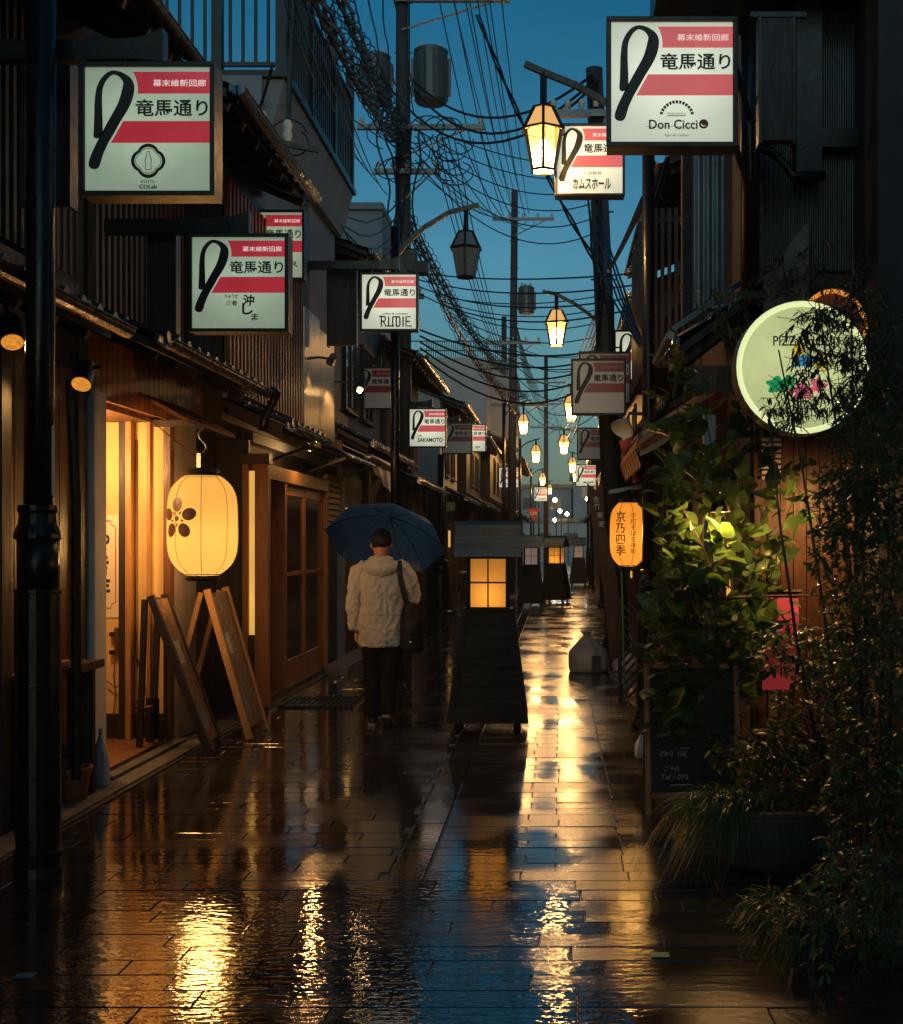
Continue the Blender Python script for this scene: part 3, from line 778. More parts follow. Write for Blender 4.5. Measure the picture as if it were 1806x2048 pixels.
for k, (ya, yb) in enumerate(((13.18, 14.28), (14.32, 15.43))):
    d = MB(); x0, x1 = XF - 0.06, XF - 0.02
    for za, zb in ((0.09, 0.34), (2.12, 2.24), (1.25, 1.29)): d.box(x0, x1, ya, yb, za, zb)
    for yyy in (ya, yb - 0.05): d.box(x0 + 0.002, x1 - 0.002, yyy, yyy + 0.05, 0.34, 2.12)
    do = d.build('sliding_door', 'orange_wood', h3)
    p = MB(); p.box(XF - 0.043, XF - 0.038, ya + 0.05, yb - 0.05, 0.34, 2.12); p.build('glass', 'glass_dark', do)
    p = MB(); p.tube([(XF - 0.012, ya + 0.06, 0.98), (XF - 0.012, ya + 0.06, 1.12)], 0.012, 6); p.build('handle', 'steel', do)
dl = thing('added_canopy_lamp', 'small round lamp under the brown canopy over the glass doors', 'lamp', (-2.68, 13.5, 2.62))
mb = MB(); mb.lathe([(0.04, -0.02), (0.05, 0.0), (0.05, 0.04), (0.03, 0.06)], (-2.68, 13.5, 2.62), 14); mb.build('shade', 'black_paint', dl)
point('added_canopy_light', (-2.66, 13.5, 2.57), 16, WARM, 0.04)  # added lamp that warms the door frames under the canopy
mb = MB(); mb.box(-6, -2.98, 11.1, 14.35, 2.7, 5.0); mb.build('upper_wall', 'dark_wood', h3)
slats(h3, -2.94, 11.15, 14.3, 2.98, 4.85, 0.135, 0.06, 0.05, 'red_wood')
tiled_roof(h3, -2.42, 2.70, -2.98, 2.94, 11.15, 12.95)
# lit strip of louvres and shutter column
for k in range(9):
    mb = MB(); mb.bar((-2.90, 15.62, 1.84 + k * 0.075), (-2.90, 16.55, 1.84 + k * 0.075), 0.05, 0.055); mb.build('louvre', 'plaster_cream', h3)
mb = MB(); mb.box(-3.0, -2.93, 15.6, 16.6, 0.1, 2.6); mb.build('shutter_door', 'plaster_dark', h3)
mb = MB(); mb.box(-3.0, -2.86, 16.6, 16.85, 0.05, 2.6); mb.build('column', 'plaster_grey', h3)
st = MB(); st.box(-2.86, -2.55, 15.2, 17.6, -0.02, 0.10); tag(st.build('door_step', 'concrete', bevel=0.01), 'pale stone step below the shutter door', 'step')
gr = thing('drain_grate', 'dark metal drain grating lying by the glass doors', 'grate', (-2.15, 12.6, 0))
ga = W(575, 1400, 0)
mb = MB(); mb.box(-2.72, -1.98, 12.15, 12.19, 0.0, 0.02); mb.box(-2.72, -1.98, 12.86, 12.90, 0.0, 0.02); mb.build('rim', 'black_paint', gr)
for k in range(15):
    mb = MB(); mb.box(-2.72 + k * 0.051, -2.695 + k * 0.051, 12.19, 12.86, 0.0, 0.018); mb.build('bar', 'black_paint', gr)

# ------------------------------------------------------------------ left: grey building with roof terrace
h4 = thing('grey_building', 'grey rendered building with cantilevered roof terrace and railing', 'building', (-4.2, 14.4, 0))
fx, fz0, fz1 = -2.69, 5.62, 6.22
mb = MB(); mb.box(-6.5, -3.0, 12.32, 16.4, 2.6, 5.7); mb.build('wall', 'plaster_grey', h4)
mb = MB(); mb.box(-2.998, -2.92, 14.7, 16.38, 2.7, 5.66); mb.build('pilaster', 'plaster_grey', h4)
mb = MB(); mb.prism([(fx - 0.14, 12.3, fz0), (fx, 12.3, fz1 - 0.05), (-6.5, 12.3, fz1 - 0.05), (-6.5, 12.3, fz0)], (0, 4.12, 0)); mb.build('terrace_slab', 'plaster_grey', h4)
mb = MB(); mb.box(-6.5, fx + 0.04, 12.24, 16.46, fz1 - 0.045, fz1 + 0.02); mb.build('coping', 'black_paint', h4)
mb = MB(); mb.box(-6.5, fx - 0.2, 12.2, 12.298, 5.0, fz1 - 0.05); mb.build('end_wall', 'plaster_grey', h4)
src = MB(); src.box(-0.014, 0.014, -0.014, 0.014, 0, 1.1); bal = mesh_of(src, 'black_paint')
xx = -4.6
while xx < fx: inst(bal, 'baluster', h4, (xx, 12.32, fz1 + 0.1)); xx += 0.125
yy = 12.45
while yy < 16.4: inst(bal, 'baluster', h4, (fx - 0.02, yy, fz1 + 0.1)); yy += 0.125
for za in (0.08, 1.18):
    mb = MB(); mb.box(-6.5, fx, 12.30, 12.34, fz1 + za, fz1 + za + 0.04); mb.build('rail', 'black_paint', h4)
    mb = MB(); mb.box(fx - 0.04, fx, 12.345, 16.42, fz1 + za, fz1 + za + 0.04); mb.build('rail', 'black_paint', h4)
for (x, yy) in ((-3.95, 12.32), (-3.35, 12.32), (fx - 0.03, 12.32), (fx - 0.03, 13.7), (fx - 0.03, 15.1), (fx - 0.03, 16.38)):
    mb = MB(); mb.box(x - 0.05, x + 0.05, yy - 0.05, yy + 0.05, fz1 + 0.021, fz1 + 1.6); mb.build('rail_post', 'black_paint', h4)
mb = MB(); mb.box(fx - 0.028, fx - 0.018, 13.75, 15.05, fz1 + 0.13, fz1 + 1.17); mb.build('rail_panel', 'plaster_grey', h4)
# brushed panel cladding washed by the little spotlights
for k in range(2):
    mb = MB(); mb.box(-2.918, -2.90, 14.32 + k * 0.96, 15.27 + k * 0.96, 2.78, 4.32 - 0.1 * k); mb.build('cladding_panel', 'panel_metal', h4, bevel=0.004)
# ------------------------------------------------------------------ awnings over the left shops
aw = thing('awning', 'brown sloping shop canopy above the glass doors', 'awning', (-2.8, 14.8, 2.6))
mb = MB(); mb.prism([(-2.97, 12.7, 2.78), (-2.50, 12.7, 2.66), (-2.50, 12.7, 2.63), (-2.97, 12.7, 2.75)], (0, 4.2, 0)); mb.build('sheet', 'awning_brown', aw)
mb = MB(); mb.tube([(-2.50, 12.68, 2.645), (-2.50, 16.92, 2.645)], 0.035, 8); mb.build('front_tube', 'copper_gutter', aw, smooth=True)
for yy in (12.9, 14.9, 16.7):
    mb = MB(); mb.bar((-2.97, yy, 2.45), (-2.52, yy, 2.62), 0.03); mb.build('bracket', 'black_paint', aw)
aw = thing('awning', 'half rolled white canvas awning with a hanging side flap', 'awning', (-2.8, 18.3, 2.4))
mb = MB(); mb.prism([(-3.0, 17.05, 2.98), (-2.58, 17.05, 2.79), (-2.58, 17.05, 2.775), (-3.0, 17.05, 2.965)], (0, 2.75, 0)); mb.build('sheet', 'awning_white', aw)
mb = MB(); mb.tube([(-2.57, 17.0, 2.765), (-2.57, 19.85, 2.765)], 0.06, 10); mb.build('roller', 'panel_metal', aw, smooth=True)
mb = MB(); n_ = 10
for k in range(n_ + 1):
    t_ = k / n_; yy = 17.05 + 2.75 * t_
    mb.v += [Vector((-2.575, yy, 2.72)), Vector((-2.575 + 0.03 * math.sin(k * 1.9), yy, 2.70 - 0.06 - 0.40 * t_ ** 1.5))]
for k in range(n_): mb.f.append((2 * k, 2 * k + 2, 2 * k + 3, 2 * k + 1))
mb.build('flap', 'awning_white', aw)

# ------------------------------------------------------------------ further houses, both sides
def house(label, side, y0, y1, xf, he, hu, wall='dark_wood', upper='dark_wood', slat=None, lit=None, eave=0.45, tiles=True, low_tiles=True, wins=2, group='shop houses along the street', name='shop_house', roof2=True):
    s = -side                                   # facing direction
    b = thing(name, label, 'house', (xf + side * 1.5, (y0 + y1) / 2, 0), group)
    lo_, hi_ = sorted((xf, xf + side * 4))
    mb = MB(); mb.box(lo_, hi_, y0, y1, 0, he + 0.25); mb.build('wall', wall, b)
    lo_, hi_ = sorted((xf + side * 0.12, xf + side * 4))
    mb = MB(); mb.box(lo_, hi_, y0 + 0.02, y1 - 0.02, he + 0.25, hu + 0.3); mb.build('upper_wall', upper, b)
    tiled_roof(b, xf + s * eave, he, xf + side * 0.14, he + 0.3, y0, y1, tiles=low_tiles)
    if roof2: tiled_roof(b, xf + s * eave, hu, xf + side * 2, hu + 0.95, y0 - 0.1, y1 + 0.1, tiles=tiles)
    span = (y1 - y0) / (wins + 1)
    for k in range(wins):
        yc = y0 + span * (k + 1)
        window(b, xf + side * 0.12, yc - 0.5, yc + 0.5, he + 0.55, min(hu - 0.35, he + 1.75), s, 'window_blue' if (k + int(y0)) % 2 else 'glass_dark')
    if slat: slats(b, xf + s * 0.03, y0 + 0.15, y1 - 0.15, 0.35, min(he - 0.3, 2.3), 0.13, 0.05, 0.04, slat)
    if lit:
        for (ya, yb, za, zb) in lit:
            mb = MB(); mb.box(*sorted((xf + s * 0.004, xf + s * 0.02)), ya, yb, za, zb); mb.build('lit_window', 'window_glow', b)
    for yy in (y0 + 0.06, (y0 + y1) / 2, y1 - 0.06):
        mb = MB(); mb.box(*sorted((xf, xf + s * 0.07)), yy - 0.06, yy + 0.06, 0.0, he); mb.build('post', 'brown_wood', b)
    return b
house('dark timber house with blue windows behind the white awning', -1, 17.0, 22.0, -3.0, 3.0, 5.6, lit=[(17.6, 17.9, 1.6, 2.1)])
house('timber house with lattice front beside the parked bicycle', -1, 22.2, 27.6, -2.95, 2.75, 5.0, slat='brown_wood', upper='plaster_dark')
house('tile roofed house just past the bicycle', -1, 29.4, 34.5, -2.65, 2.7, 4.9, upper='plaster_pale', lit=[(30.2, 30.4, 1.5, 1.9), (30.5, 30.7, 1.5, 1.9)])
house('low dark house behind the far street signs', -1, 34.6, 41, -2.4, 2.7, 4.6, tiles=False)
house('long dark house near the red stop sign', -1, 41.2, 52, -2.1, 2.8, 5.0, tiles=False, low_tiles=False, wins=3)
house('farthest dark house on the kerb side with the stop sign', -1, 52.2, 66, -1.9, 2.8, 5.2, tiles=False, low_tiles=False, wins=3)
# flat roofed blocks rising behind the left houses
fb = thing('flat_roof_building', 'pale flat roofed building rising behind the left houses', 'building', (-5.6, 31, 0))
mb = MB(); mb.box(-7.5, -3.9, 27.8, 29.3, 0, 9.0); mb.build('wall', 'plaster_grey', fb)
mb = MB(); mb.box(-7.5, -3.88, 27.7, 29.32, 9.0, 9.15); mb.build('parapet', 'plaster_grey', fb)
wb = thing('white_building', 'big pale rendered building with railed flat roof', 'building', (-4.4, 47, 0))
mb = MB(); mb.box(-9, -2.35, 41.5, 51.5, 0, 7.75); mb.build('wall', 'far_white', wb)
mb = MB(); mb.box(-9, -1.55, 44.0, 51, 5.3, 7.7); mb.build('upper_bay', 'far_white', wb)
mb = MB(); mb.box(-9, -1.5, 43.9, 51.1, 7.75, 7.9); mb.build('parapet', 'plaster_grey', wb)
for k in range(40): inst(bal, 'baluster', wb, (-4.6 + k * 0.078, 44.0, 7.85), scale=(1, 1, 0.75))
for za in (8.0, 8.35, 8.68):
    mb = MB(); mb.box(-9, -1.5, 43.97, 44.03, za, za + 0.035); mb.build('rail', 'black_paint', wb)
house('dark house with a lit eave in front of the pale building', -1, 33.9, 34.3, -3.4, 5.2, 6.4, tiles=False, low_tiles=False, wins=0, roof2=False)

# ------------------------------------------------------------------ right side
r1 = thing('restaurant', 'dark restaurant front with ribbed metal cladding behind the plants', 'restaurant', (2.0, 8.6, 0))
def corrugated(parent, x0, x1, y, z0, z1, pitch, m, name='ribbed_sheet', axis='x'):
    mb = MB(); n = int((x1 - x0) / (pitch / 6)); 
    for k in range(n + 1):
        x = x0 + (x1 - x0) * k / n; d = 0.012 * (pitch / 0.06) * math.sin(2 * math.pi * (x - x0) / pitch)
        mb.v += [Vector((x, y + d, z0)), Vector((x, y + d, z1))] if axis == 'x' else [Vector((y + d, x, z0)), Vector((y + d, x, z1))]
    for k in range(n): mb.f.append((2 * k, 2 * k + 2, 2 * k + 3, 2 * k + 1))
    return mb.build(name, m, parent, smooth=True)
corrugated(r1, 1.28, 1.92, 8.0, 3.35, 5.5, 0.030, 'corrugated_dark')
mb = MB(); mb.box(1.24, 4.5, 8.04, 11.5, 0, 5.7); mb.build('wall', 'plaster_dark', r1)
mb = MB(); mb.box(1.90, 4.5, 7.4, 8.02, 0, 5.7); mb.build('front_wall', 'plaster_dark', r1)
mb = MB(); mb.box(1.50, 1.66, 7.84, 7.96, 3.9, 5.6); mb.build('beam', 'black_paint', r1)
mb = MB(); mb.box(1.50, 1.95, 7.86, 7.95, 4.10, 4.22); mb.build('beam', 'black_paint', r1)
mb = MB(); mb.box(1.20, 1.30, 7.9, 8.02, 2.9, 5.6); mb.build('post', 'black_paint', r1)
mb = MB(); mb.box(0.62, 4.5, 7.4, 8.4, 5.02, 5.25); mb.build('eave_beam', 'black_paint', r1)
mb = MB(); mb.prism([W(1618, 440, 7.9), W(1618, 640, 7.9), W(1500, 640, 7.9), W(1500, 590, 7.9)], (0, 0.1, 0)); mb.build('gable_cheek', 'concrete', r1)
mb = MB(); mb.box(0.93, 1.26, 9.30, 9.42, 3.25, 4.9); mb.build('side_return', 'plaster_dark', r1)
corrugated(r1, 1.0, 1.40, 9.28, 3.35, 4.75, 0.068, 'corrugated')
# lit shop window and plank wall behind the leaves
mb = MB(); mb.box(1.232, 1.238, 8.9, 9.2, 1.2, 2.0); mb.build('lit_window', 'window_glow', r1)
for k in range(10):
    mb = MB(); mb.box(1.26 + k * 0.083, 1.337 + k * 0.083, 7.98, 8.035, 0.05, 2.7); mb.build('wall_plank', 'brown_wood', r1)
for k in range(8):
    mb = MB(); mb.bar((1.30, 7.95, 2.02 + k * 0.035), (1.42, 7.95, 2.02 + k * 0.035), 0.02, 0.02); mb.build('louvre', 'plaster_pale', r1)
mb = MB(); mb.box(1.02, 1.10, 8.7, 8.78, 0.0, 2.5); mb.build('column', 'plaster_pale', r1)
for k in range(22):
    mb = MB(); mb.box(1.345, 1.40, 7.955, 7.978, 0.5 + k * 0.055, 0.545 + k * 0.055); mb.build('brick', 'concrete', r1)
# small tiled hood with blue flashing over the restaurant door
tiled_roof(r1, 0.80, 2.98, 1.24, 3.28, 8.3, 9.3, gutter=False)
mb = MB(); mb.bar((0.76, 8.27, 3.02), (1.22, 8.27, 3.33), 0.03, 0.035); mb.build('flashing', 'blue_sheet', r1)
mb = MB(); mb.tube([(0.74, 8.2, 2.97), (0.74, 9.4, 2.97)], 0.03, 8); mb.build('gutter', 'steel', r1)
mb = MB(); mb.box(0.86, 1.22, 8.42, 8.5, 2.62, 2.80); mb.build('carved_beam', 'brown_wood', r1)
# balcony with timber battens, beyond
r2 = thing('batten_balcony', 'dark timber batten balcony on the house beyond the restaurant', 'balcony', (1.1, 11.4, 3))
slats(r2, 11.25, 0.82, 1.50, 3.30, 4.62, 0.062, 0.034, 0.03, 'brown_wood', along='x')
for zz in (3.4, 4.5):
    mb = MB(); mb.box(0.80, 1.6, 11.27, 11.31, zz, zz + 0.05); mb.build('rail', 'dark_wood', r2)
slats(r2, 0.80, 11.3, 13.2, 3.30, 4.62, 0.10, 0.04, 0.03, 'brown_wood')
mb = MB(); mb.box(0.78, 1.7, 11.26, 13.3, 3.18, 3.28); mb.build('floor', 'dark_wood', r2)
ac = thing('air_conditioner', 'grey air conditioner unit behind the balcony battens', 'air conditioner', (1.2, 11.8, 3.3))
mb = MB(); mb.box(0.95, 1.42, 11.6, 11.95, 3.29, 3.95); mb.build('case', 'steel', ac, bevel=0.01)
mb = MB(); mb.lathe([(0.2, 0), (0.2, 0.02)], (0, 0, 0), 20); 
mb.v = [Vector((1.18 + p.x, 11.60 - p.z, 3.62 + p.y)) for p in mb.v]; mb.build('fan_grille', 'black_paint', ac)
house('dark house with balcony beyond the restaurant', 1, 11.6, 16.4, 1.45, 2.95, 5.2, wins=2, tiles=False)
house('dark timber house beside the utility pole with the wooden slab sign', 1, 16.6, 23.5, 1.5, 2.8, 5.0, slat='dark_wood', tiles=False, lit=[(17.0, 17.4, 0.9, 1.9)])
house('dark house past the second unlit sign', 1, 23.7, 31, 1.5, 2.8, 4.8, tiles=False, lit=[(25, 25.4, 0.9, 1.9)])
house('low dark house halfway down the right side', 1, 31.2, 42, 1.6, 2.7, 4.6, tiles=False, low_tiles=False, wins=3)
house('farthest dark house down the right side', 1, 42.2, 62, 1.7, 2.7, 4.8, tiles=False, low_tiles=False, wins=3)
# the same street carries on behind the viewpoint
house('boarded house further back on the kerb side', -1, -4.0, 2.5, -3.1, 2.9, 5.1, tiles=False, low_tiles=False)
house('dark house furthest back on the kerb side', -1, -16.0, -4.2, -3.0, 2.9, 5.3, tiles=False, low_tiles=False)
house('dark house behind the viewpoint on the planted side', 1, -5.0, 3.6, 1.9, 2.9, 5.2, tiles=False, low_tiles=False)
house('dark house furthest back on the planted side', 1, -16.0, -5.2, 1.8, 2.8, 5.2, tiles=False, low_tiles=False)
# end of the street: buildings and wooded hill
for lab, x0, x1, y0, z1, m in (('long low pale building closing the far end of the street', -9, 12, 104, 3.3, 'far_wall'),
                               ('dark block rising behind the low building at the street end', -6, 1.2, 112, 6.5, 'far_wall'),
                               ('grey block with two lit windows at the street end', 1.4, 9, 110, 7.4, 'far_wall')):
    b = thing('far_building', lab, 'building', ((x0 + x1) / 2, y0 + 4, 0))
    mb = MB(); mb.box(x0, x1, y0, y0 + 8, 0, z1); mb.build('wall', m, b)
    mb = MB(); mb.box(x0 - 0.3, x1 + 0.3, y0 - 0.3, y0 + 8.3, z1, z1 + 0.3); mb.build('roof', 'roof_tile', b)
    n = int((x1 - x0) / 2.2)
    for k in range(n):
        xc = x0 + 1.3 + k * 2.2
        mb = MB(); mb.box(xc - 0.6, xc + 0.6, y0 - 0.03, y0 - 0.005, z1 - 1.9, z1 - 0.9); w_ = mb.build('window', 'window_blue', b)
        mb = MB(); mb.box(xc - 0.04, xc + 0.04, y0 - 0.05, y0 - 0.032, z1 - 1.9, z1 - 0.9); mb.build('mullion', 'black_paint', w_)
mb = MB(); nx, ny = 60, 12
for j in range(ny + 1):
    for i in range(nx + 1):
        x = -160 + 320 * i / nx; y = 210 + 120 * j / ny
        z = 17 * math.sin(math.pi * j / ny * 0.5) * (0.75 + 0.5 * noise.noise(Vector((x * 0.02, y * 0.02, 0)))) + 2.2 * noise.noise(Vector((x * 0.12, y * 0.12, 3)))
        mb.v.append(Vector((x, y, z)))
for j in range(ny):
    for i in range(nx):
        a = j * (nx + 1) + i; mb.f.append((a, a + 1, a + nx + 2, a + nx + 1))
tag(mb.build('hills', 'hill', smooth=True), kind='structure')
# ================================================================== street signs
BRUSH = [(228, 1062, 24), (224, 1045, 44), (222, 1020, 52), (226, 900, 50), (226, 760, 46), (226, 600, 42), (240, 440, 36), (285, 330, 32), (350, 255, 28), (420, 225, 24), (500, 245, 29),
         (565, 292, 40), (606, 350, 56), (612, 430, 68), (585, 550, 70), (535, 670, 66), (450, 815, 62), (360, 975, 62), (285, 1110, 60), (220, 1250, 62), (182, 1360, 66), (166, 1412, 60), (158, 1440, 44), (154, 1455, 18)]
def smooth_stroke(P_, k=4):
    out = []
    for i in range(len(P_) - 1):
        p0, p1, p2, p3 = (P_[max(i - 1, 0)], P_[i], P_[i + 1], P_[min(i + 2, len(P_) - 1)])
        for j in range(k):
            t = j / k; out.append(tuple(0.5 * (2 * b + (c - a) * t + (2 * a - 5 * b + 4 * c - d) * t * t + (3 * b - a - 3 * c + d) * t ** 3) for a, b, c, d in zip(p0, p1, p2, p3)))
    return out + [P_[-1]]
BRUSH = smooth_stroke(BRUSH)
def uvp(x, y): return ((x - 55) / 1610, 1 - (y - 155) / 1585)

STY = {'green': ('sign_green', 'sign_red_dim', 'sign_letter'), 'white': ('sign_white', 'sign_red', 'sign_letter'),
       'off': ('sign_off', 'sign_off_red', 'sign_off_letter'), 'warm': ('sign_off_warm', 'sign_off_red', 'sign_off_letter')}
def sign(x0, x1, y0, y1, Y, sty, label, logo=None, group='square street signs', arm=None, depth=0.15):
    a = W(x0, y1, Y); b = W(x1, y0, Y)
    root = thing('street_sign', label, 'sign', ((a.x + b.x) / 2, Y, a.z), group)
    mw, mr, ml = STY[sty]; fr = 0.036 * (b.x - a.x)
    mb = MB(); mb.box(a.x + 0.004, b.x - 0.004, Y + 0.03, Y + depth, a.z + 0.004, b.z - 0.004); mb.build('housing', 'frame_metal', root)
    f = MB()
    f.box(a.x, b.x, Y - 0.014, Y + 0.03, a.z, a.z + fr); f.box(a.x, b.x, Y - 0.014, Y + 0.03, b.z - fr, b.z)
    f.box(a.x, a.x + fr, Y - 0.013, Y + 0.029, a.z + fr, b.z - fr); f.box(b.x - fr, b.x, Y - 0.013, Y + 0.029, a.z + fr, b.z - fr)
    f.build('frame', 'frame_metal', root, bevel=0.003)
    X0, X1, Z0, Z1 = a.x + fr, b.x - fr, a.z + fr, b.z - fr; w = X1 - X0; h = Z1 - Z0
    U = lambda u, v: (X0 + u * w, Z0 + v * h)
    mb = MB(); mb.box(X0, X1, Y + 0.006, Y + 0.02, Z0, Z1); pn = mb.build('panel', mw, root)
    def poly(pts, m, name, yo=0.003):
        q = MB(); q.add([(*[U(*uvp(*p))[0:1]][0], Y + yo, U(*uvp(*p))[1]) for p in pts], [tuple(range(len(pts)))]); return q.build(name, m, root)
    poly([(670, 215), (700, 270), (725, 350), (735, 430), (730, 493), (1664, 493), (1664, 213)], mr, 'red_band')
    poly([(545, 843), (385, 1122), (1664, 1120), (1664, 843)], mr, 'red_band')
    q = MB(); q.stroke([(U(*uvp(x, y_))[0], U(*uvp(x, y_))[1], 1.14 * hw / 1610 * w) for x, y_, hw in BRUSH], Y + 0.002); q.build('brush_mark', 'ink', root)
    def T(body, xa, xb, ya, yb, m='ink', bold=0.02, shear=0.0, yo=0.001):
        q = MB(); p0 = U(*uvp(xa, yb)); p1 = U(*uvp(xb, ya)); put_text(q, body, p0[0], p1[0], p0[1], p1[1], Y + yo, bold, shear); return q.build('lettering', m, root)
    T('幕末維新回廊', 930, 1610, 315, 405, ml, 0.006, yo=0.0)
    T('竜馬通り', 705, 1635, 565, 785, 'ink', 0.019)
    if logo: logo(T, lambda x, y_: U(*uvp(x, y_)), root, Y, w / 1610)
    if arm:                                     # carrying arm: (px start, px end, py)
        xa, xb, py = arm; c = (a.x + b.x) / 2
        p = W(xa, py, Y); e = W(xb, py, Y); t = 0.05
        mb = MB(); mb.prism([(p.x, Y + 0.03, p.z - t), (e.x - 0.12, Y + 0.03, p.z - t), (e.x, Y + 0.03, p.z - t * 1.2), (e.x, Y + 0.03, p.z + t * 2.0), (e.x - 0.10, Y + 0.03, p.z + t * 1.2), (e.x - 0.25, Y + 0.03, p.z + t * 0.9), (p.x, Y + 0.03, p.z + t * 0.9)], (0, 0.08, 0))
        mb.build('carrying_arm', 'black_paint', root)
        for xx in (a.x + 0.2 * (b.x - a.x), a.x + 0.62 * (b.x - a.x)):
            if min(p.x, e.x) < xx < max(p.x, e.x):
                mb = MB(); mb.box(xx - 0.012, xx + 0.012, Y + 0.05, Y + 0.075, b.z, p.z - t); mb.build('hanger', 'black_paint', root)
    return root

def ring(mb, c, r0, r1, Y, n=40, lobes=0.0):
    b = len(mb.v)
    for k in range(n):
        a = 2 * math.pi * k / n; s = 1.0
        if lobes:
            mxx, mnn = max(abs(math.cos(a)), abs(math.sin(a))), min(abs(math.cos(a)), abs(math.sin(a))); s = 0.36 * mxx + math.sqrt(0.64 ** 2 - (0.36 * mnn) ** 2)
        for r in (r0, r1): mb.v.append(Vector((c[0] + r * s * math.cos(a), Y, c[1] + r * s * math.sin(a))))
    for k in range(n):
        j = (k + 1) % n; mb.f.append((b + 2 * k, b + 2 * k + 1, b + 2 * j + 1, b + 2 * j))
def logo_colab(T, P, root, Y, s):
    mb = MB(); c = P(868, 1352); ring(mb, c, 178 * s, 222 * s, Y + 0.001, lobes=0.10); ring(mb, c, 158 * s, 166 * s, Y + 0.001, lobes=0.12)
    bt = [(850, 1235), (890, 1235), (886, 1262), (895, 1300), (908, 1340), (902, 1400), (908, 1462), (830, 1462), (836, 1400), (828, 1340), (843, 1300), (852, 1262), (850, 1235), (890, 1235)]
    mb.stroke([(*P(x, y_), 4.5 * s) for x, y_ in bt], Y + 0.001); mb.build('emblem', 'ink', root)
    T('KYOTO', 775, 955, 1600, 1637, bold=0.01); T('COLab', 750, 980, 1655, 1708, bold=0.03)
def logo_oki(T, P, root, Y, s):
    T('ちゅうか', 620, 850, 1145, 1215, bold=0.02, shear=0.15); T('酒肴', 640, 840, 1255, 1345, bold=0.02, shear=0.1)
    T('沖', 930, 1140, 1150, 1350, bold=0.03, shear=0.1); T('し', 920, 1110, 1300, 1500, bold=0.03); T('ま', 1080, 1200, 1480, 1600, bold=0.02)
def logo_r(T, P, root, Y, s): T('trattoria', 800, 1280, 1270, 1330, bold=0, shear=0.2); T('B&R', 900, 1560, 1340, 1480, bold=0.0)
def logo_rudie(T, P, root, Y, s):
    T('coffee & roastery', 640, 1430, 1270, 1330, bold=0.03); 
    mb = MB(); w = 21 * s
    def L(*pts): mb.stroke([(*P(x, y_), w) for x, y_ in pts], Y + 0.001)
    L((560, 1375), (740, 1375)); L((630, 1375), (630, 1670)); L((740, 1375), (750, 1440), (735, 1510), (630, 1515)); L((690, 1515), (760, 1655), (1010, 1655))
    L((850, 1375), (850, 1655)); L((970, 1385), (970, 1655)); L((970, 1385), (1170, 1385)); L((1080, 1385), (1080, 1660)); L((1080, 1660), (1160, 1660), (1185, 1620), (1185, 1420), (1160, 1385))
    L((1280, 1370), (1280, 1670)); L((1500, 1385), (1370, 1385), (1370, 1655), (1540, 1655)); L((1370, 1520), (1490, 1520)); mb.build('logo', 'ink', root)
def logo_sakamoto(T, P, root, Y, s): T('BAR', 400, 610, 1250, 1325, bold=0.01); T('SAKAMOTO', 400, 1560, 1380, 1560, bold=0.03, shear=0.1)
def logo_tsuchiya(T, P, root, Y, s): T('旅館', 250, 620, 1240, 1330); T('つちや', 160, 1350, 1420, 1600, bold=0.02)
def logo_ryoma(T, P, root, Y, s): T('しるの幸', 560, 1100, 1220, 1300, bold=0.02); T('龍馬館', 400, 1560, 1400, 1640, bold=0.03)
def logo_small(T, P, root, Y, s): T('寺田屋', 600, 1500, 1400, 1580, bold=0.03)
def logo_don(T, P, root, Y, s):
    mb = MB(); c = P(925, 1420)
    for k in range(13):
        a = math.pi * (0.10 + 0.80 * k / 12); r0, r1 = 195 * s, 235 * s; da = 0.075
        mb.add([(c[0] + r * math.cos(q), Y + 0.001, c[1] + r * math.sin(q)) for r, q in ((r0, a - da), (r1, a - da), (r1, a + da), (r0, a + da))], [(0, 1, 2, 3)])
    mb.stroke([(*P(800, 1388), 5 * s), (*P(1045, 1388), 5 * s)], Y + 0.001); mb.stroke([(*P(500, 1530), 2 * s), (*P(1100, 1530), 2 * s)], Y + 0.001); mb.build('emblem', 'ink', root)
    T('Napoletana', 800, 1045, 1345, 1375, bold=0.0); T('Don Cicci', 555, 1200, 1440, 1565, bold=0.018)
    mb = MB(); ring(mb, P(1280, 1497), 36 * s, 62 * s, Y + 0.001); mb.build('letter_ring', 'ink', root)
    mb = MB(); ring(mb, P(1288, 1478), 0.5 * s, 42 * s, Y + 0.0005); mb.build('wine_dot', 'crimson', root)
    T('Figlio del Capitano', 760, 1085, 1625, 1670, bold=0.0, shear=0.3)
def logo_kamusu(T, P, root, Y, s): T('生涯教育', 690, 1150, 1215, 1300, bold=0.0); T('カムスホール', 430, 1380, 1370, 1640, bold=0.03, shear=0.1)

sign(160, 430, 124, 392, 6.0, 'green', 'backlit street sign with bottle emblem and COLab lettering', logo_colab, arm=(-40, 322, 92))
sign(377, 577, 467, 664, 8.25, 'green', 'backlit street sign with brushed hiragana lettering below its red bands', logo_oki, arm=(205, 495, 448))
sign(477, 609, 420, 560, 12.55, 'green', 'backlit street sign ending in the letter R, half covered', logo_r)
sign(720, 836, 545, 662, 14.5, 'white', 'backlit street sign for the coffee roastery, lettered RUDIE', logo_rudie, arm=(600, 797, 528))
sign(709, 792, 734, 819, 20.2, 'off', 'unlit grey street sign behind a black lamp post on the awning side', None, arm=(660, 762, 722))
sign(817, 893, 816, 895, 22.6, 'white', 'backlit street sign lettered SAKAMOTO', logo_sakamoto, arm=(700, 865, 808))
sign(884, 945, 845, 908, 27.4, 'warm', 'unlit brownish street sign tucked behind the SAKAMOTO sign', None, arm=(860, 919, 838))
sign(918, 972, 848, 904, 30.5, 'white', 'small backlit street sign with three brushed characters, partly covered', logo_tsuchiya, arm=(880, 950, 842))
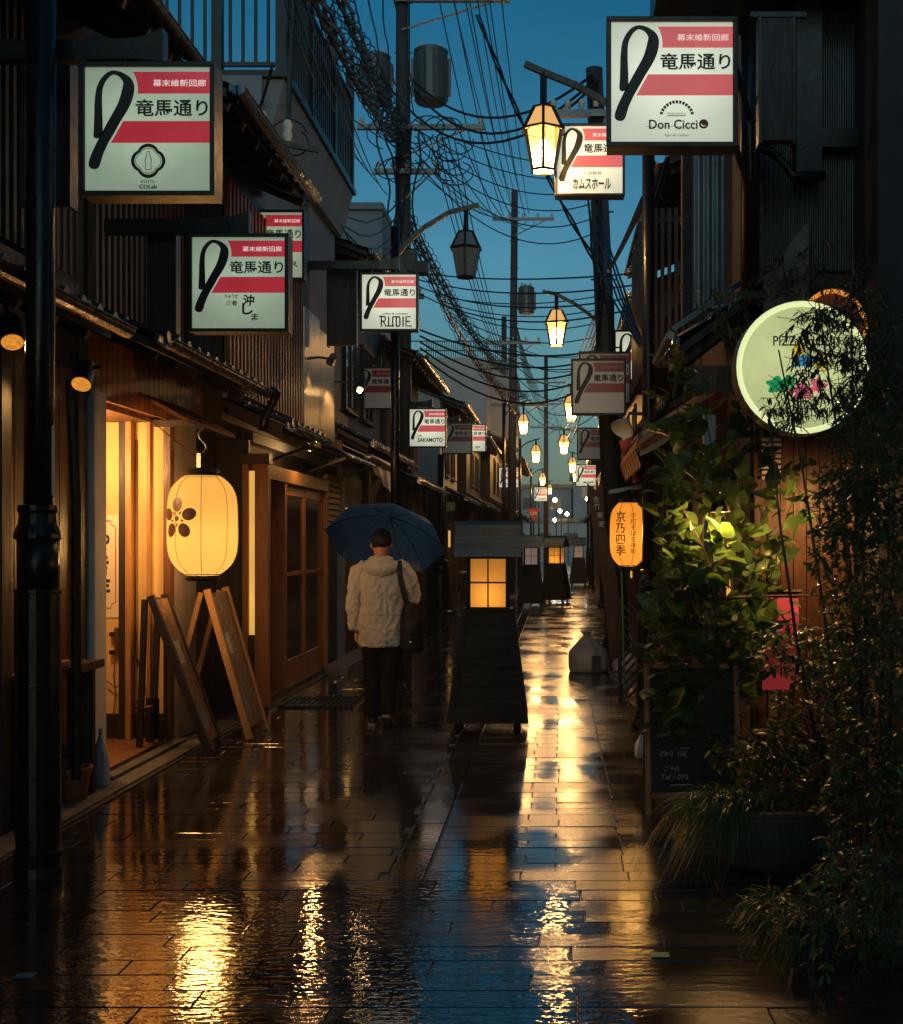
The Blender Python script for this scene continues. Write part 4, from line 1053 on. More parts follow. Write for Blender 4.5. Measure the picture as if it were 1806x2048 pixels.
sign(997, 1038, 934, 976, 41.5, 'white', 'small backlit street sign lettered with three bold characters', logo_ryoma)
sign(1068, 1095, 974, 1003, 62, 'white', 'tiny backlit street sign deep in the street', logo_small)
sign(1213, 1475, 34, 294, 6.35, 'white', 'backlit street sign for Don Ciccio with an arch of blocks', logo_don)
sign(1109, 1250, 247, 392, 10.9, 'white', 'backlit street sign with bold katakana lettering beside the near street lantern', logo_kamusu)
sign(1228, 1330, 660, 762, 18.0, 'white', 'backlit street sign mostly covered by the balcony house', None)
sign(1142, 1252, 717, 830, 14.6, 'off', 'large unlit street sign on the utility pole side', None)
sign(1157, 1262, 703, 809, 15.7, 'off', 'unlit street sign peeping out above the large unlit one', None)
sign(1154, 1219, 855, 920, 25.4, 'off', 'smaller unlit street sign half covered by the utility pole', None)
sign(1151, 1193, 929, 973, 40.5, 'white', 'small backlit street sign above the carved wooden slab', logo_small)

# dark vertical banners hanging between post and shop front
for lab, x0, x1, y0, y1, Y in (('unlit narrow vertical sign behind the big lamp post', 44, 138, 106, 405, 6.3),
                               ('unlit narrow vertical sign between slats and the brushed hiragana sign', 297, 350, 470, 661, 8.4),
                               ('unlit narrow vertical sign beside the Don Ciccio sign', 1520, 1588, 36, 280, 7.2),
                               ('unlit narrow vertical sign next to the RUDIE sign', 655, 712, 540, 690, 14.8)):
    a = W(x0, y1, Y); b = W(x1, y0, Y); vs_ = thing('vertical_sign', lab, 'sign', ((a.x + b.x) / 2, Y, a.z), 'narrow unlit vertical signs')
    mb = MB(); mb.box(a.x, b.x, Y, Y + 0.09, a.z, b.z); mb.build('board', 'dark_wood', vs_)
    for x in (a.x, b.x):
        mb = MB(); mb.box(x - 0.008, x + 0.008, Y - 0.008, Y + 0.1, a.z - 0.02, b.z + 0.02); mb.build('edge_trim', 'frame_metal', vs_)
    mb = MB(); mb.box(a.x - 0.05, b.x + 0.08, Y + 0.03, Y + 0.06, b.z + 0.02, b.z + 0.05); mb.build('bracket', 'black_paint', vs_)

# ================================================================== lamp posts and street lanterns
def pole_parts(root, x, Y, h, r, base_r, zc, n=16, lean=0.0, flare=1.7):
    mb = MB(); mb.tube([(x, Y, zc), (x + lean * 0.5, Y, h * 0.5), (x + lean, Y, h)], [r, r * 0.99, r * 0.97], n); mb.build('pole', 'black_paint', root, smooth=True)
    mb = MB(); mb.lathe([(r * 1.05, zc + 0.13), (r * 1.38, zc + 0.125), (r * 1.40, zc + 0.10), (r * 1.28, zc + 0.085), (r * 1.35, zc + 0.04), (base_r * 1.12, zc + 0.0), (base_r * 1.16, zc - 0.012), (base_r * 1.16, zc - 0.03), (base_r, zc - 0.04)][::-1], (x, Y, 0), n); mb.build('collar', 'black_paint', root, smooth=False)
    z2 = zc - 0.27
    mb = MB(); mb.lathe([(base_r, z2), (base_r, zc - 0.04)], (x, Y, 0), n); mb.build('shaft', 'black_paint', root, smooth=True)
    mb = MB(); mb.lathe([(base_r * 1.05, 0.16), (base_r * 1.10, 0.3), (base_r * 1.08, z2 - 0.02), (base_r * 1.16, z2 - 0.015), (base_r * 1.16, z2)], (x, Y, 0), n); mb.build('sleeve', 'black_paint', root)
    mb = MB(); mb.lathe([(base_r * flare, 0.0), (base_r * flare, 0.05), (base_r * (1 + flare) / 2, 0.09), (base_r * min(1.2, flare), 0.16), (base_r * 1.05, 0.161)], (x, Y, 0), n); mb.build('foot', 'black_paint', root)

lp = thing('lamp_post', 'thick black lamp post with ringed collar and base sleeve, standing by the boarded shop', 'lamp post', (W(74, 0, 5.9).x, 5.9, 0))
pole_parts(lp, W(76, 0, 5.9).x, 5.9, 5.2, 0.066, 0.094, 1.66, 20, lean=0.022, flare=1.2)
a = W(99, 990, 5.82); b = W(104, 850, 5.82)
mb = MB(); mb.box(a.x, b.x, 5.845, 5.85, a.z, b.z); mb.build('sticker', 'poster', lp)

def hexp(c, r, z, k): 
    a = math.pi / 6 + math.pi / 3 * k; return Vector((c.x + r * math.cos(a), c.y + r * math.sin(a), z))
def lantern(root, c, s, lit=True):
    """hexagonal street lantern; c = centre of its rim"""
    b = MB(); b.lathe([(0.03 * s, 0.19 * s), (0.105 * s, 0.19 * s), (0.105 * s, 0.205 * s), (0.03 * s, 0.215 * s)], c, 6, a0=math.pi / 6)
    b.tube([c + Vector((0, 0, 0.2 * s)), c + Vector((0, 0, 0.25 * s))], 0.03 * s, 8); top = b.build('lantern_cap', 'black_paint', root)
    f = MB()
    for k in range(6):
        f.bar(hexp(c, 0.095 * s, c.z + 0.19 * s, k), hexp(c, 0.19 * s, c.z, k), 0.024 * s)
        f.bar(hexp(c, 0.175 * s, c.z - 0.01 * s, k), hexp(c, 0.11 * s, c.z - 0.34 * s, k), 0.027 * s)
        f.bar(hexp(c, 0.20 * s, c.z, k), hexp(c, 0.20 * s, c.z, (k + 1) % 6), 0.024 * s, 0.018 * s)
        f.bar(hexp(c, 0.112 * s, c.z - 0.345 * s, k), hexp(c, 0.112 * s, c.z - 0.345 * s, (k + 1) % 6), 0.018 * s)
    fo = f.build('lantern_frame', 'black_paint', root)
    if lit:
        p = MB(); q = c + Vector((0, 0, -0.16 * s)); p.lathe([(0.001, -0.075 * s), (0.04 * s, -0.05 * s), (0.052 * s, 0), (0.035 * s, 0.05 * s), (0.02 * s, 0.09 * s)], q, 10); p.build('bulb', 'bulb', fo, smooth=True)
        point('street_lamp_light', q + Vector((0, 0, -0.09 * s)), 150 if c.y < 25 else 420, (1.0, 0.50, 0.14), 0.085 * s)
    for k in range(6):
        j = (k + 1) % 6
        p = MB(); p.add([hexp(c, 0.172 * s, c.z - 0.012 * s, k), hexp(c, 0.172 * s, c.z - 0.012 * s, j), hexp(c, 0.108 * s, c.z - 0.335 * s, j), hexp(c, 0.108 * s, c.z - 0.335 * s, k)], [(0, 3, 2, 1)])
        p.build('pane', 'lamp_pane' if lit else 'lamp_glass_off', fo)
        p = MB(); p.add([hexp(c, 0.092 * s, c.z + 0.186 * s, k), hexp(c, 0.092 * s, c.z + 0.186 * s, j), hexp(c, 0.184 * s, c.z + 0.004 * s, j), hexp(c, 0.184 * s, c.z + 0.004 * s, k)], [(0, 3, 2, 1)])
        p.build('cap_pane', 'lamp_cap_pane' if lit else 'lamp_glass_off', fo)

def street_lamp(px, py, Y, arm, ppx, label, lit=True, s=1.0, h=None, group='hexagonal street lanterns'):
    c = W(px, py, Y); post = W(ppx, 0, Y).x
    root = thing('street_lamp', label, 'street lamp', (post, Y, 0), group)
    pts = [W(x, y_, Y) for x, y_ in arm]
    mb = MB()
    for p, q in zip(pts[:-1], pts[1:]): mb.bar(p, q + (q - p) * 0.02, 0.05, 0.055, up=(0, 1, 0))
    mb.build('arm', 'black_paint', root)
    zt = max(p.z for p in pts) if abs(pts[0].x - c.x) > 1 else pts[1].z
    near_ = min(range(len(pts) - 1), key=lambda i: 0 if (pts[i].x - c.x) * (pts[i + 1].x - c.x) <= 0 else 1)
    p, q = pts[near_], pts[near_ + 1]; t = (c.x - p.x) / ((q.x - p.x) or 1); zt = p.z + (q.z - p.z) * t
    mb = MB(); mb.tube([(c.x, Y, c.z + 0.2 * s), (c.x, Y, zt)], 0.03 * s, 8); mb.build('stem', 'black_paint', root)
    pole_parts(root, post, Y, h or (pts[-1].z + 0.35), 0.055, 0.085, 1.25, 12)
    lantern(root, c, s, lit)
    return root
street_lamp(1087, 262, 10.8, [(1050, 128), (1090, 146), (1150, 170), (1215, 206), (1300, 280)], 1297, 'lit hexagonal street lantern hanging beside the katakana sign')
street_lamp(932, 497, 15.0, [(958, 410), (900, 424), (850, 454), (815, 485), (792, 512)], 790, 'unlit hexagonal street lantern on a curved arm above the umbrella', lit=False)
street_lamp(1113, 646, 19.2, [(1085, 583), (1112, 588), (1150, 608), (1180, 630), (1203, 652)], 1222, 'lit hexagonal street lantern on the arm from the utility pole side')
street_lamp(1047, 843, 35.6, [(1062, 800), (1047, 803), (1025, 815), (1010, 830)], 1008, 'lit hexagonal street lantern over the wires, nearest of the far row')
for px, py, Y, pp in ((1143, 808, 31, 1207), (1128, 884, 43, 1183), (1072, 903, 47.6, 1040), (1145, 926, 54.7, 1176), (1085, 955, 66.7, 1062), (1152, 946, 62, 1176), (1099, 976, 84, 1078)):
    dz = 2500 * 0.45 / Y; sgn = 1 if pp > px else -1
    street_lamp(px, py, Y, [(px - sgn * 8, py - dz * 1.08), (px + sgn * 2, py - dz), (px + (pp - px) * 0.55, py - dz * 0.75), (pp, py - dz * 0.3)], pp, 'small lit hexagonal street lantern in the row down the street', group='far lit street lanterns', s=1.2)
# mast of the Don Ciccio sign, standing on the restaurant roof hood
DY = 7.72
dp = thing('sign_mast', 'black mast on the restaurant front carrying the Don Ciccio sign', 'mast', (W(1502, 0, DY).x, DY, 3.2))
x = W(1500, 0, DY).x
mb = MB(); mb.tube([(x, DY, 3.15), (x, DY, 5.3)], 0.058, 14); mb.build('pole', 'black_paint', dp, smooth=True)
mb = MB(); mb.box(x - 0.09, x + 0.09, DY - 0.08, 8.05, 3.10, 3.149); mb.build('foot_plate', 'black_paint', dp)
for py in (80, 250):
    p = W(1470, py, 6.45); mb = MB(); mb.bar((p.x - 0.03, 6.47, p.z), (x, DY, p.z + 0.02), 0.03); mb.build('bracket', 'black_paint', dp)
mb = MB(); mb.tube([W(1512, 292, DY), W(1545, 305, DY), W(1570, 330, DY), W(1585, 352, DY), W(1650, 352, DY)], 0.03, 8); mb.build('curved_bracket', 'black_paint', dp, smooth=True)
sp2 = thing('lamp_post', 'black ringed lamp post in front of the parked bicycle', 'lamp post', (W(882, 0, 28.2).x, 28.2, 0))
pole_parts(sp2, W(882, 0, 28.2).x, 28.2, 3.6, 0.075, 0.17, 1.2, 14)

# ================================================================== paper lanterns
def chochin(name, label, c, r, h, paper, group=None, ribs=34, nr=0.5):
    c = Vector(c); root = thing(name, label, 'paper lantern', (c.x, c.y, c.z - h / 2 - 0.05), group)
    def rad(t):                                   # t from -1 (bottom) to 1 (top)
        return r * (0.50 + 0.50 * (1 - abs(t) ** 4.6)) if abs(t) < 1 else r * 0.5
    prof = []
    for i in range(ribs * 3 + 1):
        t = -1 + 2 * i / (ribs * 3); prof.append((rad(t) + r * 0.011 * (math.cos(2 * math.pi * i / 3) - 0.2), t * h / 2))
    mb = MB(); mb.lathe(prof, c, 44, cap=False); mb.build('paper_shade', paper, root, smooth=True)
    for k in range(8):
        a = 2 * math.pi * (k + 0.3) / 8; mb = MB()
        pts = [c + Vector(((rad(t) + 0.004) * math.cos(a), (rad(t) + 0.004) * math.sin(a), t * h / 2)) for t in [-0.98 + 1.96 * i / 16 for i in range(17)]]
        mb.tube(pts, 0.0022, 4, cap=False); mb.build('seam', 'ink_brown', root)
    for sgn, nm in ((1, 'top_ring'), (-1, 'bottom_ring')):
        mb = MB(); z = sgn * (h / 2); mb.lathe(sorted([(r * 0.50, z - 0.01), (r * 0.52, z + sgn * 0.03), (r * 0.44, z + sgn * 0.05), (r * 0.42, z + sgn * 0.02)], key=lambda p: p[1]), c, 24); mb.build(nm, 'black_paint', root)
    def surf(x, z):                               # x along the face, z above the centre, facing the camera
        t = max(-0.99, min(0.99, z / (h / 2))); rr = rad(t) + 0.006; a = -math.pi / 2 + x / r
        return c + Vector((rr * math.cos(a), rr * math.sin(a), z))
    return root, surf
LC = (W(405, 0, 9.6).x, 9.6, W(0, 1050, 9.6).z)
big, surf = chochin('paper_lantern', 'big glowing yellow paper lantern with a plum blossom crest above the folding boards', LC, 0.262, 0.755, 'paper_gold')
mb = MB(); cx, cz = -0.128, 0.045
def blob(mb, x, z, rx, rz, rot=0.0, n=18):
    pts = []
    for k in range(n):
        a = 2 * math.pi * k / n; u = rx * math.cos(a); v = rz * math.sin(a); pts.append(surf(x + u * math.cos(rot) - v * math.sin(rot), z + u * math.sin(rot) + v * math.cos(rot)))
    b = len(mb.v); mb.v += pts + [surf(x, z)]; mb.f += [(b + k, b + (k + 1) % n, b + n) for k in range(n)]
for k in range(5):
    a = math.pi / 2 + 2 * math.pi * k / 5; blob(mb, cx + 0.107 * math.cos(a), cz + 0.107 * math.sin(a), 0.046, 0.056, a - math.pi / 2)
    for da in (-0.0,):
        a2 = a + math.pi / 5; blob(mb, cx + 0.05 * math.cos(a2), cz + 0.05 * math.sin(a2), 0.008, 0.014, a2 - math.pi / 2, 8)
    mb2 = None
blob(mb, cx, cz, 0.020, 0.020)
mb.build('plum_crest', 'ink_brown', big)
mb = MB(); mb.tube([LC + Vector((0, 0, 0.44)) if False else Vector(LC) + Vector((0, 0, 0.44)), Vector(LC) + Vector((0, 0, 0.55))], 0.05, 8)
mb.build('holder', 'black_paint', big)
mb = MB(); pts = [Vector(LC) + Vector((0.03 * math.sin(t), 0, 0.55 + 0.03 * t)) for t in [k * 0.6 for k in range(12)]]; mb.tube(pts, 0.008, 6); mb.build('hook', 'steel', big)
mb = MB(); p = Vector(LC); mb.bar(p + Vector((0, 0, 0.78)), (-3.1, p.y, p.z + 0.78), 0.05); mb.build('wall_arm', 'dark_wood', big)
mb = MB(); mb.tube([p + Vector((-0.02, 0, 0.46)), p + Vector((-0.12, -0.02, 0.58)), (-3.1, 9.4, 2.56)], 0.005, 5); mb.build('cord', 'ink_brown', big)
point('lantern_bulb', (LC[0], LC[1], LC[2] - 0.10), 145, (1.0, 0.50, 0.15), 0.16)

KC = (W(1256, 0, 11.2).x, 11.2, W(0, 1068, 11.2).z)
kyo, surf = chochin('paper_lantern', 'orange paper lantern with black brushed characters under a blue metal hood', KC, 0.165, 0.56, 'paper_orange', ribs=30)
mb = MB(); put_text(mb, '京\n乃\n四\n季', -0.125, -0.03, -0.19, 0.20, 0, 0.008, fn=surf); mb.build('lettering', 'ink', kyo)
mb = MB(); put_text(mb, '手\n打\nそ\nば\n甘\n味\n処', 0.012, 0.065, -0.175, 0.185, 0, 0.0, fn=surf); mb.build('lettering', 'ink', kyo)
mb = MB(); c = Vector(KC); mb.prism([c + Vector((-0.17, -0.13, 0.36)), c + Vector((0.17, -0.13, 0.42)), c + Vector((0.17, -0.13, 0.45)), c + Vector((-0.17, -0.13, 0.39))], (0, 0.28, 0)); mb.build('hood', 'blue_sheet', kyo)
mb = MB(); mb.tube([c + Vector((0, 0, 0.32)), c + Vector((0, 0, 0.40))], 0.02, 8); mb.build('hook', 'black_paint', kyo)
point('lantern_bulb', (KC[0] + 0.02, KC[1], KC[2] - 0.06), 60, (1.0, 0.50, 0.12), 0.09)

# ================================================================== standing wooden lanterns
def andon(loc, label, lit, rotz=0.0, k=1.0):
    x, y, _ = loc; root = thing('wooden_lantern', label, 'lantern', loc, 'wooden lanterns standing in the street')
    zb, zt = 0.08 * k, 1.02 * k
    n = 6
    for i in range(n):                            # tapered base of lapped boards, all four sides
        za = zb + (zt - zb) * i / n; zc = zb + (zt - zb) * (i + 1) / n - 0.004
        for side in range(4):
            w0 = (0.325 - 0.125 * i / n) * k; w1 = (0.325 - 0.125 * (i + 1) / n) * k
            m = Matrix.Translation((x, y, 0)) @ Matrix.Rotation(side * math.pi / 2, 4, 'Z')
            p = [(-w0, -w0 - 0.006, za), (w0, -w0 - 0.006, za), (w1, -w1, zc), (-w1, -w1, zc), (-w0, -w0 + 0.012, za), (w0, -w0 + 0.012, za), (w1, -w1 + 0.012, zc), (-w1, -w1 + 0.012, zc)]
            mb = MB(); mb.add([m @ Vector(q) for q in p], [(0, 1, 2, 3), (7, 6, 5, 4), (1, 0, 4, 5), (2, 1, 5, 6), (3, 2, 6, 7), (0, 3, 7, 4)]); mb.build('board', 'andon_wood', root)
    for sx in (-1, 1):
        for sy in (-1, 1):
            mb = MB(); mb.bar((x + sx * 0.330 * k, y + sy * 0.330 * k, zb), (x + sx * 0.205 * k, y + sy * 0.205 * k, zt), 0.035 * k, 0.035 * k, up=(0, 1, 0)); mb.build('corner_post', 'andon_wood', root)
            mb = MB(); mb.lathe([(0.03 * k, 0), (0.035 * k, 0.02), (0.03 * k, zb)], (x + sx * 0.25 * k, y + sy * 0.25 * k, 0), 8); mb.build('foot', 'black_paint', root)
    mb = MB(); mb.box(x - 0.215 * k, x + 0.215 * k, y - 0.215 * k, y + 0.215 * k, zt - 0.004, zt + 0.022 * k); mb.build('shelf', 'andon_wood', root)
    z0, z1 = zt + 0.022 * k, zt + 0.47 * k; a = 0.185 * k
    pap = 'paper_amber' if lit else 'paper_off_glow'
    for side in range(4):
        m = Matrix.Translation((x, y, 0)) @ Matrix.Rotation(side * math.pi / 2, 4, 'Z')
        f = MB()
        f.box(-a, -a + 0.035 * k, -a, -a + 0.034 * k, z0, z1, m)
        f.box(-a + 0.036 * k, a, -a + 0.002, -a + 0.03 * k, z1 - 0.02 * k, z1, m); f.box(-a + 0.036 * k, a, -a + 0.002, -a + 0.03 * k, z0, z0 + 0.015 * k, m)
        f.box(-0.006 * k, 0.006 * k, -a + 0.001, -a + 0.022 * k, z0 + 0.0151 * k, z1 - 0.0201 * k, m); zm = (z0 + z1) / 2
        for s0, s1 in ((-a + 0.036 * k, -0.0061 * k), (0.0061 * k, a)): f.box(s0, s1, -a + 0.003, -a + 0.022 * k, zm - 0.006 * k, zm + 0.006 * k, m)
        fo = f.build('window_frame', 'andon_wood', root)
        for s0, s1 in ((-a + 0.036 * k, -0.006 * k), (0.006 * k, a - 0.034 * k)):
            for t0, t1 in ((z0 + 0.015 * k, zm - 0.006 * k), (zm + 0.006 * k, z1 - 0.02 * k)):
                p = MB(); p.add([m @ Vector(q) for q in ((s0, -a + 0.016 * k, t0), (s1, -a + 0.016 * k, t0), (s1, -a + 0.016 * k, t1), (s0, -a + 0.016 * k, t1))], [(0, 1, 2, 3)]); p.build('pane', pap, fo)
    r0, r1 = z1 + 0.0, z1 + 0.275 * k               # lapped gable roof
    for i in range(5):
        for sgn in (-1, 1):
            ya = (0.34 - 0.062 * i) * k; yb = (0.34 - 0.062 * (i + 1)) * k
            za = r0 + (r1 - r0) * i / 5; zc = r0 + (r1 - r0) * (i + 1) / 5 + 0.012
            mb = MB(); mb.add([(x - 0.285 * k, y + sgn * (ya + 0.012), za), (x + 0.285 * k, y + sgn * (ya + 0.012), za), (x + 0.285 * k, y + sgn * yb, zc), (x - 0.285 * k, y + sgn * yb, zc),
                             (x - 0.285 * k, y + sgn * (ya - 0.008), za), (x + 0.285 * k, y + sgn * (ya - 0.008), za), (x + 0.285 * k, y + sgn * (yb - 0.012), zc), (x - 0.285 * k, y + sgn * (yb - 0.012), zc)],
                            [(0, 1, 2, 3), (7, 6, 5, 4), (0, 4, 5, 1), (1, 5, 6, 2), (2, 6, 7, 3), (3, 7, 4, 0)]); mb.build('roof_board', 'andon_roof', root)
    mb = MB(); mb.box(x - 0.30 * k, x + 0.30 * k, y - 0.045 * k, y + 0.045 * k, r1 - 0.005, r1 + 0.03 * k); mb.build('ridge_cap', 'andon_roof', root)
    for sgn in (-1, 1):
        mb = MB(); mb.prism([(x + sgn * 0.275 * k, y - 0.32 * k, r0 + 0.01), (x + sgn * 0.275 * k, y + 0.32 * k, r0 + 0.01), (x + sgn * 0.275 * k, y, r1)], (0.006 * sgn, 0, 0)); mb.build('gable', 'andon_wood', root)
    if rotz: root.rotation_euler.z = rotz
    if lit: point('andon_bulb', (x, y, zt + 0.13 * k), 5 * k, (1.0, 0.56, 0.16), 0.04)
    return root
andon((W(977, 0, 10.88).x, 10.88, 0), 'tall wooden street lantern with glowing amber panes next to the person', True, 0.03)
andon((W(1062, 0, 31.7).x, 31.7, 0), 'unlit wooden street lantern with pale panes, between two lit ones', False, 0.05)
andon((W(1112, 0, 33.6).x, 33.6, 0), 'wooden street lantern with glowing panes, turned slightly to show two sides', True, -0.28)
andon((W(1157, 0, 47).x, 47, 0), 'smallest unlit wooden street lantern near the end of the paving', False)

# ================================================================== utility poles and wires
def utility_pole(label, x, y, h, r, arms, transformers=(), lean=0.0, group='utility poles'):
    root = thing('utility_pole', label, 'utility pole', (x, y, 0), group)
    mb = MB(); mb.tube([(x, y, 0), (x + lean * 0.5, y, h / 2), (x + lean, y, h)], [r, r * 0.86, r * 0.72], 14); mb.build('pole', 'pole_concrete', root, smooth=True)
    for z, w_, off in arms:
        xx = x + lean * z / h
        mb = MB(); mb.box(xx - w_ / 2 + off, xx + w_ / 2 + off, y - 0.22, y - 0.13, z, z + 0.09); arm = mb.build('crossarm', 'steel', root)
        mb = MB(); mb.bar((xx + 0.35 * w_ + off, y - 0.175, z), (xx, y - 0.17, z - 0.5), 0.03); mb.build('brace', 'steel', root)
        for k in range(5):
            xi = xx + off - w_ / 2 + 0.08 + k * (w_ - 0.16) / 4
            mb = MB(); mb.lathe([(0.02, 0), (0.02, 0.04), (0.05, 0.05), (0.03, 0.08), (0.05, 0.09), (0.03, 0.13), (0.0, 0.16)], (xi, y - 0.175, z + 0.09), 8, cap=False); mb.build('insulator', 'porcelain', arm, smooth=True)
    for dx, z, rr, hh in transformers:
        t = MB(); cx = x + dx + lean * z / h
        t.lathe([(rr * 0.9, 0), (rr, 0.04), (rr, hh - 0.06), (rr * 1.04, hh - 0.06), (rr * 1.04, hh - 0.01), (rr * 0.7, hh + 0.04), (0.02, hh + 0.05)], (cx, y - 0.1, z), 18); to = t.build('transformer', 'transformer_grey', root)
        for k in range(10):
            a = 2 * math.pi * k / 10; mb = MB(); mb.box(-0.012, 0.06, -0.008, 0.008, 0.12, hh - 0.14, Matrix.Translation((cx, y - 0.1, z)) @ Matrix.Rotation(a, 4, 'Z') @ Matrix.Translation((rr, 0, 0))); mb.build('cooling_fin', 'transformer_grey', to)
        for k in range(3):
            a = 0.6 + k * 1.2; mb = MB(); mb.lathe([(0.035, 0), (0.05, 0.05), (0.03, 0.08), (0.045, 0.12), (0.02, 0.17)], (cx + 0.6 * rr * math.cos(a), y - 0.1 + 0.6 * rr * math.sin(a), z + hh), 8); mb.build('bushing', 'porcelain', to)
        mb = MB(); mb.bar((x, y, z + hh * 0.5), (cx, y - 0.1, z + hh * 0.5), 0.08); mb.build('bracket', 'steel', root)
    zz = 2.2
    while zz < h - 0.5:
        mb = MB(); xx = x + lean * zz / h; s = 1 if int(zz / 0.45) % 2 else -1
        mb.tube([(xx - 0.17, y, zz + 0.2), (xx + 0.17, y, zz + 0.2)], 0.012, 5); mb.build('step_bolt', 'steel', root); zz += 0.9
    return root
P1x = W(806, 0, 22.7).x
utility_pole('concrete utility pole with twin transformers above the street signs', P1x, 22.7, 12.6, 0.17,
             [(11.35, 2.1, 0.9), (9.05, 2.3, 0.35), (8.25, 1.2, 0.1), (6.0, 0.8, 0)], [(-0.48, 9.55, 0.26, 0.85), (0.52, 9.55, 0.30, 0.95)])
P2x = W(1022, 0, 40.5).x
utility_pole('slim utility pole with a single transformer further down the street', P2x, 40.5, 13.0, 0.15, [(12.0, 2.0, 0.3), (8.0, 1.8, 0), (6.0, 1.8, 0.2)], [(0.42, 9.0, 0.25, 0.85)], lean=0.12)
P3x = W(1238, 0, 16.6).x
utility_pole('utility pole beside the carved wooden slab', P3x, 16.6, 7.9, 0.155, [(7.2, 0.9, -0.2)], [], lean=-0.33)
utility_pole('far utility pole behind the lantern row', W(1092, 0, 70).x, 70, 12, 0.15, [(10.5, 2.2, 0), (9.3, 1.8, 0), (8.0, 1.8, 0)])
utility_pole('utility pole leaning over the far left roofs', W(1008, 0, 52).x, 52, 11, 0.15, [(9.0, 1.8, 0), (7.6, 1.6, 0)])
eb = thing('meter_box', 'dark equipment box strapped to the transformer pole', 'box', (P1x, 22.4, 6.3))
mb = MB(); mb.box(P1x - 0.30, P1x + 0.30, 22.25, 22.5, 5.95, 6.85); mb.build('case', 'black_paint', eb, bevel=0.02)
cb = thing('camera_box', 'small dark security camera box on the transformer pole', 'camera', W(842, 545, 20))
mb = MB(); p = W(842, 535, 20); mb.box(p.x - 0.11, p.x + 0.12, 19.9, 20.2, p.z - 0.10, p.z + 0.09, None); mb.build('case', 'black_paint', cb, bevel=0.01)
mb = MB(); mb.bar(p, (P1x, 22.5, p.z + 0.1), 0.03); mb.build('bracket', 'black_paint', cb)

WN = [0]
def wire(a, b, sag=0.3, r=0.008, n=14, group='overhead wires', label='thin black overhead wire strung along the street', wob=0.0, build=True, mb=None, m='cable'):
    a = Vector(a); b = Vector(b); pts = []
    for i in range(n + 1):
        t = i / n; p = a.lerp(b, t); p.z -= sag * 4 * t * (1 - t)
        if wob: p += Vector((noise.noise(p * 1.3 + Vector((WN[0], 0, 0))), 0, noise.noise(p * 1.3 + Vector((0, 5, WN[0]))))) * wob
        pts.append(p)
    WN[0] += 1
    q = mb or MB(); q.tube(pts, r * 1.45, 5)
    if build: tag(q.build('overhead_wire', m), label, 'wire', group)
    return pts
def bundle(a, b, sag, n, spread, label, coil=True, r=0.012, m='cable', loops=26):
    """twisted telephone cables with a hanger coil round them: one thing"""
    a = Vector(a); b = Vector(b); root = thing('cable_bundle', label, 'cable', (a + b) / 2, 'twisted cable bundles')
    for k in range(n):
        mb = MB(); pts = []
        for i in range(41):
            t = i / 40; p = a.lerp(b, t); p.z -= sag * 4 * t * (1 - t); ph = t * 22 + k * 2 * math.pi / n
            pts.append(p + Vector((math.cos(ph), 0, math.sin(ph))) * spread)
        mb.tube(pts, r * 1.4, 5); mb.build('strand', m, root)
    if coil:
        mb = MB(); pts = []; N = loops * 10
        for i in range(N + 1):
            t = i / N; p = a.lerp(b, t); p.z -= sag * 4 * t * (1 - t); ph = t * loops * 2 * math.pi; rr = spread * 2.2 * (1 + 0.7 * noise.noise(Vector((t * 9, 1, WN[0]))))
            pts.append(p + Vector((math.cos(ph) * rr, 0.3 * rr * math.sin(ph * 0.5), math.sin(ph) * rr)))
        mb.tube(pts, 0.008, 4); mb.build('hanger_coil', m, root)
    WN[0] += 1
    return root
J1 = W(795, 280, 22.4)                           # junction on the first pole
bundle(W(596, -90, 10.5), J1, 0.15, 4, 0.06, 'thick coiled cable bundle running up from the terrace corner', r=0.02)
bundle(W(640, -110, 12), J1 + Vector((0.1, 0, 0.2)), 0.12, 3, 0.05, 'second coiled cable bundle beside the thickest one', r=0.018)
bundle(J1 + Vector((0, 0, -0.3)), W(812, 430, 23), 0.05, 3, 0.04, 'short drooping cable bundle against the transformer pole', r=0.012, loops=10)
bundle(W(812, 425, 22.6), W(1012, 745, 40), 0.35, 5, 0.06, 'wet glistening cable bundle sweeping down past the unlit lantern', r=0.013, m='frame_metal', loops=40)
bundle(W(825, 470, 22.6), W(1055, 790, 39), 0.9, 4, 0.05, 'lower sagging glistening cable bundle', r=0.011, m='frame_metal', loops=30)
bundle(W(955, 30, 18), W(1215, 560, 16.5), 0.25, 2, 0.02, 'loose cable pair crossing to the utility pole', coil=False)
bundle(W(975, 745, 30), W(1040, 830, 36), 0.1, 2, 0.03, 'short wet cable bundle beside the nearest far lantern', r=0.012, m='frame_metal', loops=12)
L_ = 'black overhead cable sagging across the street between the poles'
for a, b, sag in (((826, 160, 22.4), (1185, 150, 16.4), 0.62), ((828, 180, 22.4), (1190, 158, 16.4), 0.75), ((760, 150, 22.3), (1195, 165, 16.4), 1.0)):
    wire(W(*a), W(*b), sag, 0.014, group='heavy cross cables', label=L_)
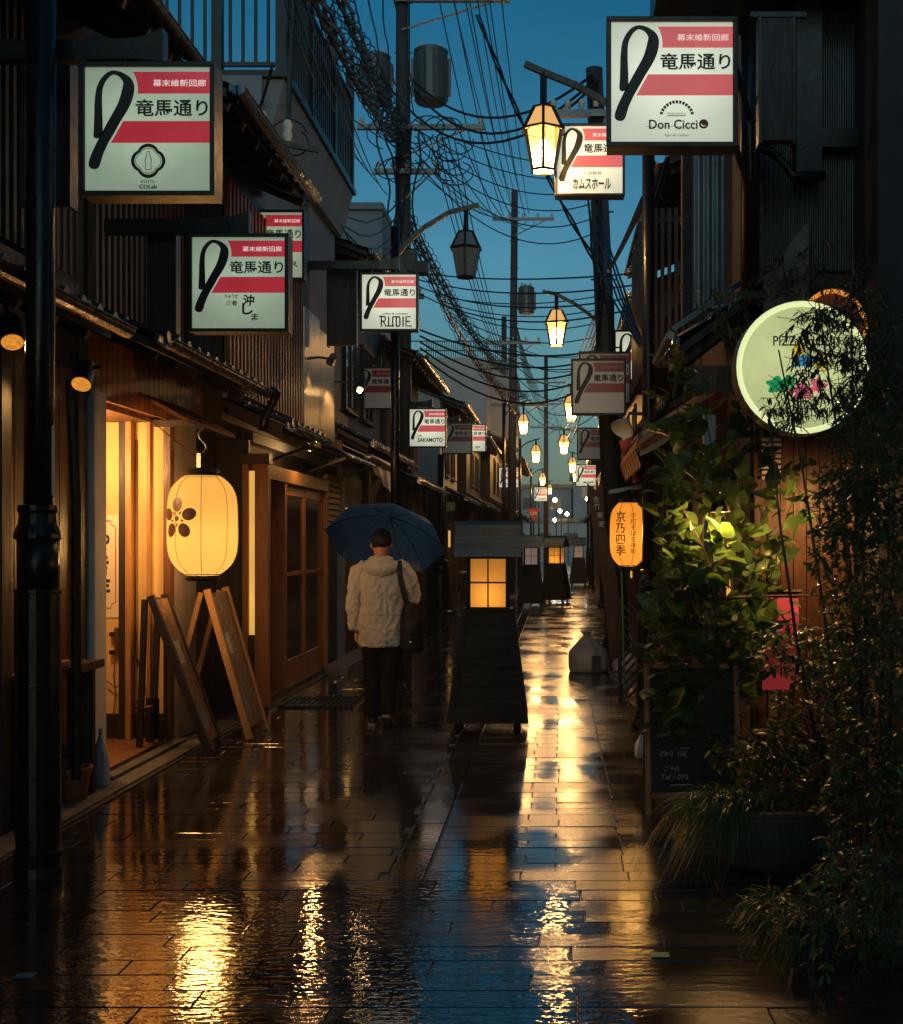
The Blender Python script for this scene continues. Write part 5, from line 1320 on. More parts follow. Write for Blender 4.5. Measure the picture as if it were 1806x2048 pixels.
# the span toward the second pole and the open sky wires
ins = [W(760 + 40 * k, 265, 22.5) for k in range(6)]
for k in range(6): wire(ins[k], W(990 + 16 * k, 435 + 2 * k, 40.3), 0.3 + 0.1 * k, 0.009)
for k in range(4): wire(W(880 + 30 * k, 8, 22.5), W(985 + 22 * k, 432, 40.3), 0.35, 0.009)
for k in range(5): wire(W(700 + 28 * k, -40, 14), W(790 + 9 * k, 270 - 10 * k, 22.4), 0.15, 0.007, wob=0.05)
for k in range(5): wire(W(900 + 25 * k, -30, 15), W(1010 + 12 * k, 380 + 12 * k, 33), 0.25, 0.006)
for k in range(4): wire(W(560 + 22 * k, -20, 11), W(730 + 15 * k, 330 + 20 * k, 22), 0.3, 0.006)
for k in range(6): wire(W(830, 240 + 16 * k, 22.4), W(1160 + 10 * k, 330 + 25 * k, 24), 0.2 + 0.12 * k, 0.008)
for k in range(5): wire(W(860 + 12 * k, 275, 22.4), W(985 + 8 * k, 690 + 12 * k, 39), 0.3, 0.008)
for k in range(4): wire(W(800, 400 + 20 * k, 22.6), W(640 + 12 * k, 395 + 14 * k, 16), 0.35 + 0.08 * k, 0.010, wob=0.03)
for k in range(5): wire(W(840, 660 + 12 * k, 21), W(1200, 700 + 14 * k, 24), 0.25 + 0.1 * k, 0.012, group='low cross cables', label='black cable crossing low between the eaves')
for k in range(6): wire(W(870 + 8 * k, 590 + 10 * k, 30), W(1210, 590 + 26 * k, 26), 0.2 + 0.08 * k, 0.009, group='low cross cables', label='black cable crossing low between the eaves')
for k in range(4): wire(W(800, 540 + 8 * k, 22.6), W(1290, 545 + 22 * k, 15), 0.12 + 0.1 * k, 0.008)
for k in range(7): wire(W(1025 + 3 * k, 620 + 18 * k, 40.4), W(1090 + 4 * k, 790 + 12 * k, 70), 0.6, 0.010, group='far wires', label='far overhead wire above the row of street lanterns')
for k in range(7): wire(W(1215 - 4 * k, 560 + 26 * k, 17), W(1100 + 3 * k, 800 + 10 * k, 68), 0.5 + 0.1 * k, 0.010, group='far wires', label='far overhead wire above the row of street lanterns')
for k in range(6): wire(W(1030, 690 + 20 * k, 40.4), W(1200, 700 + 24 * k, 33), 0.3 + 0.1 * k, 0.010, group='far wires', label='far overhead wire above the row of street lanterns')
for k in range(5): wire(W(1190, 400 + 30 * k, 16.5), W(1290 + 5 * k, 700 + 12 * k, 11), 0.05, 0.008, wob=0.02)
for k in range(3): wire(W(1205, 560, 16.6), W(1285, 395 + 8 * k, 11.4), 0.05, 0.012)
for k in range(4): wire(W(1180 + 6 * k, 160, 16.4), W(1198 + 3 * k, 690, 16.5), -0.0, 0.010, wob=0.14, group='pole drop cables', label='drop cable hanging down the right utility pole')
for k in range(6): wire(W(765 + 14 * k, 260, 22.4), W(780 + 8 * k, 430 + 12 * k, 22.5), -0.0, 0.012, wob=0.2, group='pole drop cables left', label='drop cable tangled on the transformer pole')
for k in range(18):
    c = W(760 + rnd.uniform(0, 170), 240 + rnd.uniform(0, 110), 22.3); mb = MB()
    rr = rnd.uniform(0.15, 0.4); a0 = rnd.uniform(0, 6)
    mb.tube([c + Vector((rr * math.cos(a0 + t), 0.05 * t, rr * 0.7 * math.sin(a0 + t))) for t in [i * 0.35 for i in range(13)]], 0.011, 5)
    tag(mb.build('cable_loop', 'cable'), 'loose loop of cable tangled round the transformer pole arms', 'cable', 'cable loops on the transformer pole')
for k in range(7):
    c = W(470 + rnd.uniform(0, 130), 215 + rnd.uniform(0, 90), 11.9); mb = MB(); rr = rnd.uniform(0.08, 0.2); a0 = rnd.uniform(0, 6)
    mb.tube([c + Vector((rr * math.cos(a0 + t), 0.02 * t, rr * math.sin(a0 + t))) for t in [i * 0.35 for i in range(14)]], 0.008, 5)
    tag(mb.build('cable_loop', 'cable'), 'loose loop of cable hanging at the grey building corner', 'cable', 'cable loops at the grey building')
cr_ = thing('service_bracket', 'black service bracket with porcelain insulators on the tiled eave', 'bracket', W(560, 290, 11.8))
mb = MB(); mb.bar(W(540, 283, 11.7), W(638, 300, 11.7), 0.05); mb.build('bar', 'black_paint', cr_)
mb = MB(); p = W(575, 262, 11.7); mb.lathe([(0.03, -0.1), (0.05, -0.05), (0.035, 0), (0.05, 0.05), (0.03, 0.1)], p, 10); mb.build('insulator', 'porcelain', cr_)
for k in range(4):
    mb = MB(); mb.lathe([(0.03, -0.05), (0.045, 0), (0.03, 0.05)], W(498 + 9 * k, 228 + 2 * k, 11.7), 10); mb.build('insulator', 'porcelain', cr_)
wire(W(575, 240, 11.7), W(588, 0, 11.7), -0.02, 0.018, group='terrace cables', label='thick cable climbing the grey building to its terrace')
wire(W(520, 215, 11.8), W(545, 130, 12.1), 0.02, 0.010, group='terrace cables', label='thick cable climbing the grey building to its terrace')
wire(W(625, 230, 12), W(668, 135, 17), 0.02, 0.009, group='terrace cables', label='thick cable climbing the grey building to its terrace')
bd = MB(); p = W(662, 213, 17)
bd.tube([p + Vector((-0.09, 0, 0.025)), p + Vector((-0.05, 0, 0.03)), p + Vector((0, 0, 0.01)), p + Vector((0.06, 0, -0.02)), p + Vector((0.11, 0, -0.04)), p + Vector((0.17, 0, -0.06))], [0.012, 0.032, 0.045, 0.03, 0.012, 0.008], 8)
bd.tube([p + Vector((-0.12, 0, 0.022)), p + Vector((-0.085, 0, 0.028))], [0.002, 0.01], 6); bd.tube([p + Vector((0, 0, -0.02)), p + Vector((0.005, 0, -0.07))], 0.004, 4)
tag(bd.build('bird', 'cable', smooth=True), 'small dark bird perched on a wire beside the grey building', 'bird')
wire(W(600, 160, 16), W(760, 275, 20), 0.02, 0.007)

# little spotlights
def spotlight(label, base, head, aim, r=0.058, l=0.17, e=0, mt='black_paint', lens='spot_lens', size=70, bulb=False):
    base = Vector(base); head = Vector(head); d = (Vector(aim) - head).normalized(); root = thing('spotlight', label, 'spotlight', base, 'little outdoor spotlights')
    mb = MB(); mb.tube([base, (base + head) / 2 + Vector((0, 0, 0.02)), head], 0.014, 6); mb.build('arm', mt, root)
    mb = MB(); mb.tube([head - d * l * 0.5, head - d * l * 0.45, head + d * l * 0.35, head + d * l * 0.5], [r * 0.6, r * 0.85, r, r * 1.05], 16); can = mb.build('can', mt, root)
    mb = MB(); q = head + d * (l * 0.5 + 0.004); mb.tube([q, q + d * 0.003], r * 0.93, 16); mb.build('lens', lens, root)
    if bulb:
        mb = MB(); mb.lathe([(0.001, -0.03), (0.022, -0.02), (0.03, 0), (0.022, 0.02), (0.001, 0.03)], q + d * 0.03, 10); mb.build('bulb', 'bulb', root, smooth=True)
    if e: spot('spotlight_beam', q + d * 0.02, aim, e, WARM, size)
    return root
spotlight('black spotlight under the boarded eave, shining on the entrance wall', W(200, 735, 7.3), W(168, 748, 7.25), W(100, 1000, 6.6), e=25, size=120)
spotlight('black spotlight behind the big lamp post, at the edge of the eave', W(10, 610, 6.5), W(22, 660, 6.4), W(60, 1000, 5.8), e=22, size=120)
spotlight('slim steel spotlight on a rod, unlit, aimed at the metal cladding', W(612, 718, 14.5), W(664, 718, 14.5), W(640, 760, 15.0), 0.05, 0.16, mt='steel', lens='glass_dark')
spotlight('slim steel spotlight on a rod with a bright bare bulb', W(668, 765, 15.6), W(724, 768, 15.6), W(716, 790, 15.5), 0.045, 0.16, mt='steel', bulb=True)
spot('cladding_wash', W(700, 770, 15.5) + Vector((0.02, 0, 0.0)), (-2.9, 15.9, 3.0), 50, WARM, 90)
spot('cladding_wash', W(655, 735, 14.5) + Vector((0, 0, 0)), (-2.9, 14.6, 3.1), 45, WARM, 90)
# ================================================================== the person under the umbrella
def evaluated(o, smooth=True):
    """bake modifiers of a temporary object into its mesh"""
    dg = bpy.context.evaluated_depsgraph_get(); ev = o.evaluated_get(dg)
    me = bpy.data.meshes.new_from_object(ev); o.modifiers.clear(); o.data = me
    if smooth: me.polygons.foreach_set('use_smooth', [True] * len(me.polygons))
    return o
def skin_obj(name, verts, edges, radii, m, parent, root=0, sub=2):
    org = ORG[parent.name]; me = bpy.data.meshes.new(name)
    me.from_pydata([Vector(v) - org for v in verts], edges, []); me.update()
    o = bpy.data.objects.new(name, me); C.objects.link(o); o.parent = parent; ORG[o.name] = org
    sk = o.modifiers.new('skin', 'SKIN'); sk.use_smooth_shade = True
    for i, r in enumerate(radii):
        d = me.skin_vertices[0].data[i]; d.radius = r if isinstance(r, tuple) else (r, r); d.use_root = (i == root)
    sb = o.modifiers.new('sub', 'SUBSURF'); sb.levels = sub; sb.render_levels = sub
    bpy.context.view_layer.update(); evaluated(o)
    o.data.materials.clear(); o.data.materials.append(M[m]); return o
def remesh_obj(mb, name, m, parent, voxel, smooth_it=4, wr=0.0, wsc=9.0, wstretch=(1, 1, 0.5)):
    o = mb.build(name, m, parent)
    rm = o.modifiers.new('r', 'REMESH'); rm.mode = 'VOXEL'; rm.voxel_size = voxel
    sm = o.modifiers.new('s', 'SMOOTH'); sm.factor = 0.5; sm.iterations = smooth_it
    bpy.context.view_layer.update(); evaluated(o)
    if wr:
        me = o.data; nn = [v.normal.copy() for v in me.vertices]
        for v, n in zip(me.vertices, nn):
            p = Vector((v.co.x * wstretch[0], v.co.y * wstretch[1], v.co.z * wstretch[2])) * wsc
            g_ = noise.noise(p + Vector((0, 0, 3)) * 0); rdg = 1 - abs(noise.noise(p * 1.6 + Vector((7, 1, 3)))) * 2.2
            v.co += n * wr * (0.8 * g_ + 0.55 * rdg + 0.3 * noise.noise(p * 3.1))
        me.update()
    o.data.materials.clear(); o.data.materials.append(M[m]); return o
def loft(mb, rings, n=24):
    """rings = [(centre, rx, ry)] stacked, closed"""
    b = len(mb.v)
    for c, rx, ry in rings:
        for k in range(n):
            a = 2 * math.pi * k / n; mb.v.append(Vector(c) + Vector((rx * math.cos(a), ry * math.sin(a), 0)))
    for i in range(len(rings) - 1):
        for k in range(n):
            k2 = (k + 1) % n; mb.f.append((b + i * n + k, b + i * n + k2, b + (i + 1) * n + k2, b + (i + 1) * n + k))
    mb.f.append(tuple(b + k for k in range(n))[::-1]); e = b + (len(rings) - 1) * n; mb.f.append(tuple(e + k for k in range(n)))

PX, PY = W(764, 0, 11.0).x, 11.0
def q(x, y, z): return (PX + x, PY + y, z)
pe = thing('person', 'person seen from behind in a beige hooded rain jacket, walking with a navy umbrella', 'person', (PX, PY, 0))
# body: x to the right, +y away from the camera (walking direction)
V = [q(0, 0, 0.90), q(0, 0.0, 1.08), q(0.005, 0.01, 1.26), q(0.0, 0.02, 1.40), q(-0.01, 0.03, 1.475), q(-0.012, 0.045, 1.56), q(-0.012, 0.055, 1.64), q(-0.012, 0.055, 1.705),
     q(-0.19, 0.02, 1.37), q(-0.235, 0.0, 1.12), q(-0.235, 0.06, 0.87), q(-0.230, 0.075, 0.80),          # left arm, hanging
     q(0.18, 0.03, 1.37), q(0.25, 0.06, 1.16), q(0.20, 0.27, 1.24), q(0.17, 0.33, 1.29),                # right arm, bent, holding the shaft
     q(-0.085, 0.0, 0.84), q(-0.085, 0.03, 0.47), q(-0.080, -0.02, 0.09), q(-0.085, 0.10, 0.04),
     q(0.085, 0.0, 0.84), q(0.075, -0.03, 0.48), q(0.060, -0.16, 0.15), q(0.062, -0.08, 0.045)]
Ed = [(0, 1), (1, 2), (2, 3), (3, 4), (4, 5), (5, 6), (6, 7), (3, 8), (8, 9), (9, 10), (10, 11), (3, 12), (12, 13), (13, 14), (14, 15), (0, 16), (16, 17), (17, 18), (18, 19), (0, 20), (20, 21), (21, 22), (22, 23)]
Rr = [0.115, 0.11, 0.125, 0.10, 0.055, (0.082, 0.088), (0.085, 0.098), (0.058, 0.07), 0.055, 0.042, 0.030, 0.026, 0.055, 0.042, 0.030, 0.026, 0.085, 0.055, 0.038, 0.035, 0.085, 0.055, 0.038, 0.035]
body = skin_obj('body', V, Ed, Rr, 'skin', pe)
# ears and nose belong to the head
mb = MB()
for s in (-1, 1): mb.lathe([(0.004, -0.03), (0.014, -0.015), (0.016, 0.01), (0.010, 0.03), (0.002, 0.034)], q(-0.012 + s * 0.083, 0.055, 1.585), 8)
mb.build('ears', 'skin', pe, smooth=True)
def fingers(c, down, out, m='skin'):
    """palm with five bent fingers; c = wrist, down = hand direction, out = curl direction"""
    c = Vector(c); d = Vector(down).normalized(); o_ = Vector(out).normalized(); s = d.cross(o_).normalized()
    vs_ = [c, c + d * 0.05, c + d * 0.085]; es = [(0, 1), (1, 2)]; rr = [(0.020, 0.026), (0.016, 0.036), (0.014, 0.036)]
    for i, (off, l) in enumerate(((-0.028, 0.062), (-0.009, 0.075), (0.011, 0.070), (0.029, 0.055))):
        b = len(vs_); base = c + d * 0.088 + s * off
        vs_ += [base, base + d * l * 0.45 + o_ * 0.008, base + d * l * 0.75 + o_ * 0.026, base + d * l * 0.92 + o_ * 0.048]; es += [(2, b), (b, b + 1), (b + 1, b + 2), (b + 2, b + 3)]; rr += [0.0095, 0.009, 0.008, 0.0065]
    b = len(vs_); base = c + d * 0.03 - s * 0.034 + o_ * 0.006
    vs_ += [base, base + d * 0.032 - s * 0.014 + o_ * 0.016, base + d * 0.06 - s * 0.012 + o_ * 0.028]; es += [(1, b), (b, b + 1), (b + 1, b + 2)]; rr += [0.012, 0.010, 0.008]
    return vs_, es, rr
for c, dn, ot in ((q(-0.232, 0.07, 0.815), (0.10, 0.12, -1), (0.9, 0.35, 0.1)), (q(0.175, 0.32, 1.275), (-0.35, 0.35, 0.55), (-0.6, 0.5, -0.4))):
    vs_, es, rr = fingers(c, dn, ot); skin_obj('hand', vs_, es, rr, 'skin', pe, sub=1)
# hair: short cap, tapering to the nape
mb = MB(); hc = Vector(q(-0.012, 0.058, 1.615)); nu, nv = 22, 14
for j in range(nv + 1):
    ph = math.pi * (0.0 + 0.66 * j / nv)
    for i in range(nu):
        th = 2 * math.pi * i / nu; back = max(0, -math.sin(th))      # toward the camera
        p2 = ph * (1.0 if back > 0.2 else 0.80 + 0.2 * back)
        r_ = 1 + 0.07 * noise.noise(Vector((math.cos(th) * 3, math.sin(th) * 3, j * 0.7))) - (0.10 * max(0, j / nv - 0.72) / 0.28)
        mb.v.append(hc + Vector((0.096 * r_ * math.sin(p2) * math.cos(th), 0.110 * r_ * math.sin(p2) * math.sin(th), 0.118 * r_ * math.cos(p2))))
for j in range(nv):
    for i in range(nu): mb.f.append((j * nu + i, j * nu + (i + 1) % nu, (j + 1) * nu + (i + 1) % nu, (j + 1) * nu + i))
mb.build('hair', 'hair', pe, smooth=True)
# jacket: torso, sleeves and collar grown into one cloth surface
mb = MB()
loft(mb, [(q(0.0, 0.0, 0.70), 0.190, 0.130), (q(0.0, 0.0, 0.78), 0.198, 0.135), (q(0, 0, 0.95), 0.190, 0.132), (q(0, 0, 1.06), 0.182, 0.130), (q(0, 0.005, 1.20), 0.198, 0.138), (q(0, 0.01, 1.32), 0.205, 0.135), (q(0, 0.018, 1.40), 0.165, 0.115), (q(-0.003, 0.025, 1.45), 0.105, 0.095), (q(-0.005, 0.028, 1.475), 0.080, 0.085)])
mb.tube([q(-0.13, 0.02, 1.385), q(-0.205, 0.015, 1.34), q(-0.232, 0.005, 1.20), q(-0.243, 0.0, 1.08), q(-0.243, 0.03, 0.97), q(-0.238, 0.055, 0.865), q(-0.236, 0.06, 0.835)], [0.085, 0.082, 0.076, 0.073, 0.066, 0.058, 0.046], 16)
mb.tube([q(0.12, 0.02, 1.385), q(0.195, 0.03, 1.34), q(0.245, 0.05, 1.22), q(0.262, 0.08, 1.13), q(0.235, 0.18, 1.16), q(0.20, 0.27, 1.23), q(0.19, 0.29, 1.25)], [0.085, 0.082, 0.077, 0.074, 0.066, 0.056, 0.046], 16)
jk = remesh_obj(mb, 'jacket', 'jacket', pe, 0.009, 1, wr=0.017, wsc=10, wstretch=(1.3, 1, 0.8))
mb = MB(); pts = []
for k in range(15):
    a = math.pi * (1.0 + k / 14.0); pts.append(q(-0.005 + 0.128 * math.cos(a), 0.02 + 0.125 * math.sin(a), 1.425 - 0.055 * math.sin(math.pi * k / 14)))
mb.tube(pts, [0.035 + 0.028 * math.sin(math.pi * k / 14) for k in range(15)], 12)
mb.tube([q(-0.10, -0.03, 1.46), q(-0.05, -0.075, 1.44), q(0.0, -0.09, 1.43), q(0.05, -0.075, 1.44), q(0.09, -0.03, 1.46)], [0.03, 0.055, 0.06, 0.055, 0.03], 12)
remesh_obj(mb, 'hood', 'jacket', pe, 0.012, 4, wr=0.009, wsc=14, wstretch=(1, 1, 1))
mb = MB(); mb.tube([q(0.197 * math.cos(a), 0.139 * math.sin(a), 0.985 + 0.004 * math.sin(3 * a)) for a in [2 * math.pi * k / 32 for k in range(33)]], 0.0045, 6, cap=False); mb.build('waist_seam', 'jacket', jk)
# trousers and shoes
mb = MB()
loft(mb, [(q(0, 0, 0.68), 0.155, 0.115), (q(0, 0, 0.80), 0.165, 0.12), (q(0, 0, 0.92), 0.15, 0.11)])
mb.tube([q(-0.085, 0, 0.80), q(-0.087, 0.02, 0.62), q(-0.087, 0.03, 0.46), q(-0.083, 0.0, 0.26), q(-0.082, -0.015, 0.085)], [0.098, 0.090, 0.078, 0.072, 0.070], 16)
mb.tube([q(0.085, 0, 0.80), q(0.083, -0.015, 0.62), q(0.077, -0.03, 0.46), q(0.068, -0.10, 0.28), q(0.062, -0.155, 0.12)], [0.098, 0.090, 0.078, 0.072, 0.068], 16)
remesh_obj(mb, 'trousers', 'trousers', pe, 0.013, 3, wr=0.009, wsc=8, wstretch=(1, 1, 0.8))
def shoe(c, pitch):
    m_ = Matrix.Translation(c) @ Matrix.Rotation(pitch, 4, 'X')
    mb = MB(); R_ = [(-0.085, 0.034, 0.075), (-0.07, 0.040, 0.080), (0.0, 0.042, 0.075), (0.08, 0.047, 0.050), (0.14, 0.044, 0.040), (0.18, 0.028, 0.030)]; n = 10; b = 0
    for yy, w_, h_ in R_:
        for k in range(n):
            a = 2 * math.pi * k / n; mb.v.append(m_ @ Vector((w_ * math.cos(a), yy, 0.02 + max(0, h_ * (0.5 + 0.5 * math.sin(a))))))
    for i in range(len(R_) - 1):
        for k in range(n): k2 = (k + 1) % n; mb.f.append((i * n + k, i * n + k2, (i + 1) * n + k2, (i + 1) * n + k))
    mb.f += [tuple(range(n))[::-1], tuple(range((len(R_) - 1) * n, len(R_) * n))]
    so = mb.build('shoe', 'shoe', pe, smooth=True)
    mb = MB(); pts = [(-0.09, 0.03), (-0.09, -0.03), (0, -0.043), (0.09, -0.049), (0.15, -0.044), (0.19, -0.015), (0.19, 0.015), (0.15, 0.044), (0.09, 0.049), (0, 0.043)]
    mb.prism([m_ @ Vector((x, y_, 0.0)) for y_, x in pts], m_.to_3x3() @ Vector((0, 0, 0.026))); mb.build('sole', 'shoe_sole', so)
shoe(Vector(q(-0.084, 0.03, 0.0)), 0.0); shoe(Vector(q(0.062, -0.13, 0.062)), -0.42)

# umbrella
um = thing('umbrella', 'open navy umbrella tilted forward over the person', 'umbrella', q(0.17, 0.33, 1.2))
apex = Vector((W(776, 0, 11.35).x, 11.50, 1.845)); tilt = Matrix.Rotation(R(-34), 4, 'X') @ Matrix.Rotation(R(5), 4, 'Y') @ Matrix.Rotation(R(12), 4, 'Z')
Mu = Matrix.Translation(apex) @ tilt; RU, NU = 0.55, 8
def canopy(a, t):                                  # a angle, t 0..1 from apex to rim
    k = (a / (2 * math.pi) * NU) % 1; sagx = math.sin(math.pi * k)
    rr = RU * math.sin(t * 1.12) / math.sin(1.12) * (1 - 0.075 * sagx * t * t)
    z = -0.27 * (1 - math.cos(t * 1.25)) / (1 - math.cos(1.25)) - 0.012 * sagx * math.sin(math.pi * t)
    return Mu @ Vector((rr * math.cos(a), rr * math.sin(a), z))
for g_ in range(NU):
    mb = MB(); n, m_ = 6, 8
    for j in range(m_ + 1):
        for i in range(n + 1): mb.v.append(canopy(2 * math.pi * (g_ + i / n * 0.99999) / NU + 0.2 * 0, j / m_ * 0.98 + 0.02))
    for j in range(m_):
        for i in range(n): a = j * (n + 1) + i; mb.f.append((a, a + 1, a + n + 2, a + n + 1))
    mb.build('canopy_panel', 'umbrella', um, smooth=True)
    mb = MB(); mb.tube([canopy(2 * math.pi * g_ / NU, t) - Mu.to_3x3() @ Vector((0, 0, 0.008)) for t in (0.03, 0.25, 0.5, 0.75, 1.0)], 0.0035, 5); mb.build('rib', 'black_paint', um)
    mb = MB(); p = canopy(2 * math.pi * g_ / NU, 1.0); mb.tube([p, p + (p - canopy(2 * math.pi * g_ / NU, 0.97)).normalized() * 0.018], 0.004, 5); mb.build('tip', 'black_paint', um)
mb = MB(); mb.tube([Mu @ Vector((0, 0, 0.05)), Mu @ Vector((0, 0, 0)), Vector(q(0.145, 0.36, 1.32)), Vector(q(0.155, 0.355, 1.20))], 0.007, 8); mb.build('shaft', 'black_paint', um)
mb = MB(); mb.tube([Vector(q(0.145, 0.36, 1.33)), Vector(q(0.16, 0.35, 1.17))], 0.014, 8); mb.build('handle', 'black_paint', um)
mb = MB(); c = lambda a, t: canopy(a, t) + Mu.to_3x3() @ Vector((0, 0, 0.003))
mb.add([c(-1.30, 0.62), c(-1.24, 0.60), c(-1.17, 0.62), c(-1.24, 0.66)], [(0, 1, 2, 3)]); mb.build('logo_mark', 'ink', um)
# shoulder bag
bg_ = thing('shoulder_bag', 'black fabric shoulder bag hanging at the person’s hip', 'bag', q(0.29, -0.05, 0.64))
mb = MB(); loft(mb, [(q(0.265, -0.06, 0.65), 0.075, 0.10), (q(0.27, -0.06, 0.68), 0.098, 0.125), (q(0.27, -0.055, 0.85), 0.10, 0.13), (q(0.262, -0.05, 1.0), 0.085, 0.115), (q(0.255, -0.045, 1.08), 0.05, 0.08)])
remesh_obj(mb, 'pouch', 'bag', bg_, 0.014, 4, wr=0.010, wsc=10)
mb = MB()
pts = [q(0.155, -0.03, 1.445), q(0.165, -0.085, 1.40), q(0.180, -0.13, 1.30), q(0.205, -0.14, 1.18), q(0.24, -0.12, 1.06)]
for a, b in zip(pts[:-1], pts[1:]): mb.bar(a, b, 0.045, 0.008, up=(0, 1, 0.2))
mb.build('strap', 'bag', bg_)
mb = MB(); mb.box(*[v + PX for v in (0.262, 0.280)], PY - 0.195, PY - 0.185, 0.745, 0.756); mb.build('tag', 'white_paint', bg_)

# ================================================================== boards, bags and small things
def aboard(label, yn, yf, hinge, front, rear, worn=True):
    """folding board seen edge-on: hinge/front/rear = (x,z)"""
    root = thing('folding_board', label, 'board', ((front[0] + rear[0]) / 2, (yn + yf) / 2, 0), 'folding boards outside the lantern shop')
    d = Vector((front[0] - hinge[0], 0, front[1] - hinge[1])).normalized(); nrm = Vector((-d.z, 0, d.x))
    if nrm.x < 0: nrm = -nrm
    h = Vector((hinge[0], 0, hinge[1])); f = Vector((front[0], 0, front[1]))
    for y_ in (yn, yf - 0.045):
        mb = MB(); mb.add([h + Vector((0, y_, 0)), h + Vector((0, y_ + 0.045, 0)), h + nrm * 0.055 + Vector((0, y_ + 0.045, 0)), h + nrm * 0.055 + Vector((0, y_, 0)),
                         f + Vector((0, y_, 0)), f + Vector((0, y_ + 0.045, 0)), f + nrm * 0.055 + Vector((0, y_ + 0.045, 0)), f + nrm * 0.055 + Vector((0, y_, 0))],
                        [(0, 1, 2, 3), (7, 6, 5, 4), (0, 4, 5, 1), (1, 5, 6, 2), (2, 6, 7, 3), (3, 7, 4, 0)]); mb.build('stile', 'pale_wood' if worn else 'dark_wood', root, bevel=0.004)
    mb = MB(); a = h.lerp(f, 0.03) + nrm * 0.008; b = h.lerp(f, 0.93) + nrm * 0.008
    mb.add([a + Vector((0, yn + 0.046, 0)), a + Vector((0, yf - 0.046, 0)), b + Vector((0, yf - 0.046, 0)), b + Vector((0, yn + 0.046, 0)),
            a + nrm * 0.035 + Vector((0, yn + 0.046, 0)), a + nrm * 0.035 + Vector((0, yf - 0.046, 0)), b + nrm * 0.035 + Vector((0, yf - 0.046, 0)), b + nrm * 0.035 + Vector((0, yn + 0.046, 0))],
           [(3, 2, 1, 0), (4, 5, 6, 7), (0, 1, 5, 4), (1, 2, 6, 5), (2, 3, 7, 6), (3, 0, 4, 7)]); mb.build('face', 'worn_wood', root)
    for t0, t1, m_ in ((0.30, 0.44, 'awning_white'), (0.72, 0.86, 'plaster_grey')):
        a = h.lerp(f, t0) + nrm * 0.0445; b = h.lerp(f, t1) + nrm * 0.0445
        mb = MB(); mb.add([a + Vector((0, yn + 0.1, 0)), a + Vector((0, yn + 0.22, 0)), b + Vector((0, yn + 0.22, 0)), b + Vector((0, yn + 0.1, 0))], [(0, 1, 2, 3)]); mb.build('paper_slip', m_, root)
    for y_ in (yn + 0.01, yf - 0.05):
        mb = MB(); mb.bar((hinge[0] - 0.02, y_ + 0.02, hinge[1] - 0.02), (rear[0], y_ + 0.02, rear[1]), 0.04, 0.04, up=(0, 1, 0)); mb.build('rear_leg', 'pale_wood' if worn else 'dark_wood', root)
    t = 0.72; mb = MB(); mb.bar((hinge[0] + (rear[0] - hinge[0]) * t, yn + 0.05, hinge[1] * (1 - t)), (hinge[0] + (rear[0] - hinge[0]) * t, yf - 0.05, hinge[1] * (1 - t)), 0.03); mb.build('rung', 'pale_wood', root)
    return root
aboard('folding board with pale wood legs below the big yellow lantern', 10.15, 10.75, (-2.88, 1.22), (-2.53, 0.0), (-3.2, 0.03))
aboard('dark folding board leaning outward in front of the lit entrance', 9.42, 9.80, (-3.10, 1.20), (-2.66, 0.0), (-3.16, 0.05), worn=False)
bs = thing('umbrella_stand', 'black post on a round foot beside the folding boards', 'stand', W(318, 1475, 9.7))
p = W(318, 1480, 9.72); mb = MB(); mb.lathe([(0.16, 0.0), (0.16, 0.02), (0.06, 0.05), (0.04, 0.07)], (p.x - 0.0, 9.72, 0.02), 14); mb.build('foot', 'black_paint', bs)
mb = MB(); mb.tube([(p.x - 0.05, 9.72, 0.06), (p.x - 0.05, 9.72, 0.40)], 0.05, 10); mb.build('tube', 'black_paint', bs)
def lumpy(name, label, cat, c, sx, sy, sz, m, seed, group=None, knot=True, amp=0.12):
    root = thing(name, label, cat, c, group); mb = MB(); nu, nv = 22, 14; c = Vector(c)
    for j in range(nv + 1):
        ph = math.pi * j / nv
        for i in range(nu):
            th = 2 * math.pi * i / nu; d = Vector((math.sin(ph) * math.cos(th), math.sin(ph) * math.sin(th), math.cos(ph)))
            e = Vector((abs(d.x) ** 0.7 * (1 if d.x > 0 else -1), abs(d.y) ** 0.7 * (1 if d.y > 0 else -1), d.z))
            k = 1 + amp * noise.noise(d * 2.4 + Vector((seed, 0, 0))) + amp * 0.5 * noise.noise(d * 6 + Vector((0, seed, 0)))
            z = e.z * sz * k; z = z if z > 0 else z * 0.55
            tap = 1 - 0.55 * max(0, (e.z - 0.15) / 0.85) ** 0.9 if knot else 1
            mb.v.append(c + Vector((e.x * sx * k * tap, e.y * sy * k * tap, sz * 0.5 + z)))
    lo = min(v.z for v in mb.v) - c.z
    for v in mb.v: v.z -= lo
    for j in range(nv):
        for i in range(nu): mb.f.append((j * nu + i, (j + 1) * nu + i, (j + 1) * nu + (i + 1) % nu, j * nu + (i + 1) % nu))
    mb.build('sack', m, root, smooth=True)
    if knot:
        top = max(v.z for v in mb.v); mb = MB(); mb.tube([(c.x, c.y, top - 0.03), (c.x + 0.01, c.y, top + 0.03), (c.x + 0.03, c.y, top + 0.07)], [0.03, 0.016, 0.03], 8); mb.build('knot', m, root, smooth=True)
    return root
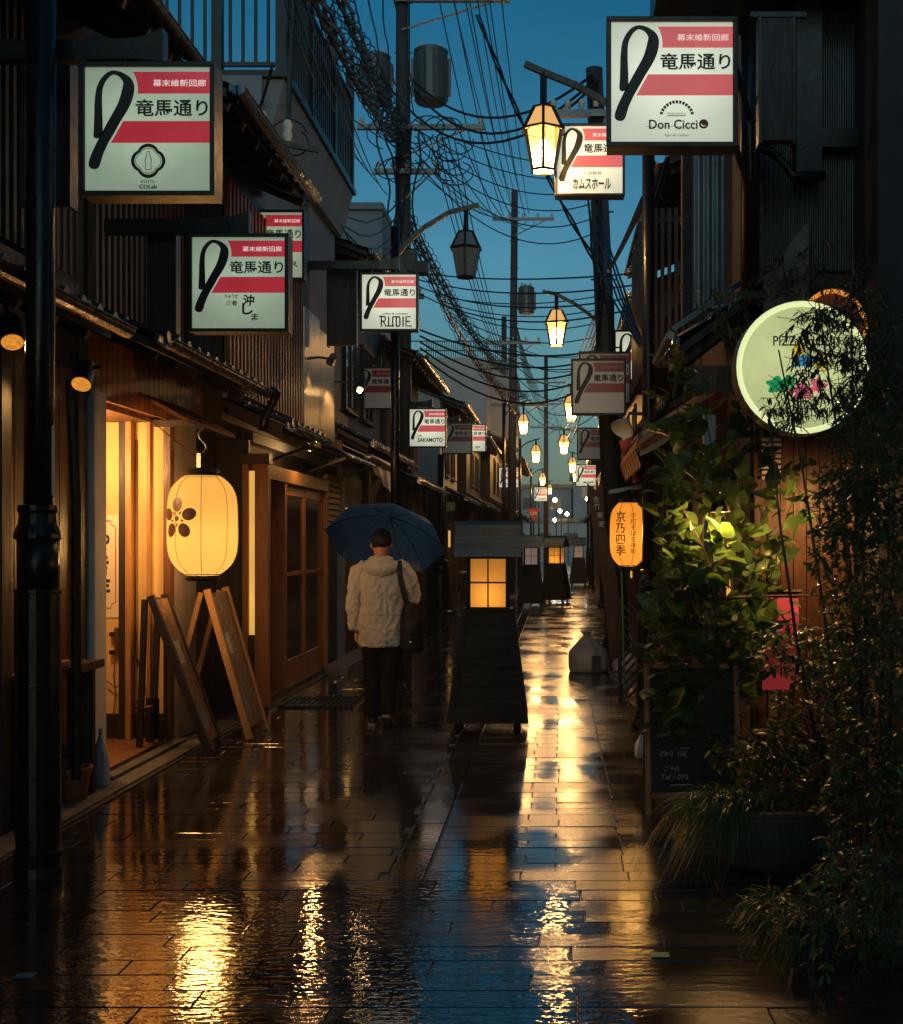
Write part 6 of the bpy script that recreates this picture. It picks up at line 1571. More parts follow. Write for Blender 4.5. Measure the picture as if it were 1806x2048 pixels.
def sack(name, label, c, sx, sy, h, m, seed, group=None, lean=0.0):
    root = thing(name, label, 'bag', c, group); mb = MB(); c = Vector(c); nu = 40
    prof = [(0, 0.86), (0.03, 0.96), (0.12, 1.0), (0.3, 0.99), (0.45, 0.93), (0.56, 0.82), (0.66, 0.64), (0.75, 0.46), (0.83, 0.30), (0.89, 0.17), (0.92, 0.12), (0.96, 0.20), (1.0, 0.26)]
    for t, w in prof:
        for i in range(nu):
            th = 2 * math.pi * i / nu; e = 0.55 + 0.45 * min(1, t / 0.8); cx_, sy_ = math.cos(th), math.sin(th)
            x = abs(cx_) ** e * (1 if cx_ > 0 else -1); y_ = abs(sy_) ** e * (1 if sy_ > 0 else -1)
            k = w * (1 + 0.07 * noise.noise(Vector((cx_ * 1.6, sy_ * 1.6, t * 3 + seed))) + (0.05 + 0.16 * max(0, t - 0.4)) * math.sin(th * 9 + seed + 2 * noise.noise(Vector((cx_, sy_, seed)))) * min(1, t * 2))
            mb.v.append(c + Vector((x * sx * k + lean * t * t, y_ * sy * k, t * h + 0.012 * noise.noise(Vector((th, t * 4, seed))))))
    for j in range(len(prof) - 1):
        for i in range(nu): mb.f.append((j * nu + i, j * nu + (i + 1) % nu, (j + 1) * nu + (i + 1) % nu, (j + 1) * nu + i))
    mb.f.append(tuple(range(nu))[::-1]); mb.build('sack', m, root, smooth=True)
    mb = MB(); mb.tube([c + Vector((lean * 0.85 + 0.13 * sx * math.cos(a_), 0.13 * sy * math.sin(a_), h * 0.92)) for a_ in [2 * math.pi * k / 12 for k in range(13)]], 0.006, 5, cap=False); mb.build('tie', 'ink', root)
    return root
p = W(1176, 1330, 16.0); sack('rubbish_bag', 'grey plastic rubbish bag with a tied pleated top beside the utility pole', (p.x, 15.6, 0), 0.25, 0.22, 0.50, 'bag_grey', 1, 'rubbish bags', -0.03)
mb = MB(); mb.box(p.x + 0.03, p.x + 0.14, 15.365, 15.372, 0.02, 0.22); tag(mb.build('paper_label', 'ink'), 'dark printed label sheet on the grey rubbish bag', 'label')
p = W(1247, 1330, 16.0); sack('rubbish_bag', 'small white plastic bag slumped at the foot of the utility pole', (p.x, 15.7, 0), 0.16, 0.15, 0.24, 'plastic_bag', 5, 'rubbish bags', 0.05)
sack('rubbish_bag', 'white crumpled plastic bag hooked behind the chalkboard', (W(1283, 0, 8.2).x, 8.2, 0.20), 0.045, 0.05, 0.17, 'plastic_bag', 8, 'rubbish bags')
sack('wrapped_figure', 'white plastic wrapped bundle at the foot of the white column', (W(201, 0, 8.12).x, 8.12, 0.03), 0.055, 0.05, 0.37, 'plastic_bag', 3, None, 0.0)

# chalkboard
cbx = thing('chalkboard', 'standing chalkboard menu in an orange wooden frame among the leaves', 'chalkboard', (W(1385, 0, 7.4).x, 7.4, 0))
def cw(px, py, yo=0.0):
    v = W(px, py, 7.4); t = (v.z) / 1.0; return Vector((v.x, 7.4 + 0.16 * v.z + yo, v.z))
def cbar(p0, p1, w_, nm, m_='pale_wood'):
    mb = MB(); mb.bar(p0, p1, w_, 0.03, up=(0, 1, 0)); mb.build(nm, m_, cbx, bevel=0.003)
cbar(cw(1297, 1632), cw(1297, 1331), 0.032, 'frame_stile', 'orange_wood'); cbar(cw(1478, 1632), cw(1478, 1331), 0.032, 'frame_stile', 'orange_wood')
cbar(cw(1304, 1336, 0.001), cw(1471, 1336, 0.001), 0.032, 'frame_rail', 'orange_wood'); cbar(cw(1304, 1592, 0.001), cw(1471, 1592, 0.001), 0.03, 'frame_rail', 'orange_wood')
mb = MB(); mb.add([cw(1303, 1588, 0.005), cw(1473, 1588, 0.005), cw(1473, 1340, 0.005), cw(1303, 1340, 0.005)], [(0, 1, 2, 3)]); mb.build('slate', 'chalkboard', cbx)
mb = MB(); mb.bar(cw(1290, 1640, 0.10), cw(1300, 1345, 0.05), 0.03); mb.build('rear_leg', 'dark_wood', cbx)
mb = MB(); mb.bar(cw(1484, 1640, 0.10), cw(1476, 1345, 0.05), 0.03); mb.build('rear_leg', 'dark_wood', cbx)
def ct(body, x0, x1, y0, y1):
    v, f = text_geo(body, 0.0, 0.15); mb = MB(); mb.add([cw(x0 + a * (x1 - x0), y1 + b * (y0 - y1), 0.0) for a, b in v], f); mb.build('chalk_writing', 'chalk', cbx)
ct('Open / 11:00', 1316, 1372, 1468, 1480); ct('定休日   月曜', 1320, 1375, 1505, 1516); ct('ご予約', 1330, 1360, 1535, 1545); ct('Tel / 075', 1323, 1378, 1551, 1561)
mb = MB()
for py, xa, xb in ((1500, 1363, 1385), (1572, 1341, 1385), (1587, 1350, 1400)): mb.add([cw(xa, py + 1.0), cw(xb, py - 0.5), cw(xb, py - 2), cw(xa, py - 0.6)], [(0, 1, 2, 3)])
mb.build('chalk_line', 'chalk', cbx, kind='stuff')
# pink poster board and terracotta pot behind the leaves
pk = thing('poster_board', 'bright pink hanging poster board behind the leaves', 'poster', W(1560, 1390, 7.6))
a = W(1525, 1380, 7.7); b = W(1597, 1186, 7.7); mb = MB()
for k in range(9):
    t = k / 8; mb.v += [Vector((a.x, 7.7 + 0.02 * math.sin(t * 7), a.z + (b.z - a.z) * t)), Vector((b.x, 7.7 + 0.02 * math.sin(t * 7 + 0.4), a.z + (b.z - a.z) * t))]
for k in range(8): mb.f.append((2 * k, 2 * k + 1, 2 * k + 3, 2 * k + 2))
mb.build('sheet', 'pink_poster', pk, smooth=True)
mb = MB(); mb.tube([(a.x - 0.02, 7.7, b.z + 0.01), (b.x + 0.02, 7.7, b.z + 0.01)], 0.012, 6); mb.build('rod', 'dark_wood', pk)
mb = MB(); mb.tube([W(1556, 1150, 7.69), W(1556, 1186, 7.69)], 0.006, 5); mb.build('cord', 'ink_brown', pk)
def pot(name, label, c, r0, r1, h, m, group='plant pots'):
    root = thing(name, label, 'pot', c, group); mb = MB(); mb.lathe([(r0, 0), (r1, h * 0.9), (r1 * 1.08, h * 0.9), (r1 * 1.08, h), (r1 * 0.95, h), (r1 * 0.9, h * 0.85)], c, 20); mb.build('wall', m, root)
    mb = MB(); mb.lathe([(0.001, 0), (r1 * 0.9, 0.004)], Vector(c) + Vector((0, 0, h * 0.87)), 16, cap=False); mb.build('soil', 'soil', root); return root
pot('flower_pot', 'orange terracotta pot under the pink poster board', (W(1560, 0, 7.45).x, 7.45, 0.28), 0.10, 0.15, 0.20, 'terracotta')
pot('flower_pot', 'dark blue plastic pot nearest the wet paving', (W(1622, 0, 4.75).x, 4.75, 0.0), 0.075, 0.10, 0.17, 'plastic_pot')
pot('flower_pot', 'small brown pot on the ground by the boarded wall', (W(133, 0, 7.6).x, 7.7, 0.03), 0.08, 0.11, 0.2, 'terracotta')
tr = thing('stone_trough', 'mottled grey stone trough planter holding trailing grass', 'planter', (1.05, 6.2, 0))
mb = MB(); loft(mb, [((1.06, 6.2, 0.02), 0.22, 0.20), ((1.06, 6.2, 0.06), 0.27, 0.23), ((1.06, 6.2, 0.20), 0.315, 0.25), ((1.06, 6.2, 0.28), 0.325, 0.255), ((1.06, 6.2, 0.31), 0.32, 0.25)], 28); mb.build('bowl', 'stone_pot', tr, smooth=True)
mb = MB(); mb.tube([(1.06 + 0.315 * math.cos(a), 6.2 + 0.247 * math.sin(a), 0.305) for a in [2 * math.pi * k / 32 for k in range(33)]], 0.016, 8, cap=False); mb.build('rim', 'stone_pot', tr, smooth=True)
mb = MB(); mb.lathe([(0.001, 0.0), (0.27, 0.004)], (1.06, 6.2, 0.312), 18, cap=False); mb.build('soil', 'soil', tr)
# bench and clutter in front of the boarded shop
bn = thing('bench', 'narrow dark wooden bench against the boarded wall', 'bench', (-2.98, 7.3, 0))
mb = MB(); mb.box(-3.1, -2.88, 6.9, 7.95, 0.82, 0.87); mb.build('seat', 'brown_wood', bn)
for yy in (6.95, 7.85):
    mb = MB(); mb.box(-3.08, -2.92, yy, yy + 0.05, 0.0, 0.82); mb.build('leg', 'dark_wood', bn)
mb = MB(); mb.box(-3.02, -2.9, 7.25, 7.45, 0.871, 0.915); tag(mb.build('folded_cloth', 'pink_cloth', bevel=0.01), 'folded pink cloth lying on the narrow bench', 'cloth')

# wooden slab sign, lattice, hose, work lamp, striped awning
sl = thing('slab_sign', 'carved natural wood slab sign leaning on the utility pole', 'sign', W(1215, 1330, 15.9))
Ys = 15.9
out = [(1174, 966), (1190, 980), (1206, 962), (1208, 1010), (1214, 1060), (1224, 1110), (1236, 1160), (1240, 1230), (1242, 1300), (1240, 1345), (1222, 1345), (1214, 1260), (1206, 1180), (1196, 1120), (1184, 1050), (1178, 1000)]
mb = MB(); mb.prism([W(x, y_, Ys) for x, y_ in out], (0, 0.05, 0)); mb.build('slab', 'brown_wood', sl, bevel=0.008)
for ch, x, y_ in (('金', 1192, 998), ('竹', 1194, 1012), ('蕎', 1200, 1030), ('麦', 1203, 1048)):
    mb = MB(); a = W(x - 6, y_ + 6, Ys); b = W(x + 6, y_ - 6, Ys); put_text(mb, ch, a.x, b.x, a.z, b.z, Ys - 0.002, 0.0); mb.build('carved_letter', 'sign_off', sl)
lt = thing('lattice_fence', 'dark diagonal lattice panel behind the orange paper lantern', 'fence', (W(1262, 0, 13).x, 13, 0))
a = W(1240, 1372, 12.8); b = W(1300, 1180, 12.8)
for k in range(-4, 9):
    for s in (-1, 1):
        x0 = a.x + k * 0.085; 
        p0 = Vector((x0 if s > 0 else x0 + 0.9, 12.8 + 0.012 * s, 0.02)); p1 = p0 + Vector((0.9 * s, 0, 0.98))
        def clip(p0, p1):
            ts = [0, 1]; dx = p1.x - p0.x
            t0, t1 = sorted(((a.x - p0.x) / dx, (b.x - p0.x) / dx)); t0, t1 = max(0, t0), min(1, t1)
            return (p0.lerp(p1, t0), p0.lerp(p1, t1)) if t1 - t0 > 0.06 else None
        c_ = clip(p0, p1)
        if c_: mb = MB(); mb.bar(*c_, 0.028, 0.01, up=(0, 1, 0)); mb.build('lath', 'dark_wood', lt)
for x in (a.x, b.x): mb = MB(); mb.box(x - 0.02, x + 0.02, 12.77, 12.84, 0, 1.05); mb.build('post', 'dark_wood', lt)
mb = MB(); mb.tube([W(1243, 1140, 12.4), W(1245, 1200, 12.4), W(1247, 1290, 12.4), W(1249, 1390, 12.4)], 0.011, 6); tag(mb.build('garden_cane', 'hose_green'), 'thin green cane standing under the orange paper lantern', 'cane')
wl = thing('work_lamp', 'white dish work lamp on a steel arm below the large unlit sign', 'lamp', W(1250, 845, 14))
c = W(1250, 848, 14); d = Vector((-0.35, -0.45, -0.6)).normalized()
mb = MB(); mb.tube([c - d * 0.07, c - d * 0.04, c + d * 0.03, c + d * 0.09], [0.03, 0.05, 0.10, 0.135], 18, cap=False); mb.build('dish', 'white_paint', wl, smooth=True)
mb = MB(); mb.tube([c - d * 0.06, c + Vector((0.05, 0, 0.12)), W(1290, 828, 14)], 0.02, 8); mb.build('arm', 'steel', wl)
sa = thing('striped_awning', 'red and cream striped shop awning partly furled above the orange lantern', 'awning', (1.0, 9.8, 2.4))
xA, zA, xB, zB = 1.28, 2.86, 0.60, 2.40
ns = 14
for k in range(ns):                                # stripes run from wall to front edge
    y0_, y1_ = 9.15 + 2.2 * k / ns, 9.15 + 2.2 * (k + 1) / ns; mb = MB(); n = 8
    for i in range(n + 1):
        t = i / n; x = xA + (xB - xA) * t; z = zA + (zB - zA) * t - 0.05 * math.sin(math.pi * t) + 0.008 * math.sin(9 * t + k)
        mb.v += [Vector((x, y0_, z)), Vector((x, y1_, z))]
    mb.v += [Vector((xB - 0.035, y0_, zB - 0.10)), Vector((xB - 0.035, y1_, zB - 0.10)), Vector((xB + 0.01, y0_, zB - 0.22 - 0.03 * (k % 2))), Vector((xB + 0.01, y1_, zB - 0.22 - 0.03 * ((k + 1) % 2)))]
    for i in range(n + 2): mb.f.append((2 * i, 2 * i + 1, 2 * i + 3, 2 * i + 2))
    mb.build('stripe', 'cloth_red' if k % 2 else 'cloth_cream', sa)
mb = MB(); n = 10                                  # side cheek folds seen from the end
for i in range(n + 1):
    t = i / n; x = xA + (xB - xA) * t; z = zA + (zB - zA) * t
    mb.v += [Vector((x, 9.14, z + 0.005)), Vector((x, 9.13 + 0.02 * math.sin(i * 2.2), z - 0.035)), Vector((x, 9.14, z - 0.10)), Vector((x, 9.12, z - 0.17 - 0.02 * math.sin(i)))]
for i in range(n):
    for j in range(3): mb.f.append((4 * i + j, 4 * i + j + 1, 4 * i + 4 + j + 1, 4 * i + 4 + j))
mb.build('side_fold', 'cloth_cream', sa)
mb = MB()
for i in range(n + 1):
    t = i / n; x = xA + (xB - xA) * t; z = zA + (zB - zA) * t
    mb.v += [Vector((x, 9.115, z - 0.075)), Vector((x, 9.10 + 0.012 * math.sin(i * 2.2), z - 0.125))]
for i in range(n): mb.f.append((2 * i, 2 * i + 1, 2 * i + 3, 2 * i + 2))
mb.build('side_stripe', 'cloth_red', sa)
mb = MB(); mb.tube([(xB, 9.1, zB - 0.01), (xB, 11.4, zB - 0.01)], 0.02, 8); mb.build('front_bar', 'black_paint', sa)
mb = MB(); mb.bar((xB + 0.02, 9.2, zB), (1.2, 9.25, 1.95), 0.025); mb.build('stay', 'steel', sa)
mb = MB(); tw = [W(1252, 880, 10.9), W(1256, 905, 10.9), W(1262, 930, 10.9), W(1268, 950, 10.9), W(1275, 962, 10.9)]
mb.tube(tw, [0.065, 0.05, 0.03, 0.02, 0.045], 9); mb.build('tied_end', 'cloth_red', sa, smooth=True)

# parked bicycle by the far lamp post
bk = thing('bicycle', 'old city bicycle parked by the lattice house', 'bicycle', (W(918, 0, 29).x, 29, 0))
bx, by = W(914, 0, 29).x, 28.8
def wheel(c, ang):
    m_ = Matrix.Translation(c) @ Matrix.Rotation(ang, 4, 'Z'); mb = MB()
    mb.tube([m_ @ Vector((0.33 * math.cos(t), 0, 0.33 * math.sin(t))) for t in [2 * math.pi * k / 28 for k in range(29)]], 0.018, 6, cap=False); w_ = mb.build('wheel', 'cable', bk)
    mb = MB(); mb.tube([m_ @ Vector((0.305 * math.cos(t), 0, 0.305 * math.sin(t))) for t in [2 * math.pi * k / 28 for k in range(29)]], 0.009, 5, cap=False)
    for k in range(14): mb.tube([m_ @ Vector((0.02 * math.cos(k), 0, 0.02 * math.sin(k))), m_ @ Vector((0.30 * math.cos(k * math.pi / 7), 0, 0.30 * math.sin(k * math.pi / 7)))], 0.0025, 3)
    mb.build('rim', 'steel', w_)
ang = R(68)
ux = Vector((math.cos(ang), math.sin(ang), 0)); B0 = Vector((bx, by, 0.345))
def bp(u, z): return B0 + ux * u + Vector((0, 0, z))
wheel(bp(0, 0), ang); wheel(bp(1.08, 0), ang)
mb = MB()
for a, b in (((0, 0), (0.44, -0.05)), ((0, 0), (0.36, 0.40)), ((0.44, -0.05), (0.33, 0.52)), ((0.44, -0.05), (0.92, 0.42)), ((0.40, 0.25), (0.90, 0.52)), ((1.08, 0), (0.90, 0.60))): mb.tube([bp(*a), bp(*b)], 0.017, 6)
mb.build('frame', 'steel', bk)
mb = MB(); loft(mb, [(bp(0.31, 0.53), 0.06, 0.10), (bp(0.31, 0.57), 0.10, 0.13), (bp(0.31, 0.60), 0.08, 0.11)], 14); mb.build('saddle', 'plastic_bag', bk, smooth=True)
pr = Vector((-ux.y, ux.x, 0)); mb = MB(); mb.tube([bp(0.80, 0.66) + pr * 0.27, bp(0.90, 0.70) + pr * 0.12, bp(0.90, 0.66), bp(0.90, 0.70) - pr * 0.12, bp(0.80, 0.66) - pr * 0.27], 0.013, 6); mb.build('handlebar', 'steel', bk)
mb = MB(); c = bp(1.12, 0.44)
for s in (-1, 1): mb.bar(c + pr * 0.17 * s + Vector((0, 0, 0.1)) - ux * 0.12, c + pr * 0.17 * s + Vector((0, 0, 0.1)) + ux * 0.12, 0.015, 0.22)
for s in (-1, 1): mb.bar(c + ux * 0.12 * s + Vector((0, 0, 0.1)) - pr * 0.17, c + ux * 0.12 * s + Vector((0, 0, 0.1)) + pr * 0.17, 0.015, 0.22)
mb.build('basket', 'black_paint', bk)
yc = thing('hanging_cloth', 'yellow green cloth sign hanging under an eave', 'cloth', W(902, 1000, 27)); a = W(892, 1022, 27); b = W(910, 1004, 27)
mb = MB(); mb.box(a.x, b.x, 27, 27.02, a.z, b.z); mb.build('cloth', 'yellow_cloth', yc); mb = MB(); mb.tube([(a.x, 27.01, b.z + 0.01), (b.x, 27.01, b.z + 0.01)], 0.012, 5); mb.build('rod', 'dark_wood', yc)
ss = thing('stop_sign', 'red inverted triangle stop sign at the far crossing', 'sign', W(1067, 1110, 50))
p = [W(1053, 1017, 50), W(1081, 1017, 50), W(1067, 1043, 50)]; mb = MB(); mb.prism(p, (0, 0.03, 0)); mb.build('plate', 'stop_red', ss)
mb = MB(); a = W(1060, 1030, 50); b = W(1074, 1022, 50); put_text(mb, '止まれ', a.x, b.x, a.z, b.z, 49.99, 0.03); mb.build('lettering', 'white_paint', ss)
mb = MB(); x = W(1067, 0, 50).x; mb.tube([(x, 50.06, 0), (x, 50.06, W(0, 1017, 50).z)], 0.035, 8); mb.build('post', 'steel', ss)
for px, py, Y in ((1110, 1000, 90), (1175, 998, 88), (1120, 1022, 100), (1134, 1028, 102), (1110, 1040, 98)):
    c = W(px, py, Y); fl = thing('far_light', 'pale greenish white light glowing at the end of the street', 'street light', (c.x, Y, 0), 'pale lights at the street end')
    mb = MB(); mb.lathe([(0.001, -0.16), (0.11, -0.11), (0.16, 0), (0.11, 0.11), (0.001, 0.16)], c, 12, cap=False); mb.build('globe', 'bulb_white', fl, smooth=True)
    mb = MB(); mb.tube([(c.x + 0.1, Y + 0.3, 0), (c.x + 0.1, Y + 0.3, c.z + 0.3), (c.x, Y, c.z + 0.2)], 0.05, 6); mb.build('post', 'steel', fl)
for lab, px, py, Y, m_ in (('green tape rectangle stuck on the wet paving', 1320, 1911, 0, 'green_tape'), ('blue and yellow sticker on the dark near paving', 50, 1953, 0, 'blue_sheet')):
    Yg = 4025 / (py - 1085); x = (px - 1115) * Yg / 2500; mb = MB(); mb.box(x - 0.036, x + 0.036, Yg - 0.028, Yg + 0.028, 0.002, 0.004); tag(mb.build('ground_marker', m_), lab, 'marker', 'small markers on the paving')
# ================================================================== plants on the right
def leaf_shape(w, fold, droop, n=5):
    """ovate leaf of length 1 along +y, folded on its midrib"""
    v = []; f = []
    for i in range(n + 1):
        t = i / n; hw = w * math.sin(math.pi * min(1, t * 0.97 + 0.02)) ** 0.8 * (1.15 - 0.45 * t); z = -droop * t * t
        v += [Vector((-hw, t, z + fold * hw)), Vector((0, t, z)), Vector((hw, t, z + fold * hw))]
    for i in range(n):
        a = 3 * i; f += [(a, a + 1, a + 4, a + 3), (a + 1, a + 2, a + 5, a + 4)]
    return v, f
def frame(d, up):
    d = d.normalized(); s = d.cross(up); s = s.normalized() if s.length > 1e-4 else Vector((1, 0, 0)); n = s.cross(d)
    return Matrix((s, d, n)).transposed().to_4x4()
LV = [leaf_shape(0.34, 0.25, 0.18), leaf_shape(0.30, 0.35, 0.30), leaf_shape(0.38, 0.15, 0.10)]
leaf_meshes = []
for v, f in LV:
    m_ = MB(); m_.add(v, f); leaf_meshes.append(mesh_of(m_, 'leaf', smooth=True))
leaf_meshes_d = []
for v, f in LV:
    m_ = MB(); m_.add(v, f); leaf_meshes_d.append(mesh_of(m_, 'leaf_dark', smooth=True))
NL = leaf_shape(0.13, 0.2, 0.25, 3)

def branch_path(a, b, bow, n=8):
    a = Vector(a); b = Vector(b); return [a.lerp(b, i / n) + Vector((bow * math.sin(math.pi * i / n), 0.4 * bow * math.sin(math.pi * i / n), abs(bow) * 0.5 * math.sin(math.pi * i / n))) + Vector((rnd.uniform(-.01, .01), rnd.uniform(-.01, .01), 0)) for i in range(n + 1)]

# big leaved climbing shrub in front of the restaurant
sh = thing('leafy_shrub', 'large wet broad leaved shrub spreading in front of the restaurant', 'shrub', (W(1440, 0, 7.9).x, 7.75, 0), 'plants in front of the restaurant')
base = Vector((W(1450, 0, 7.8).x, 7.8, 0.02))
tips = [(1335, 745), (1375, 800), (1335, 960), (1330, 1010), (1480, 850), (1540, 930), (1600, 960), (1340, 1140), (1345, 1220), (1305, 1260), (1420, 1060), (1500, 1150), (1560, 1080), (1360, 1330), (1330, 1400), (1390, 870), (1440, 930), (1350, 1080), (1480, 1250), (1340, 900), (1560, 1240), (1390, 1160)]
sites = []
for i, (x, y_) in enumerate(tips):
    Yt = 7.0 + 0.55 * rnd.random() + (0.5 if y_ < 900 else 0); tip = W(x, y_, Yt); tip.z = max(tip.z, 0.35)
    start = base + Vector((rnd.uniform(-.06, .06), rnd.uniform(-.05, .05), min(1.5, max(0.2, tip.z - 0.7) * rnd.uniform(0.5, 0.9))))
    path = branch_path(start, tip, rnd.uniform(-0.10, 0.10)); mb = MB(); mb.tube(path, [0.010 - 0.0075 * k / 8 for k in range(9)], 5); mb.build('branch', 'bark', sh)
    for k in range(2, 9):
        for _ in range(5 if k < 7 else 8): sites.append((path[k] + Vector((rnd.gauss(0, .06), rnd.gauss(0, .06), rnd.gauss(0, .055))), (path[k] - path[k - 1]).normalized(), y_))
mb = MB(); mb.tube([base, base + Vector((0.01, 0, 0.5)), base + Vector((-0.02, 0, 1.1)), base + Vector((0, 0, 1.6))], [0.03, 0.026, 0.02, 0.012], 8); mb.build('trunk', 'bark', sh, smooth=True)
rnd.shuffle(sites)
lf = MB()
def clear_of_lantern(p):
    px_ = 1115 + 2500 * p.x / p.y; py_ = 1085 - 2500 * (p.z - CAMZ) / p.y
    return not (px_ < 1312 and 960 < py_ < 1160)
sites = [s_ for s_ in sites if clear_of_lantern(s_[0])]          # keep the paper lantern free
for i, (p, d, y_) in enumerate(sites):
    out = (d + Vector((rnd.uniform(-1, 1), rnd.uniform(-1.2, 0.5), rnd.uniform(-0.9, 0.35)))).normalized()
    up = Vector((rnd.uniform(-.5, .5), rnd.uniform(-0.9, 0.1), rnd.uniform(0.3, 1)))
    sc = rnd.uniform(0.085, 0.165); mt = Matrix.Translation(p) @ frame(out, up) @ Matrix.Scale(sc, 4)
    if i < 290:
        o = bpy.data.objects.new('leaf', (leaf_meshes if (y_ < 1120 or rnd.random() < 0.6) else leaf_meshes_d)[i % 3]); C.objects.link(o); o.parent = sh
        mm = mt.copy(); mm.translation -= ORG[sh.name]; o.matrix_basis = mm
    else:
        v, f = LV[i % 3]; lf.add([mt @ q_ for q_ in v], f)
if lf.v: lf.build('more_leaves', 'leaf', sh, smooth=True, kind='stuff')

def fine_bush(name, label, blobs, count, size, m, Yr, stems, shape=NL, hang=0.4, spray=5, bark='bark', face=0.35):
    """bush of many small leaves: blobs = photo ellipses (x,y,rx,ry), leaves grouped in sprays"""
    cx = sum(b[0] for b in blobs) / len(blobs); Y0 = (Yr[0] + Yr[1]) / 2
    root = thing(name, label, 'shrub', (W(cx, 0, Y0).x, Y0, 0), 'plants in front of the restaurant'); mb = MB(); tot = sum(b[2] * b[3] for b in blobs)
    tw = MB()
    for b in blobs:
        n = int(count * b[2] * b[3] / tot / spray)
        for _ in range(n):
            a = rnd.uniform(0, 2 * math.pi); rr = math.sqrt(rnd.random()); Y = rnd.uniform(*Yr)
            c = W(b[0] + b[2] * rr * math.cos(a), b[1] + b[3] * rr * math.sin(a), Y); c.z = max(c.z, 0.06)
            g_ = noise.noise(c * 5)
            if g_ < -0.22: continue
            dirn = Vector((rnd.uniform(-1, 1), rnd.uniform(-1, 0.6), rnd.uniform(-0.7, 0.5))).normalized(); p = c.copy()
            st = c - dirn * size * 1.5
            tw.tube([st, c + dirn * size * spray * 0.35], 0.0018, 3, cap=False)
            for k in range(spray):
                out = (dirn * 0.7 + Vector((rnd.uniform(-1, 1), rnd.uniform(-1, 1), rnd.uniform(-1, 0.6) - hang))).normalized(); sc = size * rnd.uniform(0.7, 1.3)
                up = Vector((rnd.uniform(-.6, .6), rnd.uniform(-face * 2, 0.3), 1))
                mt = Matrix.Translation(c + dirn * size * 0.35 * k) @ frame(out, up) @ Matrix.Scale(sc, 4); mb.add([mt @ q_ for q_ in shape[0]], shape[1])
    mb.build('foliage', m, root, kind='stuff'); tw.build('twigs', bark, root, kind='stuff')
    for (x0, y0, Y0_, x1, y1, Y1_) in stems:
        s = MB(); a = W(x0, y0, Y0_); a.z = max(a.z, 0.01); path = branch_path(a, W(x1, y1, Y1_), rnd.uniform(-0.06, 0.06)); s.tube(path, [0.014 - 0.010 * k / 8 for k in range(9)], 5); s.build('stem', bark, root)
    return root
fine_bush('bamboo_shrub', 'feathery fine leaved shrub growing across the round sign', [(1675, 720, 90, 105), (1625, 650, 50, 30), (1600, 790, 60, 40), (1710, 640, 90, 80), (1740, 800, 80, 110), (1555, 840, 45, 28)], 2700, 0.048, 'leaf_fine', (5.7, 6.5),
          [(1720, 1900, 6.0, 1640, 600, 6.1), (1740, 1900, 6.1, 1700, 560, 6.0), (1700, 1900, 6.2, 1560, 700, 6.2), (1760, 1900, 5.9, 1780, 600, 6.0), (1690, 1900, 6.2, 1540, 840, 6.3)], hang=0.5)
fine_bush('vine', 'thin reddish vine creeping along the tiled hood and gable', [(1440, 600, 60, 28), (1530, 560, 60, 40), (1480, 660, 50, 40), (1650, 540, 110, 60)], 620, 0.05, 'leaf_fine', (7.2, 7.8), [(1500, 800, 7.6, 1420, 580, 7.6), (1560, 760, 7.6, 1640, 500, 7.4)], hang=0.6, spray=4)
fine_bush('dense_shrub', 'dense dark evergreen shrub filling the corner beside the restaurant', [(1760, 900, 95, 160), (1740, 1120, 110, 180), (1750, 1380, 110, 200), (1760, 1620, 110, 180), (1680, 1010, 60, 90)], 9000, 0.040, 'leaf_dark', (5.0, 6.2),
          [(1740, 1900, 5.6, 1730, 900, 5.7), (1770, 1900, 5.5, 1780, 1000, 5.5), (1715, 1900, 5.7, 1680, 1000, 5.8)], shape=leaf_shape(0.28, 0.2, 0.1, 2), hang=0.1)
fine_bush('low_shrub', 'low glossy shrub with rosettes of leaves below the pink poster', [(1600, 1300, 90, 55), (1660, 1420, 100, 90), (1560, 1500, 95, 60), (1640, 1580, 120, 80), (1480, 1500, 50, 40), (1700, 1250, 60, 60)], 3000, 0.055, 'leaf_dark', (6.0, 7.0),
          [(1600, 1800, 6.6, 1600, 1300, 6.6), (1640, 1800, 6.5, 1680, 1400, 6.4), (1560, 1780, 6.6, 1540, 1480, 6.6), (1400, 1200, 7.3, 1660, 1190, 6.9)], shape=leaf_shape(0.24, 0.25, 0.15, 3), hang=0.0)
fine_bush('creeper', 'small leaved creeper at the foot of the lattice fence', [(1330, 1290, 45, 40), (1300, 1330, 30, 22), (1310, 1250, 22, 40)], 500, 0.035, 'leaf', (8.4, 9.2), [(1320, 1500, 8.8, 1320, 1260, 8.8)], shape=leaf_shape(0.34, 0.2, 0.1, 2), hang=0.1)
fine_bush('ground_plants', 'dark ground plants crowding round the pots near the wet paving', [(1700, 1800, 110, 90), (1720, 1960, 100, 70), (1610, 1870, 60, 50)], 1800, 0.045, 'leaf_dark', (4.5, 5.2), [(1700, 2048, 4.9, 1700, 1760, 4.9)], shape=leaf_shape(0.22, 0.2, 0.2, 2), hang=0.2)
fine_bush('potted_plant', 'small potted plant in the dark corner by the boarded wall', [(128, 1500, 16, 26)], 140, 0.05, 'leaf_dark', (7.6, 7.8), [(130, 1580, 7.7, 128, 1500, 7.7)], shape=leaf_shape(0.26, 0.2, 0.2, 2), hang=0.1)

